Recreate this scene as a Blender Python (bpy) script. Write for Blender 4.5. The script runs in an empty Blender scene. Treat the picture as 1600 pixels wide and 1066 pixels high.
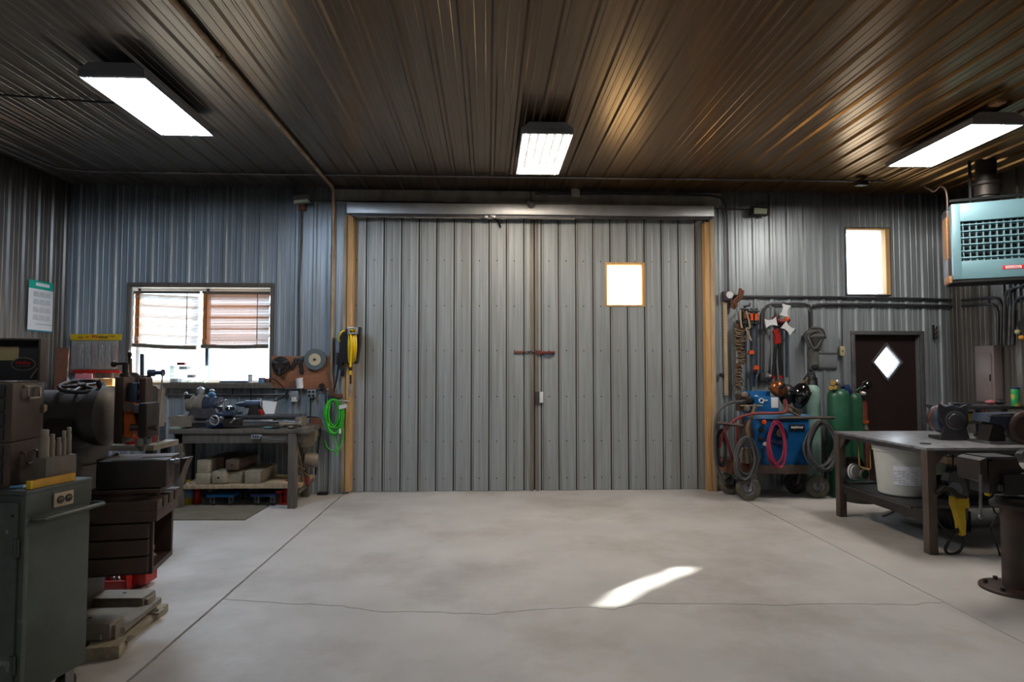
import bpy, bmesh, math, random
from mathutils import Vector, Matrix, Quaternion
random.seed(7)
SC = bpy.context.scene
COL = SC.collection
# ------------------------------------------------------------------ camera
FPX, EYE = 980.0, 1.585                       # focal length in pixels of the 1600 wide frame, eye height in metres
pit = math.atan(43.0 / FPX)
yaw = math.atan(38.0 / FPX * math.cos(pit))
cR = Vector((math.cos(yaw), -math.sin(yaw), 0))
cF = Vector((math.sin(yaw) * math.cos(pit), math.cos(yaw) * math.cos(pit), math.sin(pit)))
cU = cR.cross(cF)
cam_d = bpy.data.cameras.new('camera')
cam = bpy.data.objects.new('camera', cam_d)
COL.objects.link(cam)
cam_d.sensor_width = 36.0
cam_d.lens = FPX / 1600.0 * 36.0
cam_d.clip_start = 0.05
M4 = Matrix((cR, cU, -cF)).transposed().to_4x4()
M4.translation = Vector((0, 0, EYE))
cam.matrix_world = M4
SC.camera = cam
# ------------------------------------------------------------------ world, sun, lamps, exposure
SC.view_settings.view_transform = 'Standard'
SC.view_settings.look = 'None'
SC.view_settings.gamma = 1.0
SC.view_settings.use_curve_mapping = False
SC.view_settings.exposure = 0.2
SC.cycles.use_denoising = True
SC.cycles.max_bounces = 8
SC.cycles.diffuse_bounces = 4
SC.cycles.glossy_bounces = 4
SC.cycles.transmission_bounces = 6
SC.cycles.transparent_max_bounces = 12
SC.cycles.sample_clamp_indirect = 6.0
SC.cycles.caustics_reflective = False
SC.cycles.caustics_refractive = False
wd = bpy.data.worlds.new('sky')
SC.world = wd
wd.use_nodes = True
bg = wd.node_tree.nodes['Background']
bg.inputs[0].default_value = (0.72, 0.86, 1.0, 1)
bg.inputs[1].default_value = 8.0
sun_d = bpy.data.lights.new('sun', 'SUN')
sun_d.energy = 22.0
sun_d.angle = 0.009
sun_d.color = (1.0, 0.95, 0.87)
sun = bpy.data.objects.new('sun', sun_d)
COL.objects.link(sun)
sun.rotation_euler = Vector((-1.085, -1.0, -0.84)).to_track_quat('-Z', 'Y').to_euler()
TUBE = 88.0                                    # strength of the fluorescent tubes
def area(name, loc, sx, sy, watts, color):     # fill lamps added behind the photographer, standing in for unseen fixtures
    d = bpy.data.lights.new(name, 'AREA'); d.shape = 'RECTANGLE'; d.size = sx; d.size_y = sy
    d.energy = watts; d.color = color
    o = bpy.data.objects.new(name, d); COL.objects.link(o); o.location = loc
    return o
area('rear_fill_light', (-2.8, -0.6, 3.72), 0.45, 1.2, 22, (0.86, 0.93, 1.0))
area('rear_fill_light', (0.6, -0.6, 3.72), 0.45, 1.2, 32, (1.0, 0.96, 0.9))
area('rear_fill_light', (4.4, -0.6, 3.72), 0.45, 1.2, 20, (1.0, 0.96, 0.9))

# ------------------------------------------------------------------ helpers
def W(px, py, Y):
    "point on the vertical plane at depth Y that the photograph shows at (px, py)"
    d = cF * FPX + cR * (px - 800.0) + cU * (533.0 - py)
    t = Y / d.y
    return Vector((d.x * t, Y, EYE + d.z * t))
def FL(px, py, z=0.0):
    d = cF * FPX + cR * (px - 800.0) + cU * (533.0 - py)
    t = (z - EYE) / d.z
    return Vector((d.x * t, d.y * t, z))
def XW(px, py, X):
    d = cF * FPX + cR * (px - 800.0) + cU * (533.0 - py)
    t = X / d.x
    return Vector((X, d.y * t, EYE + d.z * t))
def lin(c):
    if isinstance(c, str):
        c = [int(c[i:i + 2], 16) / 255.0 for i in (0, 2, 4)]
    return tuple(x / 12.92 if x <= 0.04045 else ((x + 0.055) / 1.055) ** 2.4 for x in c)
MATS = {}
def mat(name, col, rough=0.55, metal=0.0, var=0.12, scale=9.0, col2=None, amt=0.35, bump=0.0, bscale=60.0,
        stretch=(1, 1, 1), spec=0.5, emit=None, trans=0.0, coat=0.0, dlo=0.45, dhi=0.7):
    """procedural material: base colour with noise variation, optional second colour (dirt, rust, wear) in patches"""
    m = bpy.data.materials.new(name); m.use_nodes = True
    nt = m.node_tree; N = nt.nodes; L = nt.links
    b = N['Principled BSDF']
    c = lin(col)
    tc = N.new('ShaderNodeTexCoord'); mp = N.new('ShaderNodeMapping')
    mp.inputs['Scale'].default_value = stretch
    L.new(tc.outputs['Object'], mp.inputs['Vector'])
    no = N.new('ShaderNodeTexNoise'); no.inputs['Scale'].default_value = scale; no.inputs['Detail'].default_value = 5
    L.new(mp.outputs[0], no.inputs['Vector'])
    cr = N.new('ShaderNodeValToRGB')
    cr.color_ramp.elements[0].position = 0.3; cr.color_ramp.elements[1].position = 0.7
    cr.color_ramp.elements[0].color = tuple(x * (1 - var) for x in c) + (1,)
    cr.color_ramp.elements[1].color = tuple(min(1, x * (1 + var)) for x in c) + (1,)
    L.new(no.outputs['Fac'], cr.inputs[0])
    out = cr.outputs[0]
    if col2 is not None:
        n2 = N.new('ShaderNodeTexNoise'); n2.inputs['Scale'].default_value = scale * 0.45; n2.inputs['Detail'].default_value = 7
        n2.inputs['Roughness'].default_value = 0.65
        L.new(mp.outputs[0], n2.inputs['Vector'])
        r2 = N.new('ShaderNodeMapRange'); r2.inputs['From Min'].default_value = dlo; r2.inputs['From Max'].default_value = dhi
        r2.inputs['To Max'].default_value = amt
        L.new(n2.outputs['Fac'], r2.inputs['Value'])
        mx = N.new('ShaderNodeMix'); mx.data_type = 'RGBA'
        L.new(r2.outputs[0], mx.inputs[0]); L.new(out, mx.inputs[6]); mx.inputs[7].default_value = lin(col2) + (1,)
        out = mx.outputs[2]
    L.new(out, b.inputs['Base Color'])
    b.inputs['Roughness'].default_value = rough; b.inputs['Metallic'].default_value = metal
    b.inputs['Specular IOR Level'].default_value = spec
    b.inputs['Coat Weight'].default_value = coat
    b.inputs['Transmission Weight'].default_value = trans
    if emit:
        b.inputs['Emission Color'].default_value = emit[0] + (1,); b.inputs['Emission Strength'].default_value = emit[1]
    if bump:
        nb = N.new('ShaderNodeTexNoise'); nb.inputs['Scale'].default_value = bscale; nb.inputs['Detail'].default_value = 4
        L.new(mp.outputs[0], nb.inputs['Vector'])
        bp = N.new('ShaderNodeBump'); bp.inputs['Strength'].default_value = bump; bp.inputs['Distance'].default_value = 0.01
        L.new(nb.outputs['Fac'], bp.inputs['Height']); L.new(bp.outputs[0], b.inputs['Normal'])
    MATS[name] = m
    return m

class MB:
    "collects shapes in world coordinates; build() links them as ONE mesh object"
    def __init__(s): s.bm = bmesh.new()
    def face(s, pts):
        vs = [s.bm.verts.new(p) for p in pts]
        return s.bm.faces.new(vs)
    def box(s, c, size, rz=0.0, bev=0.0, rot=None):
        t = bmesh.new()
        bmesh.ops.create_cube(t, size=1.0)
        bmesh.ops.scale(t, vec=size, verts=t.verts)
        if bev:
            bmesh.ops.bevel(t, geom=t.edges[:], offset=min(bev, min(size) * 0.45), segments=2, profile=0.6, affect='EDGES')
        R = rot if rot is not None else Matrix.Rotation(rz, 3, 'Z')
        mp = {}
        for v in t.verts: mp[v] = s.bm.verts.new(R @ v.co + Vector(c))
        for f in t.faces: s.bm.faces.new([mp[v] for v in f.verts])
        t.free(); return s
    def span(s, a, b, bev=0.0):
        a = Vector(a); b = Vector(b)
        return s.box((a + b) / 2, [abs(b[i] - a[i]) for i in range(3)], bev=bev)
    def pbox(s, x0, y0, x1, y1, Ya, Yb, bev=0.0):
        "box whose face at depth Ya fills that pixel rectangle; it reaches back (or forward) to depth Yb"
        p = W(x0, (y0 + y1) / 2, Ya); q = W(x1, (y0 + y1) / 2, Ya)
        t = W((x0 + x1) / 2, y0, Ya).z; u = W((x0 + x1) / 2, y1, Ya).z
        return s.span((p.x, Ya, u), (q.x, Yb, t), bev)
    def ring(s, c, u, v, r, n):
        return [s.bm.verts.new(c + u * (r * math.cos(2 * math.pi * k / n)) + v * (r * math.sin(2 * math.pi * k / n))) for k in range(n)]
    def bridge(s, a, b):
        n = len(a)
        for k in range(n): s.bm.faces.new((a[k], a[(k + 1) % n], b[(k + 1) % n], b[k]))
    def lathe(s, p, axis, prof, n=20, caps=True):
        "prof: (radius, distance along axis)"
        p = Vector(p); ax = Vector(axis).normalized()
        u = ax.orthogonal().normalized(); v = ax.cross(u)
        prev = first = None
        for r, h in prof:
            c = s.ring(p + ax * h, u, v, max(r, 1e-4), n)
            if prev: s.bridge(prev, c)
            else: first = c
            prev = c
        if caps:
            s.bm.faces.new(first[::-1]); s.bm.faces.new(prev)
        else: s.bridge(prev, first) if len(prof) > 2 else None
        return s
    def cyl(s, p0, p1, r0, r1=None, n=16):
        p0 = Vector(p0); p1 = Vector(p1)
        return s.lathe(p0, p1 - p0, [(r0, 0), (r0 if r1 is None else r1, (p1 - p0).length)], n)
    def tube(s, pts, r, n=8, closed=False, smooth=0):
        pts = [Vector(p) for p in pts]
        if smooth: pts = spline(pts, smooth, closed)
        m = len(pts); rings = []
        u = None
        for i in range(m):
            a = pts[i - 1] if (i > 0 or closed) else pts[i]
            b = pts[(i + 1) % m] if (i < m - 1 or closed) else pts[i]
            t = (b - a)
            if t.length < 1e-7: t = Vector((0, 0, 1))
            t.normalize()
            if u is None: u = t.orthogonal().normalized()
            else:
                u = u - t * u.dot(t)
                u = u.normalized() if u.length > 1e-6 else t.orthogonal().normalized()
            rings.append(s.ring(pts[i], u, t.cross(u), r, n))
        for i in range(m - 1): s.bridge(rings[i], rings[i + 1])
        if closed:
            # find the best matching start vertex
            A, B = rings[-1], rings[0]
            k = min(range(n), key=lambda q: (A[0].co - B[q].co).length)
            B2 = [B[(q + k) % n] for q in range(n)]
            s.bridge(A, B2)
        else:
            s.bm.faces.new(rings[0][::-1]); s.bm.faces.new(rings[-1])
        return s
    def torus(s, c, axis, R, r, n=28, m=8, sx=1.0):
        ax = Vector(axis).normalized(); u = ax.orthogonal().normalized(); v = ax.cross(u)
        return s.tube([Vector(c) + u * R * math.cos(2 * math.pi * k / n) + v * R * sx * math.sin(2 * math.pi * k / n) for k in range(n)], r, m, True)
    def ball(s, c, r, n=14, rot=None):
        if not hasattr(r, '__len__'): r = (r, r, r)
        R = rot or Matrix.Identity(3)
        c = Vector(c); rows = []
        for i in range(1, n // 2):
            a = math.pi * i / (n // 2)
            rows.append([s.bm.verts.new(c + R @ Vector((r[0] * math.sin(a) * math.cos(2 * math.pi * k / n), r[1] * math.sin(a) * math.sin(2 * math.pi * k / n), r[2] * math.cos(a)))) for k in range(n)])
        t = s.bm.verts.new(c + R @ Vector((0, 0, r[2]))); b = s.bm.verts.new(c - R @ Vector((0, 0, r[2])))
        for i in range(len(rows) - 1): s.bridge(rows[i], rows[i + 1])
        for k in range(n):
            s.bm.faces.new((t, rows[0][(k + 1) % n], rows[0][k])); s.bm.faces.new((b, rows[-1][k], rows[-1][(k + 1) % n]))
        return s
    def prism(s, pts, vec):
        pts = [Vector(p) for p in pts]; vec = Vector(vec)
        a = [s.bm.verts.new(p) for p in pts]; b = [s.bm.verts.new(p + vec) for p in pts]
        s.bm.faces.new(a[::-1]); s.bm.faces.new(b); s.bridge(a, b)
        return s
    def turn(s, c, deg):
        c = Vector(c); s.bm.transform(Matrix.Translation(c) @ Matrix.Rotation(math.radians(deg), 4, 'Z') @ Matrix.Translation(-c)); return s
    def pprism(s, pix, Ya, Yb):
        "pixel outline at depth Ya carried straight back to depth Yb"
        return s.prism([W(x, y, Ya) for x, y in pix], (0, Yb - Ya, 0))
    def build(s, name, material, parent=None, kind=None, sharp=38):
        bmesh.ops.recalc_face_normals(s.bm, faces=s.bm.faces)
        if parent is not None:
            s.bm.transform(world_of(parent).inverted())
        me = bpy.data.meshes.new(name)
        for f in s.bm.faces: f.smooth = True
        s.bm.to_mesh(me); s.bm.free()
        me.set_sharp_from_angle(angle=math.radians(sharp))
        me.materials.append(MATS[material] if isinstance(material, str) else material)
        o = bpy.data.objects.new(name, me); COL.objects.link(o)
        if parent is not None: o.parent = parent
        if kind: o['kind'] = kind
        return o
def world_of(o):
    m = o.matrix_basis.copy()
    while o.parent is not None:
        o = o.parent; m = o.matrix_basis @ m
    return m
def spline(pts, k, closed=False):
    out = []; n = len(pts)
    rng = range(n if closed else n - 1)
    for i in rng:
        if closed: p0, p1, p2, p3 = pts[i - 1], pts[i], pts[(i + 1) % n], pts[(i + 2) % n]
        else: p0, p1, p2, p3 = pts[max(i - 1, 0)], pts[i], pts[i + 1], pts[min(i + 2, n - 1)]
        for j in range(k):
            t = j / k
            out.append(0.5 * ((2 * p1) + (p2 - p0) * t + (2 * p0 - 5 * p1 + 4 * p2 - p3) * t * t + (3 * p1 - p0 - 3 * p2 + p3) * t ** 3))
    if not closed: out.append(pts[-1])
    return out
def PX(seq):
    return [W(x, y, Y) for x, y, Y in seq]
def thing(name, label, cat, loc, group=None, rz=0.0):
    o = bpy.data.objects.new(name, None); COL.objects.link(o)
    o.empty_display_size = 0.1
    o.location = loc; o.rotation_euler = (0, 0, rz); o['label'] = label; o['category'] = cat
    if group: o['group'] = group
    return o
def tag(o, label, cat, group=None):
    o['label'] = label; o['category'] = cat
    if group: o['group'] = group
    return o
def structure(o): o['kind'] = 'structure'; return o
def dup(root, loc, label, rz=None, group=None):
    r = root.copy(); COL.objects.link(r); r.location = loc; r['label'] = label
    if rz is not None: r.rotation_euler = (0, 0, rz)
    if group: r['group'] = group
    for ch in list(root.children):
        c = ch.copy(); COL.objects.link(c); c.parent = r
        for g in list(ch.children):
            d = g.copy(); COL.objects.link(d); d.parent = c
    return r
def text(name, body, p, right, up, height, material, parent, align='CENTER', width=None):
    cu = bpy.data.curves.new(name, 'FONT'); cu.body = body; cu.size = 1.0; cu.align_x = align; cu.align_y = 'CENTER'
    cu.extrude = 0.01
    cu.resolution_u = 3
    o = bpy.data.objects.new(name, cu); COL.objects.link(o)
    dg = bpy.context.evaluated_depsgraph_get()
    me = bpy.data.meshes.new_from_object(o.evaluated_get(dg))
    bpy.data.objects.remove(o)
    r = Vector(right).normalized(); u = Vector(up).normalized(); n = r.cross(u)
    xs = [v.co.x for v in me.vertices]; wd_ = max(xs) - min(xs)
    k = height / 0.72
    kx = k if width is None else width / wd_
    inv = world_of(parent).inverted()
    for v in me.vertices:
        v.co = inv @ (Vector(p) + r * v.co.x * kx + u * v.co.y * k + n * v.co.z * 0.1)
    me.name = name
    me.materials.append(MATS[material])
    t = bpy.data.objects.new(name, me); COL.objects.link(t); t.parent = parent
    return t
# ------------------------------------------------------------------ materials
mat('galvanised', '979fa4', rough=0.42, metal=0.35, var=0.16, scale=3.0, stretch=(9, 9, 0.35), col2='5e564a', amt=0.55, dlo=0.5, dhi=0.8)
mat('galvanised_left', '959fa7', rough=0.42, metal=0.3, var=0.16, scale=3.0, stretch=(9, 9, 0.35), col2='4e4a46', amt=0.55, dlo=0.5, dhi=0.8)
mat('door_sheet', '9aa0a2', rough=0.46, metal=0.3, var=0.13, scale=3.0, stretch=(8, 8, 0.35), col2='6d6453', amt=0.6, dlo=0.5, dhi=0.8)
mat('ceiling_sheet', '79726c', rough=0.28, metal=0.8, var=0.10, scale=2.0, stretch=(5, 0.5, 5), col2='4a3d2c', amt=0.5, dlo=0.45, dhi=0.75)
mat('sheet_core', '5a5f63', rough=0.7)
mat('concrete', 'bbb7b4', rough=0.5, var=0.10, scale=1.7, col2='857a6e', amt=0.7, bump=0.06, bscale=35, dlo=0.48, dhi=0.74)
mat('joint_dirt', '4a3f33', rough=0.95, var=0.3, scale=20)
mat('groove_dark', '4f4840', rough=0.8, var=0.2, scale=3, stretch=(8, 8, 0.4))  # dark colour that deepens the shade of the door grooves
mat('soil', 'b8ab96', rough=0.95, var=0.15, scale=0.6)
mat('blocker_foliage', '5d6b50', rough=0.9, var=0.3, scale=3)
mat('soot_board', 'a09b90', rough=0.7, var=0.15, scale=3, stretch=(3, 3, 1), col2='3a332b', amt=0.5, dlo=0.45, dhi=0.75)
mat('bright_steel', 'b4b6b8', rough=0.38, metal=0.7, var=0.08, scale=5, col2='8e8a86', amt=0.5)
mat('pine', 'c39a66', rough=0.6, var=0.15, scale=5, stretch=(9, 9, 0.5), col2='8a5e32', amt=0.5)
mat('pale_wood', 'b09a7c', rough=0.7, var=0.15, scale=6, stretch=(8, 8, 0.7), col2='77654f', amt=0.5)
mat('grey_wood', '5f5952', rough=0.8, var=0.2, scale=6, stretch=(8, 8, 0.7), col2='4c443b', amt=0.6, bump=0.2, bscale=30)
mat('timber', '968b77', rough=0.85, var=0.18, scale=7, stretch=(5, 0.6, 5), col2='655a49', amt=0.6, bump=0.3, bscale=30)
mat('timber_dark', '5d4a3c', rough=0.85, var=0.2, scale=7, stretch=(5, 0.6, 5), col2='3b3029', amt=0.6, bump=0.3, bscale=30)
mat('cable_black', '17181a', rough=0.5, var=0.1)
mat('rubber', '232221', rough=0.8, var=0.2, scale=20, col2='4a463e', amt=0.4)
mat('rubber_dusty', '5c574a', rough=0.9, var=0.2, scale=14, col2='37342e', amt=0.6)
mat('hose_grey', '4f5052', rough=0.6, var=0.2, scale=20)
mat('conduit', '77767a', rough=0.4, metal=0.6, var=0.15, scale=8, col2='4d4237', amt=0.6)
mat('conduit_rust', '9a7f62', rough=0.55, metal=0.4, var=0.2, scale=8, stretch=(1, 1, 0.5), col2='c9bfae', amt=0.7)
mat('conduit_dark', '47454a', rough=0.45, metal=0.5, var=0.15, scale=8)
mat('box_grey', '8b9095', rough=0.5, metal=0.4, var=0.1)
mat('iron_dark', '2f2b2a', rough=0.5, metal=0.45, var=0.2, scale=8, col2='4b3d33', amt=0.5)
mat('iron_brown', '453732', rough=0.5, metal=0.35, var=0.15, scale=8, col2='6a4b38', amt=0.35)
mat('iron_plate', '59585c', rough=0.4, metal=0.7, var=0.2, scale=10, col2='3b3230', amt=0.5)
mat('machined', '8a8a90', rough=0.3, metal=0.85, var=0.15, scale=10, col2='5d4f44', amt=0.5)
mat('lathe_grey', '5b5a60', rough=0.4, metal=0.5, var=0.2, scale=14, col2='3a302b', amt=0.6)
mat('lathe_tan', '7f7669', rough=0.55, metal=0.2, var=0.12, scale=12, col2='544a40', amt=0.5)
mat('orange_paint', 'b4500f', rough=0.5, var=0.12, scale=12, col2='5c2d12', amt=0.4)
mat('orange_bright', 'd4541f', rough=0.45, var=0.08)
mat('red_paint', 'a81d18', rough=0.4, var=0.12, scale=12, col2='5e1a12', amt=0.4)
mat('red_dark', '6e2520', rough=0.55, var=0.15)
mat('cart_green', '4a514c', rough=0.45, metal=0.25, var=0.12, scale=6, col2='34352f', amt=0.6)
mat('cart_speckled', '4b524c', rough=0.5, metal=0.2, var=0.15, scale=16, col2='9aa095', amt=0.7, dlo=0.62, dhi=0.68)
mat('chest_brown', '4a3d38', rough=0.42, metal=0.3, var=0.1, scale=6, col2='6b5645', amt=0.3)
mat('chest_inside', '26272a', rough=0.6, var=0.15)
mat('chest_handle', '857667', rough=0.4, metal=0.4, var=0.1)
mat('paper_tan', 'b5a57c', rough=0.8, var=0.06)
mat('paper_white', 'd6d8dc', rough=0.7, var=0.03)
mat('label_white', 'e6eaf4', rough=0.6, var=0.02)
mat('plastic_white', 'cfd0d2', rough=0.5, var=0.03)
mat('outlet_tan', 'a3927c', rough=0.5, var=0.05)
mat('ink_black', '101012', rough=0.6, var=0)
mat('ink_grey', '85888f', rough=0.7, var=0)
mat('ink_red', 'd3151f', rough=0.5, var=0)
mat('teal', '00a08c', rough=0.6, var=0.05)
mat('teal_dark', '1e86a0', rough=0.6, var=0.05)
mat('yellow_paint', 'cfae1d', rough=0.5, var=0.08, scale=14, col2='8f7420', amt=0.4)
mat('yellow_wood', 'b98a25', rough=0.6, var=0.15, scale=30, col2='6e4f18', amt=0.5)
mat('yellow_hose', 'e5c01a', rough=0.45, var=0.06)
mat('green_hose', '3fbd35', rough=0.45, var=0.1, scale=20)
mat('cylinder_green', '23583f', rough=0.4, var=0.1, scale=7, col2='44705a', amt=0.5)
mat('cylinder_pale', '93b3a8', rough=0.45, var=0.1, scale=7, col2='5a7a72', amt=0.5)
mat('cylinder_red', '7d3f31', rough=0.5, var=0.12)
mat('brass', 'b99a5a', rough=0.35, metal=0.8, var=0.1)
mat('blue_paint', '12609f', rough=0.4, var=0.1, scale=8, col2='0d4576', amt=0.5)
mat('blue_light', '5a86ad', rough=0.5, var=0.1)
mat('blue_dark', '16325f', rough=0.45, var=0.1)
mat('heater_teal', '6b8f99', rough=0.4, metal=0.15, var=0.06, scale=4, col2='5f838c', amt=0.4)
mat('heater_dark', '15181a', rough=0.7, var=0.1)
mat('cardboard', 'a3764f', rough=0.85, var=0.1)
mat('pegboard', '9a6648', rough=0.75, var=0.12, scale=7, col2='5b3a2a', amt=0.5)
mat('wheel_grey', '5f6a6e', rough=0.85, var=0.1, scale=40, bump=0.3, bscale=150)
mat('label_cream', 'c4b79a', rough=0.7, var=0.04)
mat('black_plastic', '1b1c1f', rough=0.4, var=0.1)
mat('black_gloss', '0f1013', rough=0.12, var=0.1, coat=0.6)
mat('copper_gloss', '8f5632', rough=0.25, metal=0.6, var=0.2, scale=16)
mat('hose_red', '7d3436', rough=0.5, var=0.15, scale=16)
mat('hose_pink', 'a52f50', rough=0.5, var=0.12, scale=16)
mat('canvas_grey', '5a5a58', rough=0.9, var=0.2, scale=16, bump=0.4, bscale=40)
mat('wire_brown', '6d5c46', rough=0.6, metal=0.3, var=0.25, scale=18)
mat('rust', '6f4632', rough=0.8, var=0.2, scale=14, col2='3d2a20', amt=0.6)
mat('table_steel', 'a3a3a8', rough=0.34, metal=0.55, var=0.2, scale=22, col2='5c5654', amt=0.7, dlo=0.45, dhi=0.68)
mat('leg_steel', '5e5149', rough=0.6, metal=0.3, var=0.15, scale=7, stretch=(2, 2, 0.6), col2='3a322e', amt=0.6)
mat('tub_white', 'c4c6c1', rough=0.5, var=0.04, scale=5)
mat('panel_mauve', '8a7c7c', rough=0.45, var=0.06)
mat('beige_plate', 'c0b68c', rough=0.5, var=0.04)
mat('man_door', '2a1d1c', rough=0.42, var=0.08, scale=4)
mat('mat_brown', '6b6658', rough=0.95, var=0.15, scale=5, col2='504b40', amt=0.5, bump=0.3, bscale=80)
mat('post_steel', '443c38', rough=0.5, metal=0.4, var=0.2, scale=8, col2='6b4030', amt=0.5)
mat('ram_iron', '5a5450', rough=0.5, metal=0.3, var=0.15, scale=8, col2='3a322d', amt=0.5)
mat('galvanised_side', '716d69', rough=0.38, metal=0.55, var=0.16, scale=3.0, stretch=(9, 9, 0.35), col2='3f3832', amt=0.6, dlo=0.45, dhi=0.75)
mat('edge_metal', '7d776c', rough=0.5, metal=0.2, var=0.15, scale=4, stretch=(8, 8, 0.5), col2='5a4634', amt=0.7)
mat('lamp_housing', 'a4a6aa', rough=0.4, metal=0.4, var=0.05)
mat('reflector', '7c8086', rough=0.35, metal=0.6, var=0.02)
mat('glove_yellow', 'b9a04a', rough=0.85, var=0.2, scale=20)
mat('teal_cloth', '3f6f6c', rough=0.8, var=0.15)
mat('dark_cloth', '26282c', rough=0.9, var=0.2)
mat('skin_pink', 'a05a62', rough=0.7, var=0.1)
mat('rainbow_green', '2f9a5a', rough=0.45, var=0.3, scale=20, col2='d2a92e', amt=0.9, dlo=0.5, dhi=0.55)
mat('lens', 'b8c0a8', rough=0.2, var=0.1, coat=0.5)
mat('bluegrey_steel', '4b566b', rough=0.35, metal=0.6, var=0.2, scale=12, col2='2e2c33', amt=0.5)
mat('amber', 'c98b2e', rough=0.3, var=0.1)
def lampmat(name, col, s):
    m = bpy.data.materials.new(name); m.use_nodes = True; nt = m.node_tree
    e = nt.nodes.new('ShaderNodeEmission'); e.inputs[0].default_value = col + (1,); e.inputs[1].default_value = s
    nt.links.new(e.outputs[0], nt.nodes['Material Output'].inputs[0]); MATS[name] = m
lampmat('tube_cool', (0.68, 0.82, 1.0), TUBE)
lampmat('tube_warm', (1.0, 0.86, 0.70), TUBE)
lampmat('tube_white', (1.0, 0.94, 0.86), TUBE)
def glass(name, tint, gloss=0.08):
    m = bpy.data.materials.new(name); m.use_nodes = True; nt = m.node_tree
    t = nt.nodes.new('ShaderNodeBsdfTransparent'); t.inputs[0].default_value = tint + (1,)
    g = nt.nodes.new('ShaderNodeBsdfGlossy'); g.inputs['Roughness'].default_value = 0.03
    x = nt.nodes.new('ShaderNodeMixShader'); x.inputs[0].default_value = gloss
    nt.links.new(t.outputs[0], x.inputs[1]); nt.links.new(g.outputs[0], x.inputs[2])
    nt.links.new(x.outputs[0], nt.nodes['Material Output'].inputs[0]); MATS[name] = m
glass('window_glass', (0.93, 0.96, 0.97))
def sheer(name, col, opac, trl):
    "woven or frosted sheet that lets light through diffusely"
    m = bpy.data.materials.new(name); m.use_nodes = True; nt = m.node_tree; N = nt.nodes; L = nt.links
    d = N.new('ShaderNodeBsdfDiffuse'); d.inputs[0].default_value = lin(col) + (1,)
    t = N.new('ShaderNodeBsdfTranslucent'); t.inputs[0].default_value = lin(col) + (1,)
    x = N.new('ShaderNodeMixShader'); x.inputs[0].default_value = trl
    L.new(d.outputs[0], x.inputs[1]); L.new(t.outputs[0], x.inputs[2])
    p = N.new('ShaderNodeBsdfTransparent'); y = N.new('ShaderNodeMixShader'); y.inputs[0].default_value = opac
    L.new(p.outputs[0], y.inputs[1]); L.new(x.outputs[0], y.inputs[2]); L.new(y.outputs[0], N['Material Output'].inputs[0]); MATS[name] = m
sheer('frosted_glass', 'eef4fa', 1.0, 0.85)
sheer('fibreglass', 'f4e6c8', 1.0, 0.75)
sheer('bamboo', 'cfc6c0', 1.0, 0.55)
sheer('bamboo_tan', 'bc9a80', 1.0, 0.46)
sheer('bamboo_orange', 'c9873c', 1.0, 0.35)
sheer('clear_plastic', 'd8dde0', 0.25, 0.4)
sheer('green_plastic', 'a8b8a8', 0.7, 0.4)
def soot_and_warm_tint(mname, axis, lo, hi, col, amt, nscale=1.2, wob=0.5):
    "colour that grows along one axis of the room, with a ragged edge"
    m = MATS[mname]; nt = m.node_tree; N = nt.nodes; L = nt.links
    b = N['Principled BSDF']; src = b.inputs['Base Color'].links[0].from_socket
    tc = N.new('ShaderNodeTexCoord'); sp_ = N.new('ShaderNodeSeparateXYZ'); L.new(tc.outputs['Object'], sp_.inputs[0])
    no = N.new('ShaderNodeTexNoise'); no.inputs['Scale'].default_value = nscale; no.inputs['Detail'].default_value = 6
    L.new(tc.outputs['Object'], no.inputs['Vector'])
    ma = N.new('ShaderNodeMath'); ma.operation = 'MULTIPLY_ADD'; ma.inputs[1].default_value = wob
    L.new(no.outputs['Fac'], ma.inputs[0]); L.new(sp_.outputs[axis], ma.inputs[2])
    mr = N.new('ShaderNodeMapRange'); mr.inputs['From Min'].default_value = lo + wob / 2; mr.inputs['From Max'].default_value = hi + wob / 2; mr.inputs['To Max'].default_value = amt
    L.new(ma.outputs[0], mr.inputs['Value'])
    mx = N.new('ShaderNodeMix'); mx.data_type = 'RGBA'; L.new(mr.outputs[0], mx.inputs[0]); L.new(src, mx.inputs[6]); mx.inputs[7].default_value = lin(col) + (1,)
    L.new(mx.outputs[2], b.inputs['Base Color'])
soot_and_warm_tint('ceiling_sheet', 'X', -2.5, 3.5, '8a6024', 0.85, 0.8, 1.5)  # brown smoke tint, more golden to the right to warm the window reflection
for n_ in ('galvanised', 'galvanised_left', 'galvanised_side'): soot_and_warm_tint(n_, 'Z', 3.35, 3.95, '2b241e', 0.75, 1.6, 0.5)  # smoke soot on the upper walls
# ------------------------------------------------------------------ the setting
D, DD = 8.1, 8.2                                # far wall, big door leaves
XL, XR, YB, ZC = -5.3, 6.15, -4.0, 3.93
def wx(px): return W(px, 560, D).x
def wz(py): return W(762, py, D).z
# floor: slabs cut by two straight joints and a wandering crack
f = MB(); f.span((XL - 0.3, YB - 0.3, -0.2), (XR + 0.3, D + 0.5, -0.016)); floor = structure(f.build('floor', 'joint_dirt'))
rj = random.Random(3)
JX1, JX2 = -1.82, 3.10
def jl(x, amp, w): return [(x + rj.uniform(-amp, amp) , y) for y in [YB + 0.12 * i for i in range(int((D + 0.3 - YB) / 0.12) + 1)]] + [(x, D + 0.3)]
crack_px = [(355, 936), (430, 942), (520, 946), (590, 956), (680, 957), (760, 960), (830, 954), (915, 949), (960, 952), (1000, 943), (1100, 944), (1200, 946), (1330, 944), (1420, 945), (1480, 941)]
cr_pts = [FL(*p) for p in crack_px]
cr_pts[0].x = JX1; cr_pts[-1].x = JX2
crk = []
for a, b in zip(cr_pts, cr_pts[1:]):
    for k in range(5):
        t = k / 5; q = a.lerp(b, t); q.y += rj.uniform(-0.012, 0.012) if 0 < k or crk else 0; crk.append((q.x, q.y))
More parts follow.
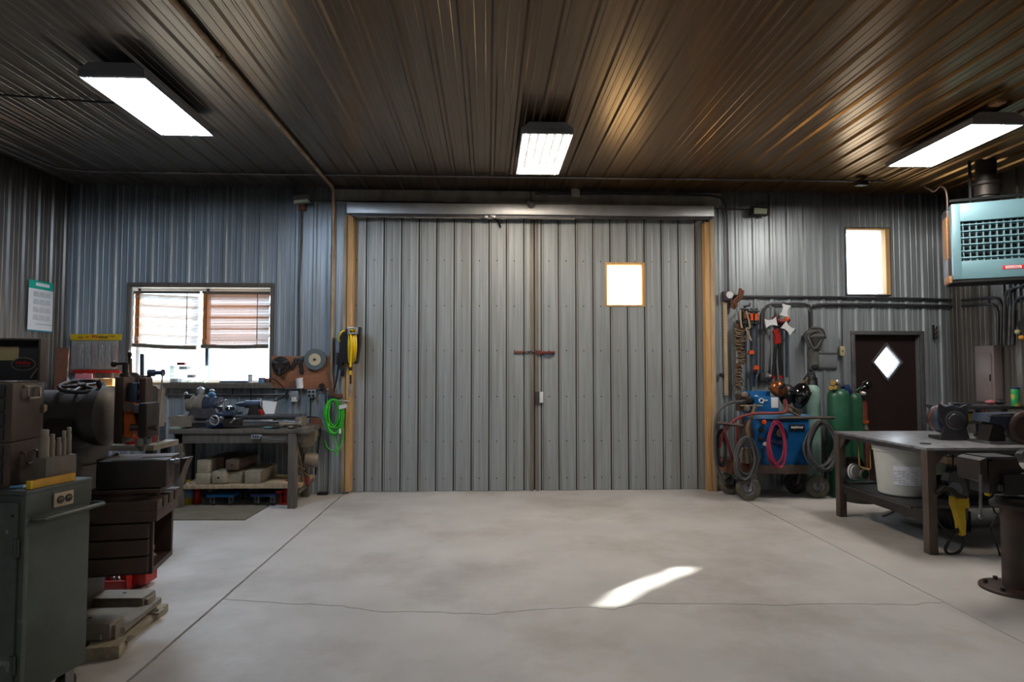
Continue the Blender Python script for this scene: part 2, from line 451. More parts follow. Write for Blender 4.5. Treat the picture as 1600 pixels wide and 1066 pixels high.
crk.append((cr_pts[-1].x, cr_pts[-1].y))
def slab(outline):
    m = MB(); m.prism([(x, y, -0.05) for x, y in outline], (0, 0, 0.05)); return m.build('slab', 'concrete', floor)
L1 = jl(JX1, 0.003, 0); L2 = jl(JX2, 0.002, 0)
g1, g2, g3 = 0.009, 0.005, 0.0042
y1 = crk[0][1]; y2 = crk[-1][1]
slab([(XL - 0.2, YB - 0.2)] + [(x - g1, y) for x, y in L1] + [(XL - 0.2, D + 0.3)])
slab([(x + g2, y) for x, y in L2] + [(XR + 0.2, D + 0.3), (XR + 0.2, YB - 0.2)])
mid_lo = [(x + g1, y) for x, y in L1 if y < y1 - 0.02] + [(JX1 + g1, y1 - g3)] + [(x, y - g3) for x, y in crk[1:-1]] + [(JX2 - g2, y2 - g3)] + [(x - g2, y) for x, y in L2[::-1] if y < y2 - 0.02]
mid_hi = [(JX1 + g1, y1 + g3)] + [(x + g1, y) for x, y in L1 if y > y1 + 0.02] + [(x - g2, y) for x, y in L2[::-1] if y > y2 + 0.02] + [(JX2 - g2, y2 + g3)] + [(x, y + g3) for x, y in crk[1:-1][::-1]]
slab(mid_lo); slab(mid_hi)
# solid wall cores with real openings
def core(name, us, zs, holes, place, material='sheet_core'):
    "grid solid: us, zs sorted breaks; holes = cells to leave open; place(u, z, k) with k 0 inner face, 1 outer face"
    m = MB(); bm = m.bm; V = {}
    def v(i, j, k):
        if (i, j, k) not in V: V[(i, j, k)] = bm.verts.new(place(us[i], zs[j], k))
        return V[(i, j, k)]
    nu, nz = len(us) - 1, len(zs) - 1
    def solid(i, j):
        if not (0 <= i < nu and 0 <= j < nz): return False
        cu, cz = (us[i] + us[i + 1]) / 2, (zs[j] + zs[j + 1]) / 2
        return not any(a < cu < b and c < cz < d for a, b, c, d in holes)
    for i in range(nu):
        for j in range(nz):
            if not solid(i, j): continue
            for k in (0, 1): bm.faces.new([v(i, j, k), v(i + 1, j, k), v(i + 1, j + 1, k), v(i, j + 1, k)])
            if not solid(i - 1, j): bm.faces.new([v(i, j, 0), v(i, j, 1), v(i, j + 1, 1), v(i, j + 1, 0)])
            if not solid(i + 1, j): bm.faces.new([v(i + 1, j, 0), v(i + 1, j, 1), v(i + 1, j + 1, 1), v(i + 1, j + 1, 0)])
            if not solid(i, j - 1): bm.faces.new([v(i, j, 0), v(i, j, 1), v(i + 1, j, 1), v(i + 1, j, 0)])
            if not solid(i, j + 1): bm.faces.new([v(i, j + 1, 0), v(i, j + 1, 1), v(i + 1, j + 1, 1), v(i + 1, j + 1, 0)])
    return structure(m.build(name, material))
H_WIN = (wx(203), wx(422), wz(598), wz(450))
H_BIG = (wx(545), wx(1110), -0.06, wz(334))
H_WIN2 = (wx(1325), wx(1392), wz(458), wz(353))
H_MAN = (wx(1335), wx(1437), -0.06, wz(522))
HOLES = [H_WIN, H_BIG, H_WIN2, H_MAN]
us = sorted({XL - 0.3, XR + 0.3} | {h[0] for h in HOLES} | {h[1] for h in HOLES})
zs = sorted({-0.06, ZC + 0.3} | {h[2] for h in HOLES} | {h[3] for h in HOLES})
wall_back = core('wall_back', us, zs, HOLES, lambda u, z, k: (u, D + 0.012 + 0.22 * k, z))
def plainwall(name, u0, u1, place): return core(name, [u0, u1], [-0.06, ZC + 0.3], [], place)
wall_left = plainwall('wall_left', YB - 0.3, D + 0.24, lambda u, z, k: (XL - 0.012 - 0.2 * k, u, z))
wall_right = plainwall('wall_right', YB - 0.3, D + 0.24, lambda u, z, k: (XR + 0.012 + 0.2 * k, u, z))
wall_front = plainwall('wall_front', XL - 0.3, XR + 0.3, lambda u, z, k: (u, YB - 0.012 - 0.2 * k, z))
c = MB(); c.span((XL - 0.4, YB - 0.3, ZC + 0.012), (XR + 0.4, D + 0.4, ZC + 0.2)); ceiling = structure(c.build('ceiling', 'sheet_core'))
# ribbed sheet metal
PITCH = 0.2286
def prof(a, b, phase, kind):
    pts = []
    if kind == 'rib':      # raised trapezoid towards the room, two low swages between
        seg = [(-0.030, 0), (-0.014, 0.020), (0.014, 0.020), (0.030, 0), (0.066, 0), (0.071, 0.003), (0.083, 0.003), (0.088, 0), (0.141, 0), (0.146, 0.003), (0.158, 0.003), (0.163, 0)]
    else:                  # groove going away from the room
        seg = [(-0.0085, 0), (-0.005, -0.018), (0.005, -0.018), (0.0085, 0), (0.024, 0), (0.027, -0.006), (0.030, 0), (0.100, 0), (0.104, 0.0025), (0.128, 0.0025), (0.132, 0), (0.185, 0), (0.189, 0.003), (0.203, 0.003), (0.207, 0)]
    k0 = int(math.floor((a - phase) / PITCH)) - 1
    k1 = int(math.ceil((b - phase) / PITCH)) + 1
    allp = [(phase + k * PITCH + u, h) for k in range(k0, k1 + 1) for u, h in seg]
    def at(x):
        for (x0, h0), (x1, h1) in zip(allp, allp[1:]):
            if x0 <= x <= x1: return h0 + (h1 - h0) * (x - x0) / max(x1 - x0, 1e-9)
        return 0
    return [(a, at(a))] + [p for p in allp if a + 1e-4 < p[0] < b - 1e-4] + [(b, at(b))]
def sheet(parent, a, b, v0, v1, phase, kind, place, material, name='panel', lift=0.0):
    P = prof(a, b, phase, kind)
    m = MB()
    r0 = [m.bm.verts.new(place(u, h + lift, v0)) for u, h in P]
    r1 = [m.bm.verts.new(place(u, h + lift, v1)) for u, h in P]
    for k in range(len(P) - 1): m.bm.faces.new((r0[k], r0[k + 1], r1[k + 1], r1[k]))
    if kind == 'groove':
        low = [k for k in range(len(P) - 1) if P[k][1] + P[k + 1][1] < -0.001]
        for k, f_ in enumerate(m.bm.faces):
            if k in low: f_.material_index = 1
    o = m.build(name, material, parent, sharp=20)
    if kind == 'groove': o.data.materials.append(MATS['groove_dark'])
    return o
def clad(parent, a, b, v0, v1, phase, kind, place, material, holes=(), width=PITCH * 4, start=None):
    "sheets laid side by side, cut round the openings"
    x = a if start is None else start
    edges = [a]
    while x < b - 0.02:
        if x > a + 0.02: edges.append(x)
        x += width
    edges.append(b)
    for n, (e0, e1) in enumerate(zip(edges, edges[1:])):
        cuts = sorted({e0, e1} | {q for h in holes for q in h[:2] if e0 < q < e1})
        for c0, c1 in zip(cuts, cuts[1:]):
            mid = (c0 + c1) / 2
            spans = [(v0, v1)]
            for h in holes:
                if h[0] < mid < h[1]:
                    new = []
                    for s0, s1 in spans:
                        if h[2] > s0: new.append((s0, min(h[2], s1)))
                        if h[3] < s1: new.append((max(h[3], s0), s1))
                    spans = [s for s in new if s[1] - s[0] > 0.02]
            for s0, s1 in spans: sheet(parent, c0, c1, s0, s1, phase, kind, place, material, lift=0.0025 * (n % 2))
backp = lambda u, h, z: (u, D - h, z)
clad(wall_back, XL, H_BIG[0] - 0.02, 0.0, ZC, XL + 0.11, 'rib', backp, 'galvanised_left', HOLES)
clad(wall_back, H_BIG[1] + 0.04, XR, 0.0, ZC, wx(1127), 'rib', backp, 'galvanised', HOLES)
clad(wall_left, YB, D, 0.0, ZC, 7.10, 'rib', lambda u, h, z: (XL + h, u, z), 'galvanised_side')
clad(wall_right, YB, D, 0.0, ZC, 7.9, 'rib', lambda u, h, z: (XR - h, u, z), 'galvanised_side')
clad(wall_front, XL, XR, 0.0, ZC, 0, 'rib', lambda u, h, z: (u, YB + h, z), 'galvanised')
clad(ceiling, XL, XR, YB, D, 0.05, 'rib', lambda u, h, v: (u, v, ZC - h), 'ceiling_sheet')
# far wall, above the big door: grey boards and the bright track cover
t1 = MB(); t1.pbox(520, 299, 1127, 319, D - 0.03, D + 0.005, 0.004); structure(t1.build('trim_1', 'soot_board'))
# big sliding door: two leaves of grooved sheet
def leaf(name, x0, x1, holes):
    a, b = W(x0, 560, DD).x, W(x1, 560, DD).x
    z1 = wz(330)
    hs = [(W(h[0], 450, DD).x, W(h[1], 450, DD).x, W(975, h[3], DD).z, W(975, h[2], DD).z) for h in holes]
    us_ = sorted({a, b} | {q for h in hs for q in h[:2]}); zs_ = sorted({0.0, z1} | {q for h in hs for q in h[2:]})
    o = core(name, us_, zs_, hs, lambda u, z, k: (u, DD + 0.022 + 0.04 * k, z))
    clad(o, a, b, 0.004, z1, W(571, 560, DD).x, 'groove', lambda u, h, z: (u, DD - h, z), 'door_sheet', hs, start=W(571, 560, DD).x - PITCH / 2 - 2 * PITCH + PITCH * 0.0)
    # dark screw heads in rows, all one stuff part
    s = MB()
    ph = W(571, 560, DD).x
    for row in (407, 478, 548, 620, 690, 748):
        zc = W(700, row, DD).z
        k = 0
        x = ph + PITCH * 0.45 - 4 * PITCH
        while x < b - 0.03:
            if x > a + 0.03 and not any(h[0] - 0.02 < x < h[1] + 0.02 and h[2] - 0.02 < zc < h[3] + 0.02 for h in hs):
                s.cyl((x, DD - 0.001, zc), (x, DD - 0.007, zc), 0.009, 0.006, 6)
            x += PITCH
    s.build('screw', 'iron_dark', o, kind='stuff')
    return o, hs
d1, _ = leaf('door_1', 540, 833.5, [])
d2, hs2 = leaf('door_2', 836.5, 1114, [(948, 1004, 413, 477)])
# angle iron down the meeting edges
for px, d_, w in ((828, d1, 5), (837.5, d2, 4)):
    m = MB(); m.pbox(px, 342, px + w, 768, DD - 0.012, DD - 0.002, 0.002); m.build('edge_strip', 'edge_metal', d_)
m = MB(); m.span((W(833, 560, DD).x - 0.05, DD + 0.064, 0), (W(837, 560, DD).x + 0.05, DD + 0.09, wz(330)), 0.002); m.build('back_batten', 'groove_dark', d1)
# window in the right leaf
h = hs2[0]
m = MB(); m.span((h[0] - 0.005, DD + 0.035, h[2] - 0.005), (h[1] + 0.005, DD + 0.04, h[3] + 0.005)); m.build('window_pane', 'fibreglass', d2)
for a, b in (((h[0] - 0.025, h[3] - 0.004), (h[1] + 0.03, h[3] + 0.025)), ((h[0] - 0.025, h[2] - 0.02), (h[1] + 0.03, h[2] + 0.004)), ((h[0] - 0.025, h[2]), (h[0] + 0.004, h[3])), ((h[1] - 0.006, h[2]), (h[1] + 0.03, h[3]))):
    m = MB(); m.span((a[0], DD - 0.012, a[1]), (b[0], DD + 0.03, b[1]), 0.003); m.build('window_frame', 'pine', d2)
# slide latch and chain across the leaves
la = thing('door_latch', 'rusty slide latch with a short chain joining the two big door leaves', 'latch', W(836, 551, DD))
m = MB(); m.pbox(803, 548.5, 820, 552, DD - 0.03, DD - 0.004, 0.003); m.build('bar', 'rust', la)
m = MB(); m.pbox(840, 549, 867, 552, DD - 0.035, DD - 0.004, 0.003); m.pbox(839, 547.5, 846, 554, DD - 0.04, DD - 0.004, 0.004); m.build('bolt', 'red_dark', la)
m = MB(); m.tube(PX([(846, 555, DD - 0.02), (858, 558, DD - 0.02), (867, 552, DD - 0.02)]), 0.006, 6, smooth=4); m.build('lever', 'bluegrey_steel', la)
m = MB()
for k in range(7):
    p = W(819 + 3.6 * k, 550.5 + 0.8 * math.sin(k * 2), DD - 0.022)
    m.torus(p, (0, 1, 0) if k % 2 else (0, 0.3, 1), 0.016, 0.0045, 10, 5)
m.build('chain', 'iron_dark', la, kind='stuff')
lb = thing('lock_box', 'small grey box with a white face low on the right door leaf', 'lock box', W(841, 621, DD))
m = MB(); m.pbox(836.5, 612, 843, 630, DD - 0.05, DD - 0.004, 0.004); m.build('body', 'iron_plate', lb)
m = MB(); m.pbox(843, 612.5, 849, 629.5, DD - 0.045, DD - 0.004, 0.004); m.build('cover', 'plastic_white', lb)
# jamb posts and door stop strips
m = MB(); m.pbox(541, 336, 549.5, 769, D - 0.05, D + 0.08, 0.006); structure(m.build('trim_2', 'pine'))
m = MB(); m.pbox(1103.5, 347, 1112, 768, D - 0.03, D + 0.08, 0.006); structure(m.build('trim_3', 'pine'))
m = MB(); m.pbox(1112, 343, 1118.5, 768, D - 0.045, D + 0.01, 0.006); structure(m.build('trim_4', 'pale_wood'))
m = MB(); m.pbox(534.5, 336, 540.5, 769, D - 0.03, D + 0.01, 0.006); structure(m.build('trim_5', 'pale_wood'))
# bright box track over the door
tr = thing('door_track_cover', 'long bright sheet metal track cover above the big sliding door', 'track cover', W(830, 328, D))
m = MB()
p, q = W(542, 328, D - 0.12), W(1116, 331, D - 0.12)
zt, zb = W(762, 318.5, D - 0.12).z, W(762, 335, D - 0.12).z
m.span((p.x, D - 0.12, zb), (q.x, D - 0.031, zt), 0.006); m.build('cover', 'bright_steel', tr)
m = MB(); m.span((p.x + 0.05, D - 0.075, zb - 0.03), (q.x - 0.05, D - 0.045, zb + 0.002)); m.build('rail', 'iron_plate', tr)
m = MB()
pts = []
n = 70
for k in range(n + 1):
    x = p.x + 0.08 + (q.x - p.x - 1.9) * k / n
    pts.append((x, D - 0.065, zb - 0.028 - 0.012 * abs(math.sin(k * 0.7)) - 0.01 * random.random()))
m.prism([(x, y, zb - 0.02) for x, y, z in pts] + pts[::-1], (0, 0.01, 0)); m.build('weather_flap', 'soot_board', tr)
for px, py in ((757, 338.5), (769, 338), (766, 336)):
    m = MB(); m.pbox(px, py - 2, px + 5, py + 2, D - 0.09, D - 0.06, 0.004); m.build('clip', 'bright_steel', tr)
st = MB(); st.tube(PX([(773, 342, DD - 0.02), (779, 348, DD - 0.03), (782, 356, DD - 0.02)]), 0.014, 6, smooth=4); tag(st.build('rubber_strap', 'cable_black'), 'torn black rubber flap hanging at the top of the left door leaf', 'strap')
# windows
def casing(hole, w, depth, material, name, proud=0.03):
    a, b, c0, c1 = hole
    o = None
    root = MB(); root.span((a - w, D - proud, c1), (b + w, D + 0.0, c1 + w), 0.005)
    o = structure(root.build(name, material))
    if c0 > 0.1:
        m = MB(); m.span((a - w, D - proud, c0 - w), (b + w, D, c0), 0.005); m.build('casing', material, o)
    m = MB(); m.span((a - w, D - proud, max(c0, 0)), (a, D, c1), 0.005); m.build('casing', material, o)
    m = MB(); m.span((b, D - proud, max(c0, 0)), (b + w, D, c1), 0.005); m.build('casing', material, o)
    return o
w1 = casing(H_WIN, 0.045, 0, 'grey_wood', 'window_1')
a, b, c0, c1 = H_WIN
for s in (((a, c0), (a + 0.05, c1)), ((b - 0.04, c0), (b, c1)), ((a, c1 - 0.045), (b, c1)), ((a, c0), (b, c0 + 0.03))):
    m = MB(); m.span((s[0][0], D + 0.13, s[0][1]), (s[1][0], D + 0.19, s[1][1]), 0.004); m.build('sash', 'plastic_white', w1)
xm = wx(316)
m = MB(); m.span((xm - 0.02, D + 0.12, c0), (xm + 0.02, D + 0.18, c1), 0.004); m.build('mullion', 'bluegrey_steel', w1)
for x0, x1 in ((a, xm), (xm, b)):
    m = MB(); m.span((x0 + 0.01, D + 0.155, c0 + 0.01), (x1 - 0.01, D + 0.16, c1 - 0.01)); m.build('pane', 'window_glass', w1)
# painted reveal boards and sill
for s in (((a, D, c0), (a + 0.012, D + 0.22, c1)), ((b - 0.012, D, c0), (b, D + 0.22, c1)), ((a, D, c1 - 0.012), (b, D + 0.22, c1))):
    m = MB(); m.span(*s); m.build('reveal', 'plastic_white', w1)
m = MB(); m.span((a, D - 0.06, c0 - 0.03), (b, D + 0.22, c0 + 0.012), 0.004); m.build('sill', 'pale_wood', w1)
w2 = casing(H_WIN2, 0.02, 0, 'iron_plate', 'window_2', 0.026)
a, b, c0, c1 = H_WIN2
for s in (((a, D, c0), (a + 0.014, D + 0.22, c1)), ((b - 0.014, D, c0), (b, D + 0.22, c1)), ((a, D, c1 - 0.014), (b, D + 0.22, c1)), ((a, D, c0), (b, D + 0.22, c0 + 0.014))):
    m = MB(); m.span(*s); m.build('reveal', 'plastic_white', w2)
m = MB(); m.span((a + 0.01, D + 0.18, c0 + 0.01), (b - 0.01, D + 0.185, c1 - 0.01)); m.build('pane', 'window_glass', w2)
for s in (((b - 0.05, D - 0.03, c0), (b + 0.006, D + 0.06, c1)), ((a, D - 0.03, c1 - 0.012), (b, D + 0.02, c1 + 0.006))):
    m = MB(); m.span(*s); m.build('stop', 'pine', w2)
# entry door
a, b, c0, c1 = H_MAN
casing(H_MAN, 0.05, 0, 'conduit', 'trim_6')
dc = (W(1384, 566, D + 0.1))
rad = 0.235
def rot45(pts): return [(dc.x + (u - v) * 0.7071, dc.z + (u + v) * 0.7071) for u, v in pts]
m = MB()
# leaf with a real diamond opening: outer rectangle joined to the diamond
out = [(a, 0.01), (b, 0.01), (b, c1), (a, c1)]
dia = [(dc.x, dc.z - rad), (dc.x + rad * 0.82, dc.z), (dc.x, dc.z + rad), (dc.x - rad * 0.82, dc.z)]
mid = [((a + b) / 2, 0.01), (b, dc.z), ((a + b) / 2, c1), (a, dc.z)]
for yy in (D + 0.08, D + 0.12):
    V = lambda p: m.bm.verts.new((p[0], yy, p[1]))
    O = [V(p) for p in out]; I = [V(p) for p in dia]; Q = [V(p) for p in mid]
    m.bm.faces.new((O[0], Q[0], I[0], I[3], Q[3])); m.bm.faces.new((Q[0], O[1], Q[1], I[1], I[0]))
    m.bm.faces.new((Q[1], O[2], Q[2], I[2], I[1])); m.bm.faces.new((Q[2], O[3], Q[3], I[3], I[2]))
    if yy > D + 0.1:
        for k in range(4): m.bm.faces.new((I0[k], I0[(k + 1) % 4], I[(k + 1) % 4], I[k]))
    I0 = I
d3 = structure(m.build('door_3', 'man_door'))
for k in range(4):
    p, q = Vector((dia[k][0], 0, dia[k][1])), Vector((dia[(k + 1) % 4][0], 0, dia[(k + 1) % 4][1]))
    cen = Vector((dc.x, 0, dc.z))
    p2, q2 = cen + (p - cen) * 1.12, cen + (q - cen) * 1.12
    p1, q1 = cen + (p - cen) * 0.94, cen + (q - cen) * 0.94
    m = MB(); m.prism([(v.x, D + 0.06, v.z) for v in (p1, q1, q2, p2)], (0, 0.08, 0)); m.build('window_frame', 'conduit', d3)
m = MB(); m.prism([(x, D + 0.098, z) for x, z in dia], (0, 0.004, 0)); m.build('pane', 'frosted_glass', d3)
# ground outside; leaf lumps added out of view to shape the sun patch
m = MB(); m.span((-40, D + 0.5, -0.5), (40, 60, -0.06)); structure(m.build('ground', 'soil'))

tre = thing('sun_blocker_tree', 'unseen leaf lumps added outside to shape the sun patch', 'sun_blocker_tree', (10.6, 12.5, -0.06))
m = MB(); m.tube([(10.6, 12.5, -0.06), (10.5, 12.4, 4.0), (9.75, 12.35, 6.5)], 0.10, 8, smooth=4); m.build('trunk', 'grey_wood', tre)
m = MB(); rr = random.Random(11)
for u_, z_, r_ in ((4.75, 2.72, 0.28), (5.2, 2.45, 0.35), (4.82, 3.36, 0.30), (5.58, 3.27, 0.33), (4.6, 3.0, 0.26), (5.7, 2.8, 0.3), (5.2, 3.75, 0.25)):
    c_ = Vector((u_, 8.3, z_)) + Vector((1.085, 1, 0.84)) * 4.0
    m.ball(c_, (r_ * 0.76, r_ * 0.76, r_ * 0.86), 16)
for v in m.bm.verts: v.co += Vector((rr.uniform(-1, 1), rr.uniform(-1, 1), rr.uniform(-1, 1))) * 0.022
m.build('crown', 'blocker_foliage', tre)
# ------------------------------------------------------------------ ceiling lights
def fixture(cx, y0, y1, material, label):
    zt = 3.775
    t = thing('ceiling_light', label, 'light', (cx, (y0 + y1) / 2, zt), 'six tube fluorescent ceiling fixtures')
    m = MB(); m.prism([(cx - 0.235, y0, zt + 0.03), (cx + 0.235, y0, zt + 0.03), (cx + 0.17, y0, zt + 0.085), (cx - 0.17, y0, zt + 0.085)], (0, y1 - y0, 0)); m.build('housing', 'lamp_housing', t)
    for e in (y0 + 0.004, y1 - 0.034):
        m = MB(); m.span((cx - 0.235, e, zt - 0.020), (cx + 0.235, e + 0.03, zt + 0.032), 0.004); m.build('end_plate', 'lamp_housing', t)
    for sx in (-1, 1):
        m = MB(); m.span((cx + sx * 0.235, y0, zt - 0.022), (cx + sx * 0.241, y1, zt + 0.034)); m.build('skirt', 'lamp_housing', t)
    for k in range(6):
        x = cx - 0.195 + 0.078 * k
        m = MB(); m.prism([(x - 0.034, y0 + 0.07, zt + 0.004), (x - 0.016, y0 + 0.07, zt + 0.029), (x + 0.016, y0 + 0.07, zt + 0.029), (x + 0.034, y0 + 0.07, zt + 0.004)], (0, y1 - y0 - 0.14, 0)); m.build('reflector', 'reflector', t)
        m = MB(); m.cyl((x, y0 + 0.036, zt - 0.006), (x, y1 - 0.036, zt - 0.006), 0.014, n=8); m.build('tube', material, t)
    for y in (y0 + 0.18, y1 - 0.18):
        m = MB(); m.cyl((cx, y, zt + 0.084), (cx, y, ZC - 0.002), 0.008, n=6); m.build('hanger', 'conduit_dark', t)
    return t
fixture(-2.80, 4.68, 5.90, 'tube_cool', 'long white ceiling light over the machines on the left')
fixture(0.55, 5.68, 6.94, 'tube_warm', 'ceiling light in front of the middle of the big sliding door')
fixture(4.53, 5.30, 6.52, 'tube_white', 'ceiling light hanging nearest the teal heater')
m = MB(); m.pbox(1558, 154, 1574, 160, 5.05, 5.15, 0.01); tag(m.build('junction_box', 'cardboard'), 'small brown box on the ceiling above the light by the heater', 'junction box')
m = MB(); m.tube([FL(-40, 146, ZC - 0.026), FL(0, 148, ZC - 0.026), FL(80, 154, ZC - 0.026), FL(160, 160, ZC - 0.026), FL(178, 161, ZC - 0.05)], 0.008, 6); tag(m.build('lamp_cable', 'cable_black'), 'thin black cord running along the ceiling to the left light', 'cord')
# ------------------------------------------------------------------ conduits on ceiling and far wall
def pipe(name, pts, r, material, label, smooth=0, cat='conduit', straps=()):
    m = MB(); m.tube(pts, r, 10, smooth=smooth); o = m.build(name, material); tag(o, label, cat)
    for a, b in straps:
        s = MB(); s.cyl(a, b, r * 1.35, n=10); s.build('coupling', material, o)
    return o
xc = wx(519.5)
pipe('conduit', [(xc, 1.0, ZC - 0.032), (xc, 5.0, ZC - 0.032), (xc, D - 0.16, ZC - 0.032), (xc, D - 0.09, ZC - 0.05), (xc, D - 0.055, ZC - 0.11), (xc, D - 0.055, 3.0), (xc, D - 0.055, wz(572)), W(517, 580, D - 0.05), W(520, 606, D - 0.04)], 0.022,
     'conduit_rust', 'rust streaked pipe crossing the ceiling and coming down left of the big door', 0, 'pipe', [((xc, D - 0.055, 3.0), (xc, D - 0.055, 3.04)), ((xc, 4.6, ZC - 0.032), (xc, 4.66, ZC - 0.032))])
zc_ = ZC - 0.03
pipe('conduit', [(XL + 0.28, 3.0, zc_), (XL + 0.28, 7.0, zc_), (XL + 0.32, 7.33, zc_), (XL + 0.55, 7.46, zc_), (-2.5, 7.48, zc_), (1.5, 7.48, zc_), (4.9, 7.48, zc_)], 0.012, 'conduit',
     'thin conduit running along the ceiling parallel to the far wall')
m = MB(); m.pbox(1340, 283, 1358, 289, 7.42, 7.5, 0.01); tag(m.build('junction_box', 'conduit_dark'), 'small dark box on the ceiling conduit, above the high bright window', 'junction box')
pipe('conduit', PX([(482, 314, D - 0.03), (600, 315, D - 0.05), (760, 318, D - 0.05), (820, 319, D - 0.05), (1010, 323, D - 0.05), (1130, 326, D - 0.04), (1172, 327, D - 0.03)]), 0.008, 'conduit_dark', 'thin dark conduit just above the bright door track', 0)
pipe('conduit', PX([(836, 303, D - 0.04), (1000, 304, D - 0.04), (1110, 306, D - 0.04), (1126, 309, D - 0.04), (1134, 320, D - 0.04), (1136, 345, D - 0.04), (1137, 400, D - 0.04), (1138, 456, D - 0.04)]), 0.014, 'conduit_dark', 'dark conduit bending down the wall right of the big door to a square box', 0)
rb = thing('cord_reel', 'small round ring fitting hanging at the middle of the door track', 'fitting', W(830, 318, D - 0.14))
m = MB(); m.torus(W(830, 319, D - 0.15), (0, 1, 0.2), 0.04, 0.012, 16, 6); m.build('ring', 'conduit_dark', rb)
m = MB(); m.cyl(W(830, 319, D - 0.155), W(830, 319, D - 0.12), 0.02, n=10); m.build('hub', 'iron_plate', rb)
m = MB(); m.cyl(W(829, 299, D - 0.14), W(830, 314, D - 0.14), 0.006, n=6); m.build('stem', 'conduit_dark', rb)
m = MB(); m.pbox(893, 294.5, 906, 307, D - 0.07, D - 0.03, 0.008); tag(m.build('junction_box', 'soot_board'), 'square grey box on the board above the right door leaf', 'junction box')
# flood lamps
fl = thing('flood_lamp', 'twin silver flood lamp high on the wall left of the big door', 'lamp', W(470, 310, D))
m = MB(); m.prism([W(457, 306, D - 0.16), W(480, 303, D - 0.16), W(482, 315, D - 0.22), W(459, 318, D - 0.22)], (0, 0.10, 0.01)); m.build('shade', 'bright_steel', fl)
m = MB(); m.prism([W(459, 313, D - 0.225), W(481, 311, D - 0.225), W(481, 315, D - 0.215), W(459, 318, D - 0.215)], (0, 0.01, 0)); m.build('lens', 'lens', fl)
m = MB(); m.pbox(466, 312, 476, 328, D - 0.07, D - 0.002, 0.005); m.build('back_box', 'rust', fl)
pipe('conduit', PX([(471, 330, D - 0.03), (470, 380, D - 0.03), (467, 450, D - 0.03), (467, 556, D - 0.03)]), 0.010, 'conduit_dark', 'dark conduit running down the wall from the left flood lamp to the pegboard')
fr = thing('flood_lamp', 'dark flood lamp with a pale lens high on the wall right of the big door', 'lamp', W(1189, 329, D))
m = MB(); m.prism([W(1176, 322, D - 0.12), W(1203, 323, D - 0.12), W(1201, 336, D - 0.15), W(1175, 335, D - 0.15)], (0, 0.09, 0)); m.build('shade', 'iron_dark', fr)
m = MB(); m.prism([W(1179, 325, D - 0.155), W(1199, 326, D - 0.155), W(1198, 334, D - 0.165), W(1178, 334, D - 0.165)], (0, 0.01, 0)); m.build('lens', 'lens', fr)
m = MB(); m.pbox(1184, 322, 1193, 334, D - 0.08, D - 0.002, 0.005); m.build('back_box', 'conduit', fr)

# ------------------------------------------------------------------ left foreground: cart with tool chest
class Frame:
    def __init__(s, o, deg):
        s.o = Vector(o); s.a = math.radians(deg); s.R = Matrix.Rotation(s.a, 3, 'Z')
    def p(s, x, y, z): return s.o + s.R @ Vector((x, y, z))
    def box(s, m, x0, x1, y0, y1, z0, z1, bev=0.0):
        return m.box(s.p((x0 + x1) / 2, (y0 + y1) / 2, (z0 + z1) / 2), (abs(x1 - x0), abs(y1 - y0), abs(z1 - z0)), rz=s.a, bev=bev)
K = Frame((-2.057, 2.907, 0), -11.1)
ct = thing('tool_cart', 'grey-green metal rolling cabinet with a power outlet and side handle in the left foreground', 'cabinet', K.p(-0.35, 0.18, 0))
def kb(name, mt, x0, x1, y0, y1, z0, z1, bev=0.003, par=ct, fr_=K):
    m = MB(); fr_.box(m, x0, x1, y0, y1, z0, z1, bev); return m.build(name, mt, par)
kb('body', 'cart_green', -0.68, 0, 0.004, 0.355, 0.13, 1.02, 0.006)
kb('top', 'cart_green', -0.69, 0.006, -0.004, 0.36, 1.018, 1.04, 0.006)
kb('header_band', 'cart_green', -0.004, 0.004, 0.0, 0.357, 0.915, 1.02, 0.003)
dr = kb('door', 'cart_speckled', -0.66, -0.028, -0.012, 0.006, 0.15, 0.985, 0.004)
m = MB(); m.cyl(K.p(-0.05, -0.016, 0.93), K.p(-0.05, -0.011, 0.93), 0.006, n=10); m.build('lock_hole', 'ink_black', dr)
kb('corner_post', 'cart_speckled', -0.026, 0.003, -0.003, 0.02, 0.14, 1.018, 0.003)
for z in (0.28, 0.79):
    h_ = kb('hinge', 'cart_green', -0.04, -0.012, -0.018, -0.010, z - 0.04, z + 0.04, 0.002)
    m = MB(); m.cyl(K.p(-0.026, -0.019, z - 0.04), K.p(-0.026, -0.019, z + 0.04), 0.006, n=8); m.build('hinge_pin', 'iron_plate', h_)
m = MB(); m.tube([K.p(0.0, 0.035, 0.905), K.p(0.028, 0.035, 0.905), K.p(0.05, 0.05, 0.905), K.p(0.052, 0.07, 0.905), K.p(0.052, 0.36, 0.905), K.p(0.05, 0.38, 0.905), K.p(0.028, 0.395, 0.905), K.p(-0.02, 0.395, 0.905)], 0.011, 10); m.build('side_handle', 'cart_green', ct)
ob = kb('outlet_plate', 'outlet_tan', 0.004, 0.014, 0.135, 0.24, 0.935, 1.0, 0.003)
for y in (0.165, 0.21):
    m = MB(); m.cyl(K.p(0.0135, y, 0.968), K.p(0.0185, y, 0.968), 0.0185, n=16); s_ = m.build('socket', 'ink_black', ob)
for y in (0.165, 0.21):
    for dy in (-0.006, 0.006): kb('slot', 'outlet_tan', 0.018, 0.0195, y + dy - 0.0016, y + dy + 0.0016, 0.968, 0.977, 0.0, ob)
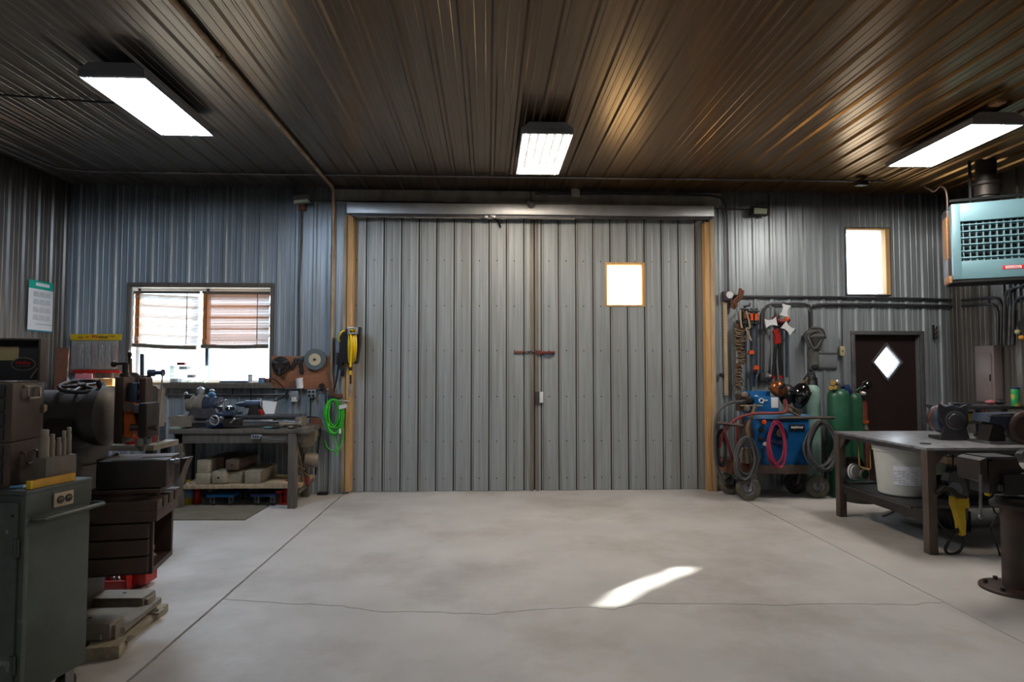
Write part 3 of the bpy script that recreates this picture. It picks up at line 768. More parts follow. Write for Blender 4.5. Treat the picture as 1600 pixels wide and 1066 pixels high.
for x, y in ((-0.06, 0.30), (-0.06, 0.05), (-0.62, 0.30), (-0.62, 0.05)):
    m = MB(); m.cyl(K.p(x - 0.016, y, 0.05), K.p(x + 0.016, y, 0.05), 0.05, n=18); cw = m.build('caster', 'rubber', ct)
    m = MB(); K.box(m, x - 0.025, x - 0.02, y - 0.025, y + 0.025, 0.045, 0.13); K.box(m, x + 0.02, x + 0.025, y - 0.025, y + 0.025, 0.045, 0.13); K.box(m, x - 0.03, x + 0.03, y - 0.03, y + 0.03, 0.122, 0.132); m.build('fork', 'machined', cw)
# chests
QX, QA = W(17, 700, 2.97).x, 9.0
Q = Frame((QX, 2.97, 0), QA)
ch = thing('machinist_chest', 'brown steel chest with drawers standing on the green cart, under the open-lidded chest', 'tool chest', Q.p(-0.25, 0.13, 1.04))
kb('body', 'chest_brown', -0.5, 0, 0.0, 0.27, 1.04, 1.245, 0.006, ch, Q)
for z in (1.06, 1.12, 1.18): 
    d_ = kb('drawer', 'chest_inside', -0.47, -0.03, -0.012, 0.004, z, z + 0.052, 0.003, ch, Q)
    kb('drawer_pull', 'chest_brown', -0.28, -0.22, -0.022, -0.012, z + 0.02, z + 0.032, 0.002, d_, Q)
def chest_handle(par, z, fr_, y=0.135):
    b_ = kb('handle_plate', 'chest_brown' if z < 1.3 else 'chest_handle', 0.0, 0.006, y - 0.055, y + 0.055, z + 0.02, z + 0.032, 0.002, par, fr_)
    m = MB(); m.tube([fr_.p(0.006, y - 0.05, z + 0.025), fr_.p(0.02, y - 0.05, z + 0.02), fr_.p(0.022, y - 0.05, z - 0.02), fr_.p(0.024, y - 0.042, z - 0.03), fr_.p(0.024, y + 0.042, z - 0.03), fr_.p(0.022, y + 0.05, z - 0.02), fr_.p(0.02, y + 0.05, z + 0.02), fr_.p(0.006, y + 0.05, z + 0.025)], 0.006, 8); m.build('handle', 'chest_brown' if z < 1.3 else 'chest_handle', par)
chest_handle(ch, 1.165, Q)
cu = thing('machinist_chest', 'brown steel tool chest with its lid open and an oval black and red sticker inside', 'tool chest', Q.p(-0.25, 0.13, 1.248))
kb('body', 'chest_brown', -0.5, 0, 0.0, 0.27, 1.247, 1.52, 0.006, cu, Q)
for z in (1.26, 1.325, 1.39, 1.455): kb('drawer', 'chest_inside', -0.47, -0.03, -0.012, 0.004, z, z + 0.055, 0.003, cu, Q)
chest_handle(cu, 1.475, Q)
m = MB(); m.prism([Q.p(0.001, 0.245, 1.41), Q.p(0.001, 0.275, 1.40), Q.p(0.001, 0.275, 1.375), Q.p(0.001, 0.245, 1.365)], Q.R @ Vector((0.012, 0, 0))); m.build('latch', 'chest_handle', cu)
ld = kb('lid', 'chest_inside', -0.5, 0.0, 0.285, 0.292, 1.525, 1.73, 0.002, cu, Q)
for x0, x1, y0, y1, z0, z1 in ((-0.008, 0.004, 0.215, 0.292, 1.522, 1.73), (-0.5, 0.004, 0.215, 0.292, 1.724, 1.734)): kb('lid_rim', 'chest_brown', x0, x1, y0, y1, z0, z1, 0.003, ld, Q)
def on_lid(px, py):
    d_ = W(px, py, 3.0) - Vector((0, 0, EYE)); n_ = Q.R @ Vector((0, 1, 0)); q_ = Q.p(0, 0.285, 1.6) - Vector((0, 0, EYE))
    return Vector((0, 0, EYE)) + d_ * (q_.dot(n_) / d_.dot(n_))
c0_ = on_lid(37, 569)
lr, lu = Q.R @ Vector((1, 0, 0)), Vector((0, 0, 1))
ln = lr.cross(lu)
m = MB(); m.cyl(on_lid(51, 591) + ln * 0.02, on_lid(71, 561) + ln * 0.006, 0.004, n=8); m.build('lid_stay', 'chest_handle', cu)
def oval(name, rx, ry, off, mt, par, n=28):
    m = MB(); c = c0_ + ln * off
    m.prism([c + lr * rx * math.cos(2 * math.pi * k / n) + lu * ry * math.sin(2 * math.pi * k / n) for k in range(n)], ln * 0.0015); return m.build(name, mt, par)
oval('sticker_border', 0.054, 0.0335, 0.0005, 'chest_handle', ld); oval('sticker', 0.049, 0.0285, 0.0022, 'ink_black', ld)
text('sticker_word', 'Holley', c0_ + ln * 0.004 + lu * 0.006, lr, lu, 0.019, 'ink_red', ld, width=0.066)
text('sticker_strap', '________', c0_ + ln * 0.004 - lu * 0.004, lr, lu, 0.012, 'paper_tan', ld, width=0.066)
pp = on_lid(2, 552.5)
m = MB(); m.prism([pp - lr * 0.08 - lu * 0.034 + ln * 0.0005, pp + lr * 0.077 - lu * 0.034 + ln * 0.0005, pp + lr * 0.077 + lu * 0.034 + ln * 0.0005, pp - lr * 0.08 + lu * 0.034 + ln * 0.0005], ln * 0.001); m.build('taped_note', 'paper_tan', ld)
# punch block and rule on the cart
pb = thing('punch_block', 'brown wooden block holding five upright punches on the green cart', 'tool block', K.p(-0.055, 0.2, 1.04))
kb('block', 'grey_wood', -0.088, -0.02, 0.116, 0.289, 1.041, 1.166, 0.008, pb)
for y, r, hgt, x in ((0.145, 0.021, 0.13, -0.062), (0.185, 0.013, 0.105, -0.06), (0.212, 0.012, 0.085, -0.05), (0.245, 0.011, 0.115, -0.055), (0.268, 0.012, 0.13, -0.05)):
    m = MB(); m.lathe(K.p(x, y, 1.163), (0, 0, 1), [(r, 0), (r, hgt * 0.75), (r * 0.82, hgt * 0.77), (r * 0.82, hgt), (r * 0.7, hgt + 0.004)], 14); m.build('punch', 'lathe_tan', pb)
yr = thing('folding_rule', 'yellow wooden folding rule lying on the edge of the green cart', 'rule', K.p(-0.01, 0.14, 1.04))
for k in range(3): kb('stick', 'yellow_wood', -0.024 + 0.0075 * k, -0.0175 + 0.0075 * k, 0.03, 0.265, 1.041, 1.077, 0.001, yr)
kb('end_cap', 'yellow_paint', -0.025, 0.0, 0.022, 0.031, 1.041, 1.078, 0.002, yr)
for k, (x, y, mt, lab) in enumerate(((-0.075, 0.02, 'blue_light', 'blue marker pen lying in front of the yellow rule on the cart'), (-0.05, 0.03, 'paper_white', 'white marker pen lying in front of the yellow rule on the cart'))):
    m = MB(); m.lathe(K.p(x - 0.03, y, 1.048), K.R @ Vector((1, 0.35, 0.05)), [(0.004, 0), (0.007, 0.004), (0.007, 0.05), (0.004, 0.06), (0.0015, 0.066)], 10); tag(m.build('marker_pen', mt), lab, 'pen')

# ------------------------------------------------------------------ shaper
sh = thing('metal_shaper', 'dark cast-iron metal shaper with a big ram and box table behind the green cart', 'machine', (-2.5, 3.85, 0))
YR = 3.92
m = MB()
xa, xb = W(20, 650, YR).x, W(183, 650, YR).x
zr = W(120, 650, YR).z
m.lathe((xa - 0.4, YR, zr), (1, 0, 0), [(0.155, 0), (0.158, xb - xa + 0.27), (0.175, xb - xa + 0.28), (0.182, xb - xa + 0.33), (0.182, xb - xa + 0.36), (0.15, xb - xa + 0.385), (0.13, xb - xa + 0.40)], 32)
m.build('ram', 'ram_iron', sh)
m = MB(); m.span((xa - 0.5, 3.72, 0.1), (W(100, 700, 3.72).x, 4.16, zr - 0.12), 0.03); m.build('column', 'iron_dark', sh)
m = MB(); m.pbox(66, 655, 112, 705, 3.74, 4.1, 0.02); m.build('ram_guide', 'iron_dark', sh)
# handwheel on the ram
hc = W(128, 604, YR - 0.02); ax = Vector((0.12, -0.27, 1)).normalized(); hu = ax.orthogonal().normalized(); hv = ax.cross(hu)
m = MB(); m.torus(hc, ax, 0.112, 0.012, 32, 8); hw = m.build('handwheel', 'iron_dark', sh)
for k in range(5):
    a_ = 2 * math.pi * k / 5 + 0.3
    m = MB(); m.cyl(hc, hc + (hu * math.cos(a_) + hv * math.sin(a_)) * 0.11, 0.012, 0.008, 8); m.build('spoke', 'iron_dark', hw)
m = MB(); m.cyl(hc - ax * 0.05, hc + ax * 0.02, 0.022, n=12); m.build('hub', 'iron_dark', hw)
kn = W(155, 606, YR - 0.05); m = MB(); m.lathe(kn, (0.1, -0.2, 1), [(0.008, 0), (0.013, 0.01), (0.014, 0.03), (0.01, 0.045), (0.004, 0.05)], 10); m.build('crank_knob', 'black_plastic', hw)
# head: slide, ways, clapper box
HX0, HX1 = W(178, 640, 3.75).x, W(192, 640, 3.75).x
m = MB(); m.span((HX0, 3.75, 1.15), (HX1, 3.87, 1.535), 0.006); m.build('head_slide', 'iron_brown', sh)
m = MB(); m.span((HX1, 3.80, 1.19), (HX1 + 0.05, 3.87, 1.50), 0.004)
for k in range(4): m.span((HX1 + 0.045, 3.80, 1.25 + 0.06 * k), (HX1 + 0.07, 3.88, 1.28 + 0.06 * k), 0.002)
m.build('slide_way', 'bluegrey_steel', sh)
m = MB(); m.span((HX1 + 0.06, 3.80, 1.22), (HX1 + 0.10, 3.88, 1.53), 0.006); m.build('tool_slide', 'iron_brown', sh)
m = MB(); m.prism([W(193, 628, 3.75), W(209, 630, 3.75), W(208, 683, 3.75), W(194, 683, 3.75)], (0, 0.08, 0)); ol = m.build('clapper_plate', 'orange_paint', sh)
m = MB(); m.cyl(W(201, 636, 3.75), W(201, 636, 3.70), 0.032, n=6); m.build('pivot_nut', 'iron_brown', ol)
m = MB(); m.pbox(208, 632, 217, 646, 3.70, 3.8, 0.006); m.build('spacer', 'machined', sh)
m = MB(); m.pbox(215, 630, 229, 684, 3.68, 3.82, 0.008); m.build('clapper_box', 'iron_dark', sh)
m = MB(); m.lathe(W(204, 668, 3.70), (1, 0.1, -0.02), [(0.02, 0), (0.02, 0.05), (0.012, 0.055), (0.012, 0.12), (0.017, 0.125), (0.017, 0.145)], 12); m.build('clamp_handle', 'iron_brown', sh)
m = MB(); m.lathe(W(221, 684, 3.73), (0.1, 0, -1), [(0.03, 0), (0.036, 0.02), (0.036, 0.045), (0.02, 0.06), (0.012, 0.08)], 12); m.build('tool_holder', 'lathe_tan', sh)
m = MB(); m.cyl(W(231, 686, 3.70), W(231, 694, 3.70), 0.02, n=10); m.build('tool_bit', 'machined', sh)
# feed crank on top of the head
cb = Vector(((HX0 + HX1) / 2, 3.81, 1.535))
m = MB(); m.lathe(cb, (0, 0, 1), [(0.034, 0), (0.026, 0.02), (0.016, 0.025), (0.016, 0.085), (0.01, 0.09)], 14); fc = m.build('feed_screw', 'iron_dark', sh)
pa, pc = W(178, 569, 3.84), W(202, 567, 3.84)
m = MB(); m.cyl(pa, pc, 0.009, n=10); m.build('crank_bar', 'iron_dark', fc)
m = MB(); m.ball(pa, 0.019, 14); m.build('crank_ball', 'iron_dark', fc)
m = MB(); m.lathe(pc, (0.02, 0, 1), [(0.012, -0.01), (0.007, 0.012), (0.008, 0.03), (0.013, 0.045), (0.013, 0.055), (0.007, 0.064)], 12); m.build('crank_handle', 'iron_dark', fc)
# box table with T slots
tx0, tx1 = -2.75, -1.835
ty0, ty1 = 3.60, 4.0
TC = (-1.835, 3.60, 0)
m = MB(); m.span((tx0, ty0, 0.735), (tx1, ty1, 0.795), 0.003); m.turn(TC, 10.5); tb = m.build('table_top', 'iron_brown', sh)
for y0, y1 in ((3.60, 3.685), (3.715, 3.79), (3.82, 3.895), (3.925, 4.03)):
    m = MB(); m.span((tx0, y0, 0.795), (tx1, y1, 0.85), 0.003); m.turn(TC, 10.5); m.build('slot_rail', 'iron_brown', tb)
for y0, y1, z0, z1 in ((3.60, 3.64, 0.455, 0.54), (3.60, 3.64, 0.55, 0.635), (3.60, 3.64, 0.645, 0.725)):
    m = MB(); m.span((tx0, y0 + 0.005, z0), (tx1 - 0.045, y1, z1), 0.004); m.turn(TC, 10.5); m.build('front_rail', 'iron_brown', sh)
m = MB(); m.span((tx0, 3.635, 0.445), (tx1 - 0.03, 3.66, 0.736)); m.span((tx0, 3.98, 0.445), (tx1 - 0.03, 4.01, 0.736)); m.span((tx0, 3.635, 0.44), (tx1 - 0.03, 4.01, 0.47)); m.span((tx0, 3.64, 0.445), (tx0 + 0.3, 4.0, 0.736)); m.turn(TC, 10.5); m.build('table_box', 'iron_brown', sh)
for k, lab in enumerate(('clamp bolt nearest the front in the open side of the shaper table', 'second clamp bolt from the front in the open side of the shaper table', 'third clamp bolt from the front in the open side of the shaper table', 'clamp bolt furthest back in the open side of the shaper table')):
    m = MB(); p = Vector((tx1 - 0.10 - 0.05 * (k % 2), 3.69 + 0.075 * k, 0.472))
    m.lathe(p, (random.uniform(-1, 1), random.uniform(-0.4, 0.4), 0.5), [(0.014, 0), (0.014, 0.06), (0.026, 0.062), (0.026, 0.085)], 6); m.turn(TC, 10.5); tag(m.build('clamp_bolt', 'lathe_tan'), lab, 'bolt', 'bolts heaped inside the shaper table')
# base casting with two lobes and tabs
m = MB()
m.prism([(-2.9, 3.62, 0.085), (-2.14, 3.62, 0.085), (-2.06, 3.72, 0.085), (-2.09, 4.18, 0.085), (-2.2, 4.22, 0.085), (-2.9, 4.22, 0.085)], (0, 0, 0.03)); m.build('base_pan', 'lathe_tan', sh)
for y0, y1, xr in ((3.63, 3.79, -2.09), (4.03, 4.20, -2.125)):
    m = MB(); m.box((xr - 0.17, (y0 + y1) / 2, 0.115), (0.34, y1 - y0, 0.115), bev=0.035); lo = m.build('foot_lobe', 'lathe_tan', sh)
    m = MB(); m.span((xr - 0.03, y0 + 0.03, 0.05), (xr + 0.08, y0 + 0.11, 0.062), 0.002); m.build('tab', 'lathe_tan', lo)
    m = MB(); m.span((xr - 0.01, y0 + 0.025, 0.05), (xr + 0.015, y0 + 0.115, 0.15), 0.003); m.build('tab_rib', 'lathe_tan', lo)
    for dx, dy in ((0.05, 0.07), (-0.16, 0.08)):
        zz = 0.0625 if dx > 0 else 0.1735
        m = MB(); m.cyl((xr + dx, y0 + dy, zz - 0.002), (xr + dx, y0 + dy, zz + 0.001), 0.011, n=10); m.build('bolt_hole', 'ink_black', lo)
m = MB(); m.span((-2.17, 3.68, 0.0), (-2.08, 4.25, 0.054), 0.004); tag(m.build('wood_skid', 'timber'), 'long wooden skid under the front edge of the shaper base', 'skid')
m = MB(); m.box((-2.105, 3.625, 0.036), (0.17, 0.13, 0.07), rz=0.2, bev=0.004); tag(m.build('wood_block', 'timber'), 'short wooden block on the floor at the corner of the shaper base', 'block')
# slanted guard and wiring between cart and table
m = MB(); m.prism([W(128, 712, 4.2), W(140, 716, 4.2), W(160, 765, 4.2), (W(150, 770, 4.2))], (0, 0.12, 0)); m.build('belt_guard', 'lathe_tan', sh)
m = MB(); m.tube(PX([(125, 727, 3.9), (150, 724, 3.9), (170, 717, 3.9), (186, 708, 3.9)]), 0.009, 8, smooth=4); m.build('feed_lever', 'lathe_tan', sh)
m = MB()
for k in range(5):
    p = W(146 + 8 * k, 766 - (k % 2) * 3, 3.72); m.ball((p.x, p.y + 0.02 * k, 0.868), (0.018, 0.016, 0.017), 8)
m.build('clamp_nut', 'iron_plate', sh, kind='stuff')
# vise on the table
vz = 0.851
vs = thing('machine_vise', 'big dark machine vise bolted on top of the shaper table', 'vise', (-2.1, 3.82, vz))
m = MB(); m.lathe((-2.07, 3.84, vz), (0, 0, 1), [(0.19, 0), (0.19, 0.016), (0.165, 0.024)], 28); m.turn(TC, 10.5); m.build('swivel_base', 'iron_brown', vs)
m = MB(); m.span((-2.22, 3.69, vz + 0.024), (-1.85, 4.0, vz + 0.05), 0.004); m.turn(TC, 10.5); m.build('vise_bed', 'iron_brown', vs)
m = MB(); m.pbox(161, 719, 260, 762, 3.68, 3.80, 0.008); m.turn((W(260, 740, 3.68).x, 3.68, 0), 10.5); fj = m.build('front_jaw', 'iron_dark', vs)
m = MB(); m.ball(W(207, 743, 3.678), (0.022, 0.02, 0.02), 12); m.build('jaw_boss', 'iron_brown', fj)
m = MB(); m.span((-2.22, 3.80, vz + 0.05), (-2.0, 3.9, 1.06), 0.004); m.turn(TC, 10.5); m.build('slide_block', 'iron_brown', vs)
m = MB(); m.span((-2.22, 3.87, vz + 0.05), (-1.84, 4.02, 1.06), 0.006); m.turn(TC, 10.5); m.build('rear_jaw', 'iron_brown', vs)
m = MB(); m.prism([W(280, 748, 3.95), W(281, 717, 3.95), W(293, 716, 3.95), W(287, 728, 3.95)], (0, 0.08, 0)); m.build('jaw_tail', 'iron_brown', vs)
m = MB(); m.lathe(W(258, 721, 3.74), (1, 0.25, 0), [(0.011, 0), (0.011, 0.05), (0.016, 0.055), (0.014, 0.075)], 10); m.build('screw_handle', 'machined', vs)
# red parts tray on the floor behind the base
rt = thing('parts_tray', 'red metal parts tray on the floor under the shaper table', 'tray', (-2.7, 4.7, 0))
bx0, bx1 = W(140, 915, 4.62).x, W(200, 915, 4.62).x
for s_ in (((bx0 - 0.1, 4.60, 0.001), (bx1, 4.615, 0.085)), ((bx0 - 0.1, 4.83, 0.001), (bx1, 4.845, 0.13)), ((bx0 - 0.1, 4.60, 0.0), (bx1, 4.84, 0.012)), ((bx1 - 0.012, 4.60, 0), (bx1, 4.84, 0.125))):
    m = MB(); m.span(*s_, bev=0.003); m.build('tray_wall', 'red_paint', rt)
m = MB(); m.span((bx1 + 0.0, 4.68, 0.03), (bx1 + 0.09, 4.84, 0.125), 0.006); m.build('handle_box', 'red_paint', rt)
for k, lab in enumerate(('leftmost of the steel tools in the red tray under the shaper', 'second from left of the steel tools in the red tray under the shaper', 'third from left of the steel tools in the red tray under the shaper', 'rightmost of the steel tools in the red tray under the shaper')):
    m = MB(); m.lathe((bx0 + 0.05 + 0.06 * k, 4.70 + 0.03 * (k % 2), 0.02), (random.uniform(-0.6, 0.6), 0.2, 1), [(0.014, 0), (0.014, 0.08), (0.02, 0.085), (0.02, 0.1)], 8); tag(m.build('hand_tool', 'machined'), lab, 'tool', 'tools in the red tray')
# ------------------------------------------------------------------ bench and drill press behind the shaper
bn = thing('side_bench', 'wooden bench behind the shaper with cans and gloves on it', 'bench', (-3.6, 5.4, 0))
zb_ = W(190, 696, 5.15).z
bx0, bx1 = W(85, 700, 5.15).x, W(240, 700, 5.15).x
m = MB(); m.span((bx0, 5.15, zb_ - 0.045), (bx1, 5.56, zb_), 0.004); m.build('top', 'lathe_tan', bn)
for x, y in ((bx1 - 0.04, 5.19), (bx1 - 0.09, 5.52), (bx0 + 0.1, 5.2), (bx0 + 0.1, 5.52)):
    m = MB(); m.span((x - 0.03, y - 0.03, 0), (x + 0.03, y + 0.03, zb_ - 0.045), 0.004); m.build('leg', 'iron_dark', bn)
m = MB(); m.span((bx0 + 0.1, 5.5, 0.4), (bx1 - 0.08, 5.53, 0.46)); m.build('rail', 'bluegrey_steel', bn)
dp = thing('drill_press', 'old bench drill press with a tan guard panel in front of the left window', 'drill press', W(236, 690, 5.45))
YP = 5.40
m = MB(); m.span((W(222, 680, YP).x, YP - 0.12, zb_), (W(247, 680, YP).x, YP + 0.14, zb_ + 0.16), 0.015); m.build('base', 'bluegrey_steel', dp)
m = MB(); m.pprism([(229, 668), (246, 668), (247, 608), (243, 603), (231, 602), (229, 606)], YP - 0.06, YP + 0.05); m.build('guard_panel', 'lathe_tan', dp)
m = MB(); m.pprism([(227, 668), (229.5, 668), (229.5, 604), (226, 603)], YP - 0.07, YP + 0.05); m.build('lit_guard_edge', 'plastic_white', dp)  # white strip stands in for window light along the guard
m = MB(); m.cyl(W(222, 668, YP + 0.08), W(222, 553, YP + 0.08), 0.016, n=12); m.build('column', 'bluegrey_steel', dp)
m = MB(); m.cyl(W(204, 600, YP + 0.05), W(204, 560, YP + 0.05), 0.014, n=10); m.build('feed_rod', 'rust', dp)
m = MB(); m.box(W(216, 596, YP), (0.17, 0.12, 0.10), bev=0.02); m.lathe(W(212, 592, YP - 0.07), (0, -1, 0.1), [(0.045, 0), (0.05, 0.02), (0.05, 0.05), (0.03, 0.055)], 18); m.build('head', 'iron_brown', dp)
m = MB(); m.lathe(W(232, 583, YP), (1, 0, 0.02), [(0.03, 0), (0.03, 0.05), (0.018, 0.055), (0.018, 0.11), (0.03, 0.112), (0.03, 0.125)], 14); m.build('spindle_arm', 'bluegrey_steel', dp)
m = MB(); m.cyl(W(254, 583, YP - 0.02), W(246, 702, YP - 0.14), 0.007, n=8); m.build('pull_rod', 'machined', dp)
m = MB(); m.prism([W(230, 578, YP - 0.05), W(231, 570, YP - 0.05), W(236, 564, YP - 0.05), W(243, 563, YP - 0.05), W(241, 569, YP - 0.05), W(237, 576, YP - 0.05)], (0, 0.008, 0)); m.build('chip_shield', 'clear_plastic', dp)
def can(name, px, pyb, Y, w, h, material, label, cat, z=None, lid=None, handle=False):
    c = W(px, pyb, Y); z0 = c.z if z is None else z
    t = thing(name, label, cat, (c.x, Y, z0))
    m = MB(); m.lathe((c.x, Y, z0), (0, 0, 1), [(w * 0.97, 0), (w, 0.006), (w, h - 0.006), (w * 0.97, h)], 22); m.build('body', material, t)
    if lid:
        m = MB(); m.lathe((c.x, Y, z0 + h), (0, 0, 1), [(w * 1.02, -0.012), (w * 1.02, 0.004), (w * 0.9, 0.006)], 22); m.build('lid', lid, t)
    return t
can('coffee_can', 209, 697, 5.24, 0.066, 0.15, 'red_paint', 'bright red tin can at the right end of the bench behind the shaper', 'can', zb_)
can('coffee_can', 233, 697, 5.34, 0.055, 0.16, 'red_dark', 'darker red can beside the red tin at the bench end', 'can', zb_)
can('tin_can', 188, 697, 5.3, 0.06, 0.13, 'teal_cloth', 'dull green tin on the bench behind the shaper', 'can', zb_)
pn = thing('frying_pan', 'black shallow pan with a handle on the bench behind the shaper', 'pan', W(158, 697, 5.27))
pc_ = W(158, 697, 5.27); pc_.z = zb_
m = MB(); m.lathe(pc_, (0, 0, 1), [(0.085, 0), (0.1, 0.022), (0.096, 0.022), (0.08, 0.006), (0.0, 0.006)], 24); m.build('dish', 'black_plastic', pn)
m = MB(); m.tube([pc_ + Vector((-0.09, -0.01, 0.018)), pc_ + Vector((-0.15, -0.02, 0.022)), pc_ + Vector((-0.19, -0.02, 0.012))], 0.012, 8); m.build('handle', 'grey_wood', pn)
gl = thing('work_gloves', 'yellow work gloves lying on the black pan', 'gloves', pc_ + Vector((0, 0, 0.03)))
for dx, s_ in ((-0.04, 1.0), (0.045, 1.15)):
    m = MB(); m.ball(pc_ + Vector((dx, 0, 0.045)), (0.055 * s_, 0.04, 0.03 * s_), 12)
    for k in range(4): m.cyl(pc_ + Vector((dx + 0.03, -0.03 + 0.02 * k, 0.045)), pc_ + Vector((dx + 0.085, -0.035 + 0.022 * k, 0.035)), 0.011, 0.009, 8)
    m.build('glove', 'glove_yellow', gl)
m = MB(); rd = W(128, 697, 5.3); m.prism([(rd.x - 0.06, 5.26, zb_), (rd.x + 0.06, 5.26, zb_), (rd.x + 0.05, 5.26, zb_ + 0.12), (rd.x - 0.01, 5.26, zb_ + 0.13)], (0, 0.12, 0)); tag(m.build('oil_funnel', 'red_dark'), 'dark red metal funnel on the bench just right of the cart', 'funnel')
# wall shelf in the corner and what stands on it
zs_ = W(150, 614, 7.75).z
shf = thing('corner_shelf', 'narrow wooden wall shelf in the back left corner behind the ram', 'shelf', W(120, 614, 7.9))
m = MB(); m.span((XL + 0.04, 7.62, zs_ - 0.03), (W(196, 600, 7.7).x, D - 0.025, zs_), 0.003); m.build('board', 'grey_wood', shf)
for px in (75, 180):
    x = W(px, 600, 7.8).x; m = MB(); m.prism([(x - 0.015, D - 0.022, zs_ - 0.03), (x - 0.015, 7.7, zs_ - 0.03), (x - 0.015, D - 0.022, zs_ - 0.28)], (0.03, 0, 0)); m.build('bracket', 'iron_plate', shf)
pd = thing('plier_display', 'hanging display card with a yellow header and packs of pliers, left of the window', 'display card', W(150, 550, D))
YD = D - 0.06
m = MB(); m.pbox(110, 522, 189.5, 531.5, YD - 0.004, YD + 0.01); hd = m.build('header', 'yellow_paint', pd)
def marks(par, x0, x1, y, Y, h, mt, n, seed):
    "a printed word too small to read: a row of letter-like strokes"
    r_ = random.Random(seed); m = MB(); w = (x1 - x0) / n
    for k in range(n):
        m.pbox(x0 + k * w + 0.15 * w, y - h / 2 + r_.uniform(0, 0.25) * h, x0 + (k + 1) * w - 0.15 * w, y + h / 2 - r_.uniform(0, 0.2) * h, Y - 0.001, Y)
    return m.build('lettering', mt, par, kind='stuff')
marks(hd, 122, 130, 527.5, YD - 0.0045, 3, 'red_dark', 4, 1); marks(hd, 133, 139, 526.5, YD - 0.0045, 4.5, 'orange_paint', 3, 2)
marks(hd, 143, 153, 526, YD - 0.0045, 4.5, 'red_paint', 3, 3); marks(hd, 154, 168, 527, YD - 0.0045, 4, 'ink_black', 6, 4); marks(hd, 169, 180, 525.5, YD - 0.0045, 2.5, 'red_dark', 6, 5)
m = MB(); m.pbox(110, 531, 188, 583, YD + 0.004, YD + 0.012); m.build('backing_card', 'lathe_tan', pd)
for k in range(7):
    x = 116 + 10.6 * k
    m = MB(); p0 = W(x - 3, 573, YD - 0.014); p1 = W(x + 3, 573, YD - 0.014); pv = W(x, 553, YD - 0.014)
    m.tube([p0, pv + Vector((-0.018, 0, -0.05)), pv, pv + Vector((0.012, 0, 0.06)), pv + Vector((0.004, 0, 0.11))], 0.009, 6, smooth=3)
    m.tube([p1, pv + Vector((0.018, 0, -0.05)), pv, pv + Vector((-0.012, 0, 0.06)), pv + Vector((-0.004, 0, 0.11))], 0.009, 6, smooth=3)
    m.build('pliers', 'machined' if k % 3 else 'red_dark', pd)
m = MB()
for k in range(7):
    x = 116 + 10.6 * k; m.pbox(x - 4.7, 533, x + 4.7, 577, YD - 0.032, YD - 0.03, 0)
m.build('blister_pack', 'clear_plastic', pd, kind='stuff')
m = MB(); m.pbox(113, 578, 150, 583, YD - 0.03, YD, 0.003); m.pbox(153, 579, 187, 583, YD - 0.03, YD, 0.003); m.build('price_rail', 'red_paint', pd, kind='stuff')
def onshelf(px, w, d, h, rz, material, label, name='cardboard_box', Y=7.8, cat='box', z=None):
    c = W(px, 600, Y); z0 = zs_ if z is None else z
    t = thing(name, label, cat, (c.x, Y, z0))
    m = MB(); m.box((c.x, Y, z0 + h / 2), (w, d, h), rz=rz, bev=0.003); m.build('body', material, t)
    m = MB(); m.box((c.x, Y, z0 + h + 0.001), (w * 0.2, d * 0.99, 0.003), rz=rz); m.build('tape', 'paper_tan', t)
    return t
onshelf(131, 0.17, 0.14, 0.23, 0.5, 'skin_pink', 'pinkish box with a white flap on the corner shelf')
onshelf(163, 0.25, 0.14, 0.17, 0.08, 'cardboard', 'brown cardboard box on the corner shelf under the plier display')
c_ = W(168, 608, 7.66); m = MB(); m.lathe((c_.x - 0.07, 7.66, zs_ + 0.046), (1, 0.1, 0), [(0.022, 0), (0.045, 0.0), (0.045, 0.12), (0.022, 0.12)], 18, caps=False); tag(m.build('tape_roll', 'yellow_paint'), 'yellow roll lying in front of the brown box on the corner shelf', 'roll')
sp = thing('spray_bottle', 'small clear bottle on the corner shelf beside the plank', 'bottle', W(103, 600, 7.75))
c_ = W(103, 600, 7.75); m = MB(); m.lathe((c_.x, 7.75, zs_), (0, 0, 1), [(0.045, 0), (0.048, 0.12), (0.04, 0.16), (0.018, 0.2), (0.018, 0.22)], 14); m.build('body', 'plastic_white', sp)
m = MB(); m.box((c_.x, 7.74, zs_ + 0.24), (0.03, 0.07, 0.04), bev=0.006); m.build('nozzle', 'iron_dark', sp)
pk = W(89, 560, 7.35); m = MB(); m.prism([(pk.x - 0.067, 7.36, 0.0), (pk.x + 0.067, 7.36, 0.0), (pk.x + 0.067, 7.44, W(89, 543, 7.4).z), (pk.x - 0.067, 7.44, W(89, 543, 7.4).z)], (0, 0.02, 0)); tag(m.build('plank', 'rust'), 'reddish-brown plank standing upright in the back left corner', 'plank')
# ------------------------------------------------------------------ calendar on the left wall
cl = thing('wall_calendar', 'white calendar sheet with a teal header pinned on the left wall', 'calendar', XW(64, 478, XL + 0.03))
pY0, pY1 = XW(45, 470, XL + 0.03).y, XW(83, 480, XL + 0.03).y
zt_, zb2 = XW(64, 440, XL + 0.03).z, XW(64, 518, XL + 0.03).z
xx = XL + 0.024
def wallq(y0, y1, z0, z1, off, mt, nm, par=cl):
    m = MB(); m.span((xx + off, y0, z0), (xx + off + 0.0015, y1, z1)); return m.build(nm, mt, par)
sheet_ = wallq(pY0, pY1, zb2, zt_, 0, 'paper_white', 'sheet')
hh = zt_ - zb2
wallq(pY0, pY1, zt_ - hh * 0.16, zt_ + 0.004, 0.0018, 'teal', 'header')
wallq(pY0, pY1, zb2 - 0.004, zb2 + 0.012, 0.0018, 'teal_dark', 'bottom_edge')
wallq(pY0 + 0.12, pY1, zb2 + hh * 0.135, zb2 + hh * 0.145, 0.0018, 'ink_grey', 'fold_line')
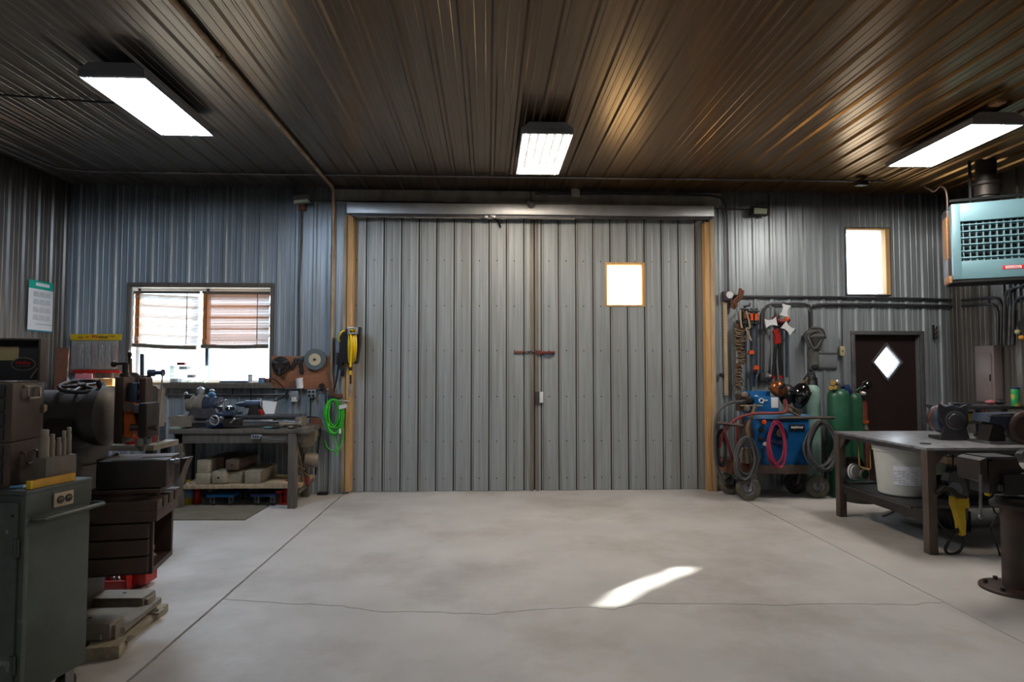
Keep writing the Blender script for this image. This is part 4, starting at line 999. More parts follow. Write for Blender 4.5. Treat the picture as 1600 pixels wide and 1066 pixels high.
wallq(pY0 + 0.11, pY1 - 0.07, zt_ - hh * 0.10, zt_ - hh * 0.035, 0.0034, 'paper_white', 'header_band')
for r_ in range(4):
    for c_ in range(3):
        yb = pY0 + 0.09 + c_ * (pY1 - pY0 - 0.11) / 3
        zb3 = zt_ - hh * 0.23 - r_ * hh * 0.155
        text('month', '\n'.join(['12 3 4 5 6', '7 8 9 10 11', '14 15 16 17', '21 22 23 24']), Vector((xx + 0.003, yb + 0.03, zb3 - 0.02)), (0, 1, 0), (0, 0, 1), 0.011, 'ink_grey', cl, width=0.09)
# ------------------------------------------------------------------ blinds in the left window
def blind(x0, x1, yt, yb, label, seed, drop):
    rr = random.Random(seed)
    Yb_ = D + 0.05
    t = thing('bamboo_blind', label, 'blind', W((x0 + x1) / 2, yt, Yb_))
    a, b = W(x0, 500, Yb_).x, W(x1, 500, Yb_).x
    z1, z0 = W(300, yt, Yb_).z, W(300, yb, Yb_).z
    m = MB(); n = 62
    for k in range(n):
        z = z1 - (z1 - z0) * (k + 0.5) / n
        dy = 0.012 * math.sin(k * 0.5 + seed)
        if k > 48: dy -= 0.02 * (k - 48) / 14
        hgt = (z1 - z0) / n * (0.9 if k % 7 else 0.97)
        w0 = z - hgt / 2
        m.prism([(a, Yb_ + dy, w0), (b, Yb_ + dy, w0 - drop * 1.0), (b, Yb_ + dy, w0 + hgt - drop), (a, Yb_ + dy, w0 + hgt)], (0, 0.003, 0))
    m.build('slat', 'bamboo' if seed == 3 else 'bamboo_tan', t, kind='stuff')
    m = MB(); m.box(((a + 0.028), Yb_ - 0.008, (z0 + z1) / 2), (0.05, 0.006, z1 - z0)); m.build('edge_tape', 'bamboo_orange', t)
    m = MB(); m.tube([(a, Yb_ - 0.03, z0 - 0.012), ((a + b) / 2, Yb_ - 0.035, z0 - 0.02 - drop / 2), (b, Yb_ - 0.03, z0 - 0.012 - drop)], 0.026, 10); m.build('roll', 'grey_wood', t)
    for f_ in (0.06, 0.82):
        x = a + (b - a) * f_; m = MB(); m.cyl((x, Yb_ - 0.012, z1), (x, Yb_ - 0.012, z0), 0.005, n=6); m.build('cord', 'conduit_dark', t)
    m = MB(); m.span((a - 0.01, Yb_ - 0.02, z1), (b + 0.01, Yb_ + 0.02, z1 + 0.03), 0.003); m.build('head_rail', 'grey_wood', t)
    return t
blind(211, 310, 459, 538, 'left bamboo blind, sagging to the right, in the window above the lathe', 3, 0.035)
blind(317, 421, 459, 540, 'right bamboo blind with an orange lower edge in the window above the lathe', 8, 0.0)
m = MB(); m.cyl(W(398, 545, D + 0.06), W(397, 585, D + 0.06), 0.003, n=6); tag(m.build('blind_cord', 'grey_wood'), 'thin pull cord hanging below the right bamboo blind', 'cord')
# ledge below the window with organiser and bits
lg = thing('window_ledge', 'dusty wooden ledge on the wall under the blinds', 'ledge', W(330, 602, D))
m = MB(); m.pbox(252, 598.5, 424, 607, D - 0.12, D - 0.022, 0.004); m.build('board', 'grey_wood', lg)
zl = W(330, 598.5, D - 0.12).z
og = thing('parts_organizer', 'clear plastic small-parts drawer cabinet on the ledge in the window', 'organizer', W(292, 598, D - 0.06))
oa, ob_ = W(265, 590, D - 0.12).x, W(319, 590, D - 0.12).x; oz = W(292, 571, D - 0.12).z
for s_ in (((oa, D - 0.12, oz - 0.008), (ob_, D - 0.0, oz)), ((oa, D - 0.12, zl), (ob_, D, zl + 0.008)), ((oa, D - 0.12, zl), (oa + 0.008, D, oz)), ((ob_ - 0.008, D - 0.12, zl), (ob_, D, oz))):
    m = MB(); m.span(*s_); m.build('frame', 'green_plastic', og)
for r_ in range(4):
    for c_ in range(4):
        w_ = (ob_ - oa - 0.02) / 4; h_ = (oz - zl - 0.016) / 4
        x = oa + 0.01 + c_ * w_; z = zl + 0.009 + r_ * h_
        m = MB(); m.span((x + 0.003, D - 0.128, z + 0.002), (x + w_ - 0.003, D - 0.01, z + h_ - 0.004), 0.003); d_ = m.build('drawer', 'clear_plastic' if (r_ * 3 + c_) % 5 else 'paper_white', og)
        m = MB(); m.span((x + w_ / 2 - 0.02, D - 0.137, z + h_ * 0.45), (x + w_ / 2 + 0.02, D - 0.128, z + h_ * 0.6), 0.001); m.build('pull', 'green_plastic', d_)
m = MB(); m.box((W(284, 569, D - 0.06).x, D - 0.06, oz + 0.02), (0.1, 0.06, 0.036), bev=0.006); tag(m.build('small_tin', 'red_dark'), 'small dark red tin on top of the parts organizer', 'tin')
m = MB(); m.box((W(366, 595, D - 0.06).x, D - 0.06, zl + 0.012), (0.34, 0.05, 0.022), rz=0.02, bev=0.003); tag(m.build('file', 'bluegrey_steel'), 'long dark steel file lying on the ledge under the right blind', 'file')
can('glue_bottle', 391, 598, D - 0.07, 0.028, 0.10, 'plastic_white', 'white bottle on the ledge under the right blind', 'bottle', zl, 'ink_grey')
can('paint_tin', 409, 598, D - 0.07, 0.04, 0.06, 'blue_light', 'blue-white tin on the ledge, second from its right end', 'tin', zl, 'red_dark')
can('paint_tin', 418, 598, D - 0.065, 0.03, 0.055, 'rust', 'rusty little tin at the right end of the ledge', 'tin', zl)
# wire moulding and boxes below
pipe('wire_duct', PX([(250, 616.5, D - 0.04), (380, 616.8, D - 0.04), (455, 617, D - 0.04)]), 0.014, 'conduit', 'grey conduit along the wall behind the lathe')
pipe('wire_duct', PX([(424, 607, D - 0.045), (478, 609, D - 0.045), (505, 610, D - 0.045)]), 0.011, 'conduit_dark', 'dark conduit under the brown pegboard')
for px, py0, py1 in ((318, 600, 617), (364, 600, 617), (392, 600, 632)):
    m = MB(); m.tube(PX([(px, py0, D - 0.06), (px, py1, D - 0.06)]), 0.008, 6); tag(m.build('cable', 'cable_black'), {318: 'short dark cable down the wall left of centre under the ledge', 364: 'short dark cable down the wall under the middle of the ledge', 392: 'longer dark cable down the wall toward the lathe tailstock'}[px], 'cable')
m = MB(); m.tube(PX([(415, 600, D - 0.06), (425, 592, D - 0.09), (436, 598, D - 0.08), (448, 612, D - 0.07), (440, 622, D - 0.07), (420, 630, D - 0.08), (405, 633, D - 0.09)]), 0.007, 6, smooth=5); tag(m.build('cable', 'cable_black'), 'looping black cable in front of the pegboard lower left corner', 'cable')
e1 = thing('outlet_box', 'grey outlet box with a cover under the pegboard, the left of two', 'outlet', W(459, 617, D))
m = MB(); m.pbox(452, 611, 465.5, 625, D - 0.09, D - 0.024, 0.006); m.build('box', 'box_grey', e1)
m = MB(); m.pbox(455, 621, 463, 628, D - 0.11, D - 0.05, 0.006); m.build('cord_plug', 'plastic_white', e1)
e2 = thing('outlet_box', 'grey four-socket outlet box under the pegboard, the right of two', 'outlet', W(486, 615, D))
m = MB(); m.pbox(480, 609, 493, 622, D - 0.09, D - 0.024, 0.006); m.build('box', 'box_grey', e2)
for px, py in ((483.5, 612.5), (489.5, 612.5), (483.5, 618.5), (489.5, 618.5)):
    m = MB(); p = W(px, py, D - 0.09); m.cyl(p, p + Vector((0, -0.004, 0)), 0.017, n=12); m.build('socket', 'ink_black', e2)
m = MB(); m.tube(PX([(485, 622, D - 0.05), (485, 640, D - 0.04), (484, 660, D - 0.04), (482, 690, D - 0.05)]), 0.008, 6); tag(m.build('cable', 'cable_black'), 'black cable hanging down from the four-socket box', 'cable')
# pegboard
pg = thing('pegboard', 'brown pegboard panel on the wall right of the window', 'pegboard', W(470, 582, D))
m = MB(); m.pbox(424, 556.5, 517, 608, D - 0.034, D - 0.024, 0.002); m.build('board', 'pegboard', pg)
m = MB()
pa_ = W(424, 608, D - 0.034); pb_ = W(517, 556.5, D - 0.034)
x = pa_.x + 0.03
while x < pb_.x - 0.02:
    z = pa_.z + 0.03
    while z < pb_.z - 0.02:
        m.box((x, D - 0.0345, z), (0.007, 0.002, 0.007)); z += 0.0508
    x += 0.0508
m.build('peg_hole', 'ink_black', pg, kind='stuff')
gw = thing('grinding_wheel', 'round grey grinding wheel with a cream label hung on the pegboard', 'grinding wheel', W(493.5, 562, D - 0.06))
p = W(493.5, 562, D - 0.035)
m = MB(); m.lathe(p, (0, -1, 0), [(0.13, 0), (0.136, 0.005), (0.136, 0.045), (0.13, 0.05)], 36); m.build('wheel', 'wheel_grey', gw)
m = MB(); m.lathe(p + Vector((0, -0.05, 0)), (0, -1, 0), [(0.076, 0), (0.076, 0.0025)], 30); lb_ = m.build('label', 'label_cream', gw)
m = MB(); m.cyl(p + Vector((0, -0.052, 0)), p + Vector((0, -0.07, 0)), 0.016, n=12); m.build('hub_peg', 'iron_dark', gw)
fp = thing('face_plate', 'dark lathe chuck with three jaws hung at the left of the pegboard', 'chuck', W(440, 571, D - 0.06))
p = W(440, 571, D - 0.036)
m = MB(); m.lathe(p, (0, -1, 0), [(0.105, 0), (0.11, 0.01), (0.11, 0.045), (0.07, 0.05), (0.06, 0.07), (0.03, 0.07)], 26); fpb = m.build('body', 'iron_dark', fp)
for k in range(3):
    a_ = 2 * math.pi * k / 3 + 0.5; dv = Vector((math.cos(a_), 0, math.sin(a_)))
    m = MB(); m.box(p + Vector((0, -0.065, 0)) + dv * 0.075, (0.035, 0.04, 0.075), rot=Matrix.Rotation(-a_ + math.pi / 2, 3, 'Y'), bev=0.004); m.build('jaw', 'iron_plate', fp)
m = MB(); m.tube([p + Vector((0.0, -0.03, -0.1)), p + Vector((0.02, -0.03, -0.15)), p + Vector((0.035, -0.03, -0.17)), p + Vector((0.05, -0.03, -0.13))], 0.008, 6, smooth=4); m.build('key_chain', 'iron_dark', fp)
for k, (px, py, a_, l_, lab) in enumerate(((459, 570, 0.5, 0.13, 'flat dark steel wrench hung aslant beside the chuck on the pegboard'), (470, 573, -0.2, 0.19, 'long dark steel bracket hung beside the grinding wheel on the pegboard'))):
    R_ = Matrix.Rotation(a_, 3, 'Y'); p = W(px, py, D - 0.05)
    t = thing('hung_wrench', lab, 'wrench', p)
    m = MB(); m.box(p, (0.05, 0.02, l_), rot=R_, bev=0.006); m.build('shank', 'iron_dark', t)
    m = MB(); m.box(p + R_ @ Vector((0.01, 0, l_ / 2)), (0.085, 0.024, 0.05), rot=R_, bev=0.008); m.build('head', 'iron_plate', t)
    m = MB(); m.cyl(p + R_ @ Vector((0, 0.02, l_ / 2)), p + R_ @ Vector((0, -0.03, l_ / 2)), 0.006, n=8); m.build('peg', 'machined', t)
gt = thing('grease_tube', 'white grease tube hung on the lower middle of the pegboard', 'tube', W(468.5, 600, D - 0.06))
m = MB(); p0, p1 = W(467.5, 591, D - 0.065), W(469, 607, D - 0.065); m.cyl(p0, p1, 0.046, n=16); m.build('tube', 'plastic_white', gt)
m = MB(); m.lathe(p1, p1 - p0, [(0.044, 0), (0.02, 0.02), (0.014, 0.035)], 12); m.build('nozzle', 'green_plastic', gt)
pr = W(503, 604, D - 0.06); m = MB(); m.torus(pr, (0, 1, 0), 0.03, 0.012, 18, 8); tag(m.build('cable_grommet', 'rubber'), 'black rubber ring at the lower right corner of the pegboard', 'ring')
# ------------------------------------------------------------------ lathe bench, lathe, what lies under it
YF = 7.28
zt = W(370, 671, YF).z
lbn = thing('lathe_bench', 'heavy wooden bench carrying the metal lathe under the left window', 'bench', W(370, 790, 7.6))
bx0, bx1 = W(263, 675, YF).x, W(478, 675, YF).x
m = MB(); m.span((bx0, YF, zt - 0.05), (bx1, 8.02, zt), 0.006); m.build('top', 'grey_wood', lbn)
m = MB(); m.span((bx0 + 0.05, YF + 0.02, zt - 0.16), (bx1 - 0.03, YF + 0.06, zt - 0.05), 0.004); m.build('apron', 'grey_wood', lbn)
m = MB(); m.span((bx0 + 0.05, 7.94, zt - 0.16), (bx1 - 0.03, 7.98, zt - 0.05), 0.004); m.build('apron', 'grey_wood', lbn)
for px, y in ((281, YF + 0.02), (457.5, YF - 0.03), (478, 7.9), (296, 7.9)):
    c_ = W(px, 730, y + 0.04); m = MB(); m.span((c_.x - 0.045, y, 0), (c_.x + 0.045, y + 0.09, zt - 0.05), 0.006); m.build('leg', 'grey_wood', lbn)
zsh = W(380, 757, YF + 0.06).z
m = MB(); m.span((bx0 + 0.1, YF + 0.06, zsh - 0.05), (bx1 - 0.08, 7.98, zsh), 0.004); m.build('shelf', 'pale_wood', lbn)
m = MB(); p = W(463, 760, 7.3); m.cyl((p.x, 7.33, 0.16), (p.x + 0.03, 7.85, 0.22), 0.025, n=8); m.build('brace', 'grey_wood', lbn)
oz_ = W(399, 683, YF)
ol = thing('power_strip', 'grey outlet box screwed to the front edge of the lathe bench', 'outlet', oz_)
m = MB(); m.pbox(392, 679.5, 407, 686, YF - 0.03, YF + 0.019, 0.005); m.build('box', 'box_grey', ol)
for px in (396, 399.5, 403):
    m = MB(); m.pbox(px - 1, 681, px + 1, 684.5, YF - 0.032, YF - 0.029); m.build('socket', 'ink_black', ol)
m = MB(); m.tube(PX([(407, 683, YF - 0.02), (414, 684, YF - 0.03), (424, 687, YF - 0.03), (436, 687.5, YF - 0.02), (447, 686, YF + 0.0)]), 0.008, 6, smooth=4); tag(m.build('extension_lead', 'hose_grey'), 'grey cord from the outlet box on the bench edge', 'cord')
# timbers
for nm, x0, y0, x1, y1, Ya, Yb, mt, lab in (
    ('A', 307, 719, 327, 740, 7.36, 7.95, 'timber', 'pale square beam on the upper left of the timber pile under the lathe bench'),
    ('B', 305, 740, 328, 757, 7.34, 7.95, 'timber', 'pale square beam at the lower left of the timber pile'),
    ('C', 329, 736.5, 353, 757, 7.34, 7.95, 'timber', 'rounded grey beam end in the bottom row, between the pale lower left beam and the short one'),
    ('D', 350.5, 718, 374, 736.3, 7.36, 7.97, 'timber_dark', 'dark grey beam with a bored centre lying on top of the pile'),
    ('E', 355, 737, 378, 757, 7.40, 7.95, 'timber', 'pale beam in the bottom row directly under the dark bored beam'),
    ('F', 381.5, 736, 407, 757, 7.36, 7.95, 'timber', 'separate pale beam at the right end of the timber row'),
    ('G', 328.5, 714, 349.5, 736, 7.55, 8.0, 'timber_dark', 'reddish-brown beam set back on top of the pile between the pale and the bored beam')):
    p = W((x0 + x1) / 2, y1, Ya); q = W(x1, y1, Ya); a_ = W(x0, y1, Ya)
    zb4 = zsh if y1 == 757 else W((x0 + x1) / 2, y1, Ya).z
    h_ = W((x0 + x1) / 2, y0, Ya).z - zb4
    t = thing('timber_beam', lab, 'beam', (p.x, Ya, zb4))
    m = MB(); m.box((p.x, (Ya + Yb) / 2, zb4 + h_ / 2 + 0.001), (q.x - a_.x - 0.004, Yb - Ya, h_ - 0.004), bev=0.035 if nm in 'CD' else 0.012); m.build('beam', mt, t)
    if nm in 'CD':
        m = MB(); m.cyl((p.x, Ya - 0.001, zb4 + h_ * 0.5), (p.x, Ya + 0.004, zb4 + h_ * 0.5), 0.014, n=10); m.build('bore', 'ink_black', t)
def dolly(x0, x1, yt, lab, deck='blue_paint'):
    t = thing('furniture_dolly', lab, 'dolly', W((x0 + x1) / 2, 782, 7.45))
    a_, b_ = W(x0, 770, 7.42).x, W(x1, 770, 7.42).x
    z = 0.105
    m = MB(); m.span((a_, 7.40, z), (b_, 7.85, z + 0.035), 0.008); m.build('deck', deck, t)
    for x, y in ((a_ + 0.06, 7.45), (b_ - 0.05, 7.45), (a_ + 0.06, 7.8), (b_ - 0.05, 7.8)):
        m = MB(); m.cyl((x - 0.014, y, 0.038), (x + 0.014, y, 0.038), 0.038, n=16); w_ = m.build('caster', 'rubber', t)
        m = MB(); m.cyl((x - 0.018, y, 0.038), (x + 0.018, y, 0.038), 0.016, n=12); m.build('hub', 'plastic_white', w_)
        m = MB(); m.span((x - 0.024, y - 0.02, 0.03), (x - 0.019, y + 0.02, z)); m.span((x + 0.019, y - 0.02, 0.03), (x + 0.024, y + 0.02, z)); m.span((x - 0.024, y - 0.025, z - 0.008), (x + 0.024, y + 0.025, z)); m.build('fork', 'bright_steel', w_)
dolly(323, 367, 770, 'blue furniture dolly on white-hubbed casters, the left one under the bench')
dolly(392, 432, 770, 'dark blue furniture dolly on casters, the right one under the bench', 'blue_dark')
def jug(px, pyb, w, h, mt, lab, cap, label_mt=None):
    c = FL(px, pyb); t = thing('oil_bottle', lab, 'bottle', c)
    m = MB(); m.lathe(c, (0, 0, 1), [(w * 0.95, 0), (w, 0.01), (w, h * 0.78), (w * 0.75, h * 0.86), (w * 0.45, h * 0.9), (w * 0.45, h * 0.93)], 20); m.build('body', mt, t)
    m = MB(); m.lathe(c + Vector((0, 0, h * 0.93)), (0, 0, 1), [(w * 0.55, 0), (w * 0.55, h * 0.07)], 16); m.build('cap', cap, t)
    if label_mt:
        m = MB(); m.lathe(c + Vector((0, 0, h * 0.3)), (0, 0, 1), [(w * 1.01, 0), (w * 1.01, h * 0.35)], 20); m.build('label', label_mt, t)
    return t
jug(291.5, 788.5, 0.066, 0.285, 'yellow_paint', 'yellow bottle with blue label on the floor left of the lathe bench', 'yellow_paint', 'blue_light')
jug(308, 787.5, 0.045, 0.21, 'red_paint', 'dark red bottle standing right of the yellow bottle on the floor', 'red_dark')
bj = FL(445, 789)
jk = thing('bottle_jack', 'red hydraulic bottle jack on the floor by the front bench leg', 'jack', bj)
m = MB(); m.box(bj + Vector((0, 0.06, 0.012)), (0.15, 0.14, 0.024), bev=0.006); m.build('base', 'red_paint', jk)
m = MB(); m.lathe(bj + Vector((0.02, 0.06, 0.02)), (0, 0, 1), [(0.05, 0), (0.05, 0.16), (0.042, 0.18), (0.042, 0.2), (0.025, 0.2), (0.025, 0.24), (0.034, 0.242), (0.034, 0.255)], 18); m.build('cylinder', 'red_paint', jk)
m = MB(); m.lathe(bj + Vector((-0.055, 0.02, 0.02)), (0, 0, 1), [(0.02, 0), (0.02, 0.08), (0.012, 0.085), (0.012, 0.13)], 12); m.build('pump', 'red_paint', jk)
m = MB(); m.cyl(bj + Vector((-0.10, -0.02, 0.15)), bj + Vector((-0.02, 0.06, 0.15)), 0.016, n=10); m.build('handle_socket', 'red_paint', jk)
cnr = [FL(210, 813.5), FL(383, 813.5), FL(421, 791), FL(262, 791)]
m = MB(); m.prism([Vector((p.x, p.y, 0.0)) for p in cnr], (0, 0, 0.012)); tag(m.build('floor_mat', 'mat_brown'), 'flat brown mat on the floor in front of the lathe bench', 'mat')
m = MB(); m.pbox(495, 770.5, 511, 774, 8.0, 8.07, 0.004); tag(m.build('door_stop', 'cable_black'), 'small black block on the floor against the wall left of the big door', 'block')
# lathe
YL = 7.55
lt = thing('metal_lathe', 'grey metal lathe with a long bed, chrome handwheel and tailstock on the wooden bench', 'lathe', W(370, 671, YL))
z_b0, z_b1 = zt + 0.075, W(390, 649, YL - 0.1).z
lx0, lx1 = W(296, 655, YL).x, W(474, 655, YL).x
for y0 in (YL - 0.12, YL + 0.06):
    m = MB(); m.span((lx0, y0, z_b1 - 0.035), (lx1, y0 + 0.07, z_b1), 0.004); m.build('bed_way', 'lathe_grey', lt)
m = MB(); m.span((lx0, YL - 0.09, z_b0 + 0.02), (lx1, YL + 0.10, z_b1 - 0.035), 0.006); m.build('bed', 'lathe_grey', lt)
m = MB(); m.cyl((lx0 + 0.1, YL - 0.15, z_b1 - 0.075), (lx1 - 0.05, YL - 0.15, z_b1 - 0.075), 0.014, n=10); m.build('lead_screw', 'machined', lt)
for px in (306, 462):
    x = W(px, 660, YL).x; m = MB(); m.prism([(x - 0.06, YL - 0.13, zt), (x + 0.06, YL - 0.13, zt), (x + 0.045, YL - 0.11, z_b0 + 0.03), (x - 0.045, YL - 0.11, z_b0 + 0.03)], (0, 0.28, 0)); m.build('foot', 'lathe_grey', lt)
m = MB(); m.prism([W(348, 668, YL - 0.2), W(320, 668.5, YL - 0.2), W(330, 663, YL - 0.15), W(344, 662, YL - 0.15)], (0, 0.2, 0)); m.build('chip_pan', 'blue_dark', lt)
# gear cover at the left
m = MB(); m.pprism([(262, 652), (274, 650), (290, 651), (300, 649), (298, 667), (288, 668), (267, 667)], YL - 0.18, YL + 0.12); m.build('gear_cover', 'lathe_tan', lt)
m = MB(); m.ball(W(278, 669, YL - 0.12), (0.1, 0.1, 0.035), 12); m.build('drip_tray', 'green_plastic', lt)
# headstock: cone pulley, bearings, chuck
ya = W(310, 632, YL)
hs = MB(); hs.pprism([(293, 650), (341, 650), (337, 642), (330, 638), (298, 640)], YL - 0.12, YL + 0.12); hso = hs.build('headstock', 'lathe_grey', lt)
xh = W(294, 632, YL).x
m = MB()
m.lathe((xh, YL, ya.z), (1, 0, 0), [(0.085, 0), (0.085, 0.05), (0.1, 0.052), (0.1, 0.075), (0.088, 0.078), (0.088, 0.12), (0.102, 0.122), (0.102, 0.16), (0.115, 0.162), (0.115, 0.20), (0.09, 0.205)], 26); m.build('cone_pulley', 'lathe_tan', hso)
m = MB(); m.lathe((xh + 0.205, YL, ya.z), (1, 0, 0), [(0.105, 0), (0.11, 0.01), (0.11, 0.09), (0.09, 0.1), (0.09, 0.13), (0.05, 0.132)], 26); m.build('chuck', 'bluegrey_steel', hso)
for k in range(3):
    a_ = 2 * math.pi * k / 3 + 0.9; dv = Vector((0, math.cos(a_), math.sin(a_)))
    m = MB(); m.box(Vector((xh + 0.36, YL, ya.z)) + dv * 0.06, (0.06, 0.035, 0.07), rot=Matrix.Rotation(a_ - math.pi / 2, 3, 'X'), bev=0.005); m.build('chuck_jaw', 'machined', hso)
m = MB(); m.box((xh + 0.015, YL, ya.z + 0.09), (0.08, 0.1, 0.06), bev=0.012); m.build('bearing_cap', 'iron_dark', hso)
for px, py, s_ in ((290, 615, 0.03), (313, 609, 0.055), (331, 611, 0.035)):
    p = W(px, py, YL); m = MB(); m.lathe((p.x, YL, p.z - s_), (0.1, 0, 1), [(s_ * 0.6, -0.05), (s_ * 0.5, 0), (s_ * 0.8, s_ * 0.4), (s_ * 0.8, s_ * 1.2), (s_ * 0.3, s_ * 1.6)], 12); m.build('oil_cup', 'bright_steel', hso)
m = MB(); m.tube(PX([(324, 622, YL), (328, 616, YL - 0.02), (331, 614, YL - 0.02), (336, 618, YL)]), 0.02, 8, smooth=3); m.build('gear_guard', 'blue_light', hso)
# carriage
m = MB(); m.pprism([(346, 655), (375, 655), (373, 666), (349, 667)], YL - 0.24, YL - 0.13); ap = m.build('apron', 'iron_dark', lt)
m = MB(); m.span((W(343, 650, YL).x, YL - 0.2, z_b1), (W(371, 650, YL).x, YL + 0.16, z_b1 + 0.03), 0.006); m.build('saddle', 'bluegrey_steel', lt)
m = MB(); m.box(W(359, 646, YL - 0.08), (0.13, 0.14, 0.08), bev=0.015); m.build('compound_rest', 'bluegrey_steel', lt)
m = MB(); m.lathe(W(359, 642, YL - 0.1), (0, 0, 1), [(0.05, 0), (0.055, 0.02), (0.04, 0.05), (0.015, 0.06)], 16); m.build('tool_post', 'black_gloss', lt)
m = MB(); m.cyl(W(352, 638, YL - 0.1), W(352.5, 627, YL - 0.1), 0.01, n=8); m.ball(W(352.5, 626, YL - 0.1), 0.017, 12); m.build('post_lever', 'bright_steel', lt)
hc = W(335, 657, YL - 0.26)
m = MB(); m.torus(hc, (0.15, 1, 0), 0.052, 0.010, 26, 8); hw2 = m.build('handwheel', 'bright_steel', lt)
for k in range(3):
    a_ = 2 * math.pi * k / 3 + 0.4; m = MB(); m.cyl(hc, hc + Vector((math.cos(a_), 0, math.sin(a_))) * 0.05, 0.008, n=6); m.build('spoke', 'machined', hw2)
m = MB(); m.cyl(hc + Vector((0, 0.16, 0)), hc - Vector((0, 0.01, 0)), 0.015, n=10); m.build('shaft', 'machined', hw2)
m = MB(); m.cyl(W(360, 661, YL - 0.27), W(366, 655, YL - 0.27), 0.008, n=8); m.ball(W(366, 655, YL - 0.27), 0.014, 10); m.build('clutch_lever', 'bright_steel', lt)
m = MB(); m.lathe(W(346, 655, YL - 0.22), (0, -1, 0), [(0.03, 0), (0.03, 0.03), (0.02, 0.05)], 14); m.build('dial', 'machined', lt)
# tailstock
m = MB(); m.pprism([(386, 649), (407, 649), (403, 640), (402, 634), (388, 634), (389, 640)], YL - 0.08, YL + 0.08); ts = m.build('tailstock', 'iron_dark', lt)
m = MB(); m.lathe(W(367, 632, YL), (1, 0, 0), [(0.006, 0), (0.025, 0.05), (0.03, 0.12), (0.045, 0.125), (0.045, 0.30), (0.035, 0.31)], 18); m.build('quill', 'bluegrey_steel', ts)
tc_ = W(408, 630, YL); m = MB(); m.torus(tc_, (1, 0.25, 0), 0.05, 0.009, 22, 8); tw = m.build('tail_handwheel', 'bright_steel', ts)
for k in range(3):
    a_ = 2 * math.pi * k / 3; m = MB(); m.cyl(tc_, tc_ + Vector((-0.2 * 0.05 * math.cos(a_), math.cos(a_) * 0.05, math.sin(a_) * 0.05)), 0.007, n=6); m.build('spoke', 'machined', tw)
# right end gear head
m = MB(); m.box(W(470, 659, YL - 0.05), (0.1, 0.2, 0.13), bev=0.03); m.build('end_bracket', 'lathe_tan', lt)
m = MB(); m.lathe(W(436, 663, YL - 0.22), (1, 0, 0), [(0.02, 0), (0.035, 0.01), (0.035, 0.05), (0.02, 0.06), (0.022, 0.22), (0.035, 0.225), (0.035, 0.26)], 12); tag(m.build('arbor', 'lathe_tan'), 'tan machine arbor lying along the right end of the lathe bench', 'arbor')
# things on the bench
wbz = 0
wb = thing('white_board', 'white sheet metal panel leaning behind the lathe tailstock', 'panel', W(420, 650, 7.78))
m = MB(); m.prism([W(407, 660, 7.75), W(423, 660, 7.75), W(431, 628, 7.88), W(410, 626, 7.88)], (0, 0.012, 0)); m.build('sheet', 'plastic_white', wb)
m = MB(); m.prism([W(423, 660, 7.75), W(424.5, 660, 7.75), W(432, 628.5, 7.88), W(431, 628, 7.88)], (0, 0.03, 0)); m.build('fold', 'plastic_white', wb)
m = MB(); m.box(W(408, 645, 7.5), (0.05, 0.04, 0.075), bev=0.008); tag(m.build('oil_can', 'red_paint'), 'small red block beside the tailstock handwheel', 'can')
for k, (px, py, w_, h_, mt, lab) in enumerate(((420, 667.5, 0.13, 0.03, 'teal_cloth', 'greenish rag lying on the bench in front of the lathe bed'), (432, 668, 0.09, 0.035, 'iron_dark', 'dark lump of tooling right of the green rag on the bench'), (455, 667, 0.07, 0.04, 'lathe_tan', 'tan collar near the right end of the lathe bench'))):
    p = W(px, py, 7.33); m = MB(); m.ball((p.x, 7.33, zt + h_ * 0.5), (w_ / 2, 0.05, h_ / 2), 12); tag(m.build('rag' if k == 0 else 'tooling', mt), lab, 'rag' if k == 0 else 'tooling')
m = MB(); m.pbox(462, 669, 480, 678, 7.22, 7.45, 0.004); m.build('end_board', 'grey_wood', lbn)
# belt drive and motor on the right end
md = thing('belt_drive', 'old belt drive with tan guard and motor on the right end of the lathe bench', 'motor', W(480, 720, 7.6))
m = MB(); m.pprism([(478, 671), (493, 671), (491, 690), (486, 698), (470, 699), (468, 685)], 7.5, 7.62); m.build('guard', 'lathe_tan', md)
m = MB(); m.lathe(W(473, 718, 7.6), (1, 0.25, -0.12), [(0.05, 0), (0.085, 0.02), (0.09, 0.14), (0.075, 0.17), (0.035, 0.18)], 20); m.build('motor', 'lathe_tan', md)
m = MB(); m.lathe(W(484, 722, 7.6), (1, 0.25, -0.1), [(0.055, 0), (0.06, 0.01), (0.06, 0.05), (0.02, 0.055)], 16); m.build('pulley', 'blue_dark', md)
for xs_, mt in (((442, 690, 450, 716), 'green_plastic'), ((466, 690, 475, 745), 'rubber_dusty')):
    m = MB(); m.prism([W(xs_[0], xs_[1], 7.7), W(xs_[0] + 6, xs_[1], 7.7), W(xs_[2] + 6, xs_[3], 7.75), W(xs_[2], xs_[3], 7.75)], (0, 0.012, 0)); m.build('belt', 'rubber_dusty', md)
for q in ([(463, 695, 7.45), (470, 725, 7.5), (475, 760, 7.5)], [(463, 727, 7.45), (470, 731, 7.5), (476, 734, 7.5)], [(474, 738, 7.5), (482, 745, 7.55), (483, 758, 7.55)]):
    m = MB(); m.cyl(W(*q[0]), W(*q[1]), 0.014, n=8); m.cyl(W(*q[1]), W(*q[2]), 0.014, n=8); m.build('link_rod', 'wire_brown', md)
m = MB(); m.box(W(479, 752, 7.55), (0.07, 0.08, 0.09), bev=0.01); m.build('clamp', 'red_dark', md)
m = MB(); m.prism([W(484, 653, 7.85), W(499, 654, 7.85), W(501, 668, 7.85), W(486, 668, 7.85)], (0, 0.05, 0)); m.build('switch_box', 'rust', md)
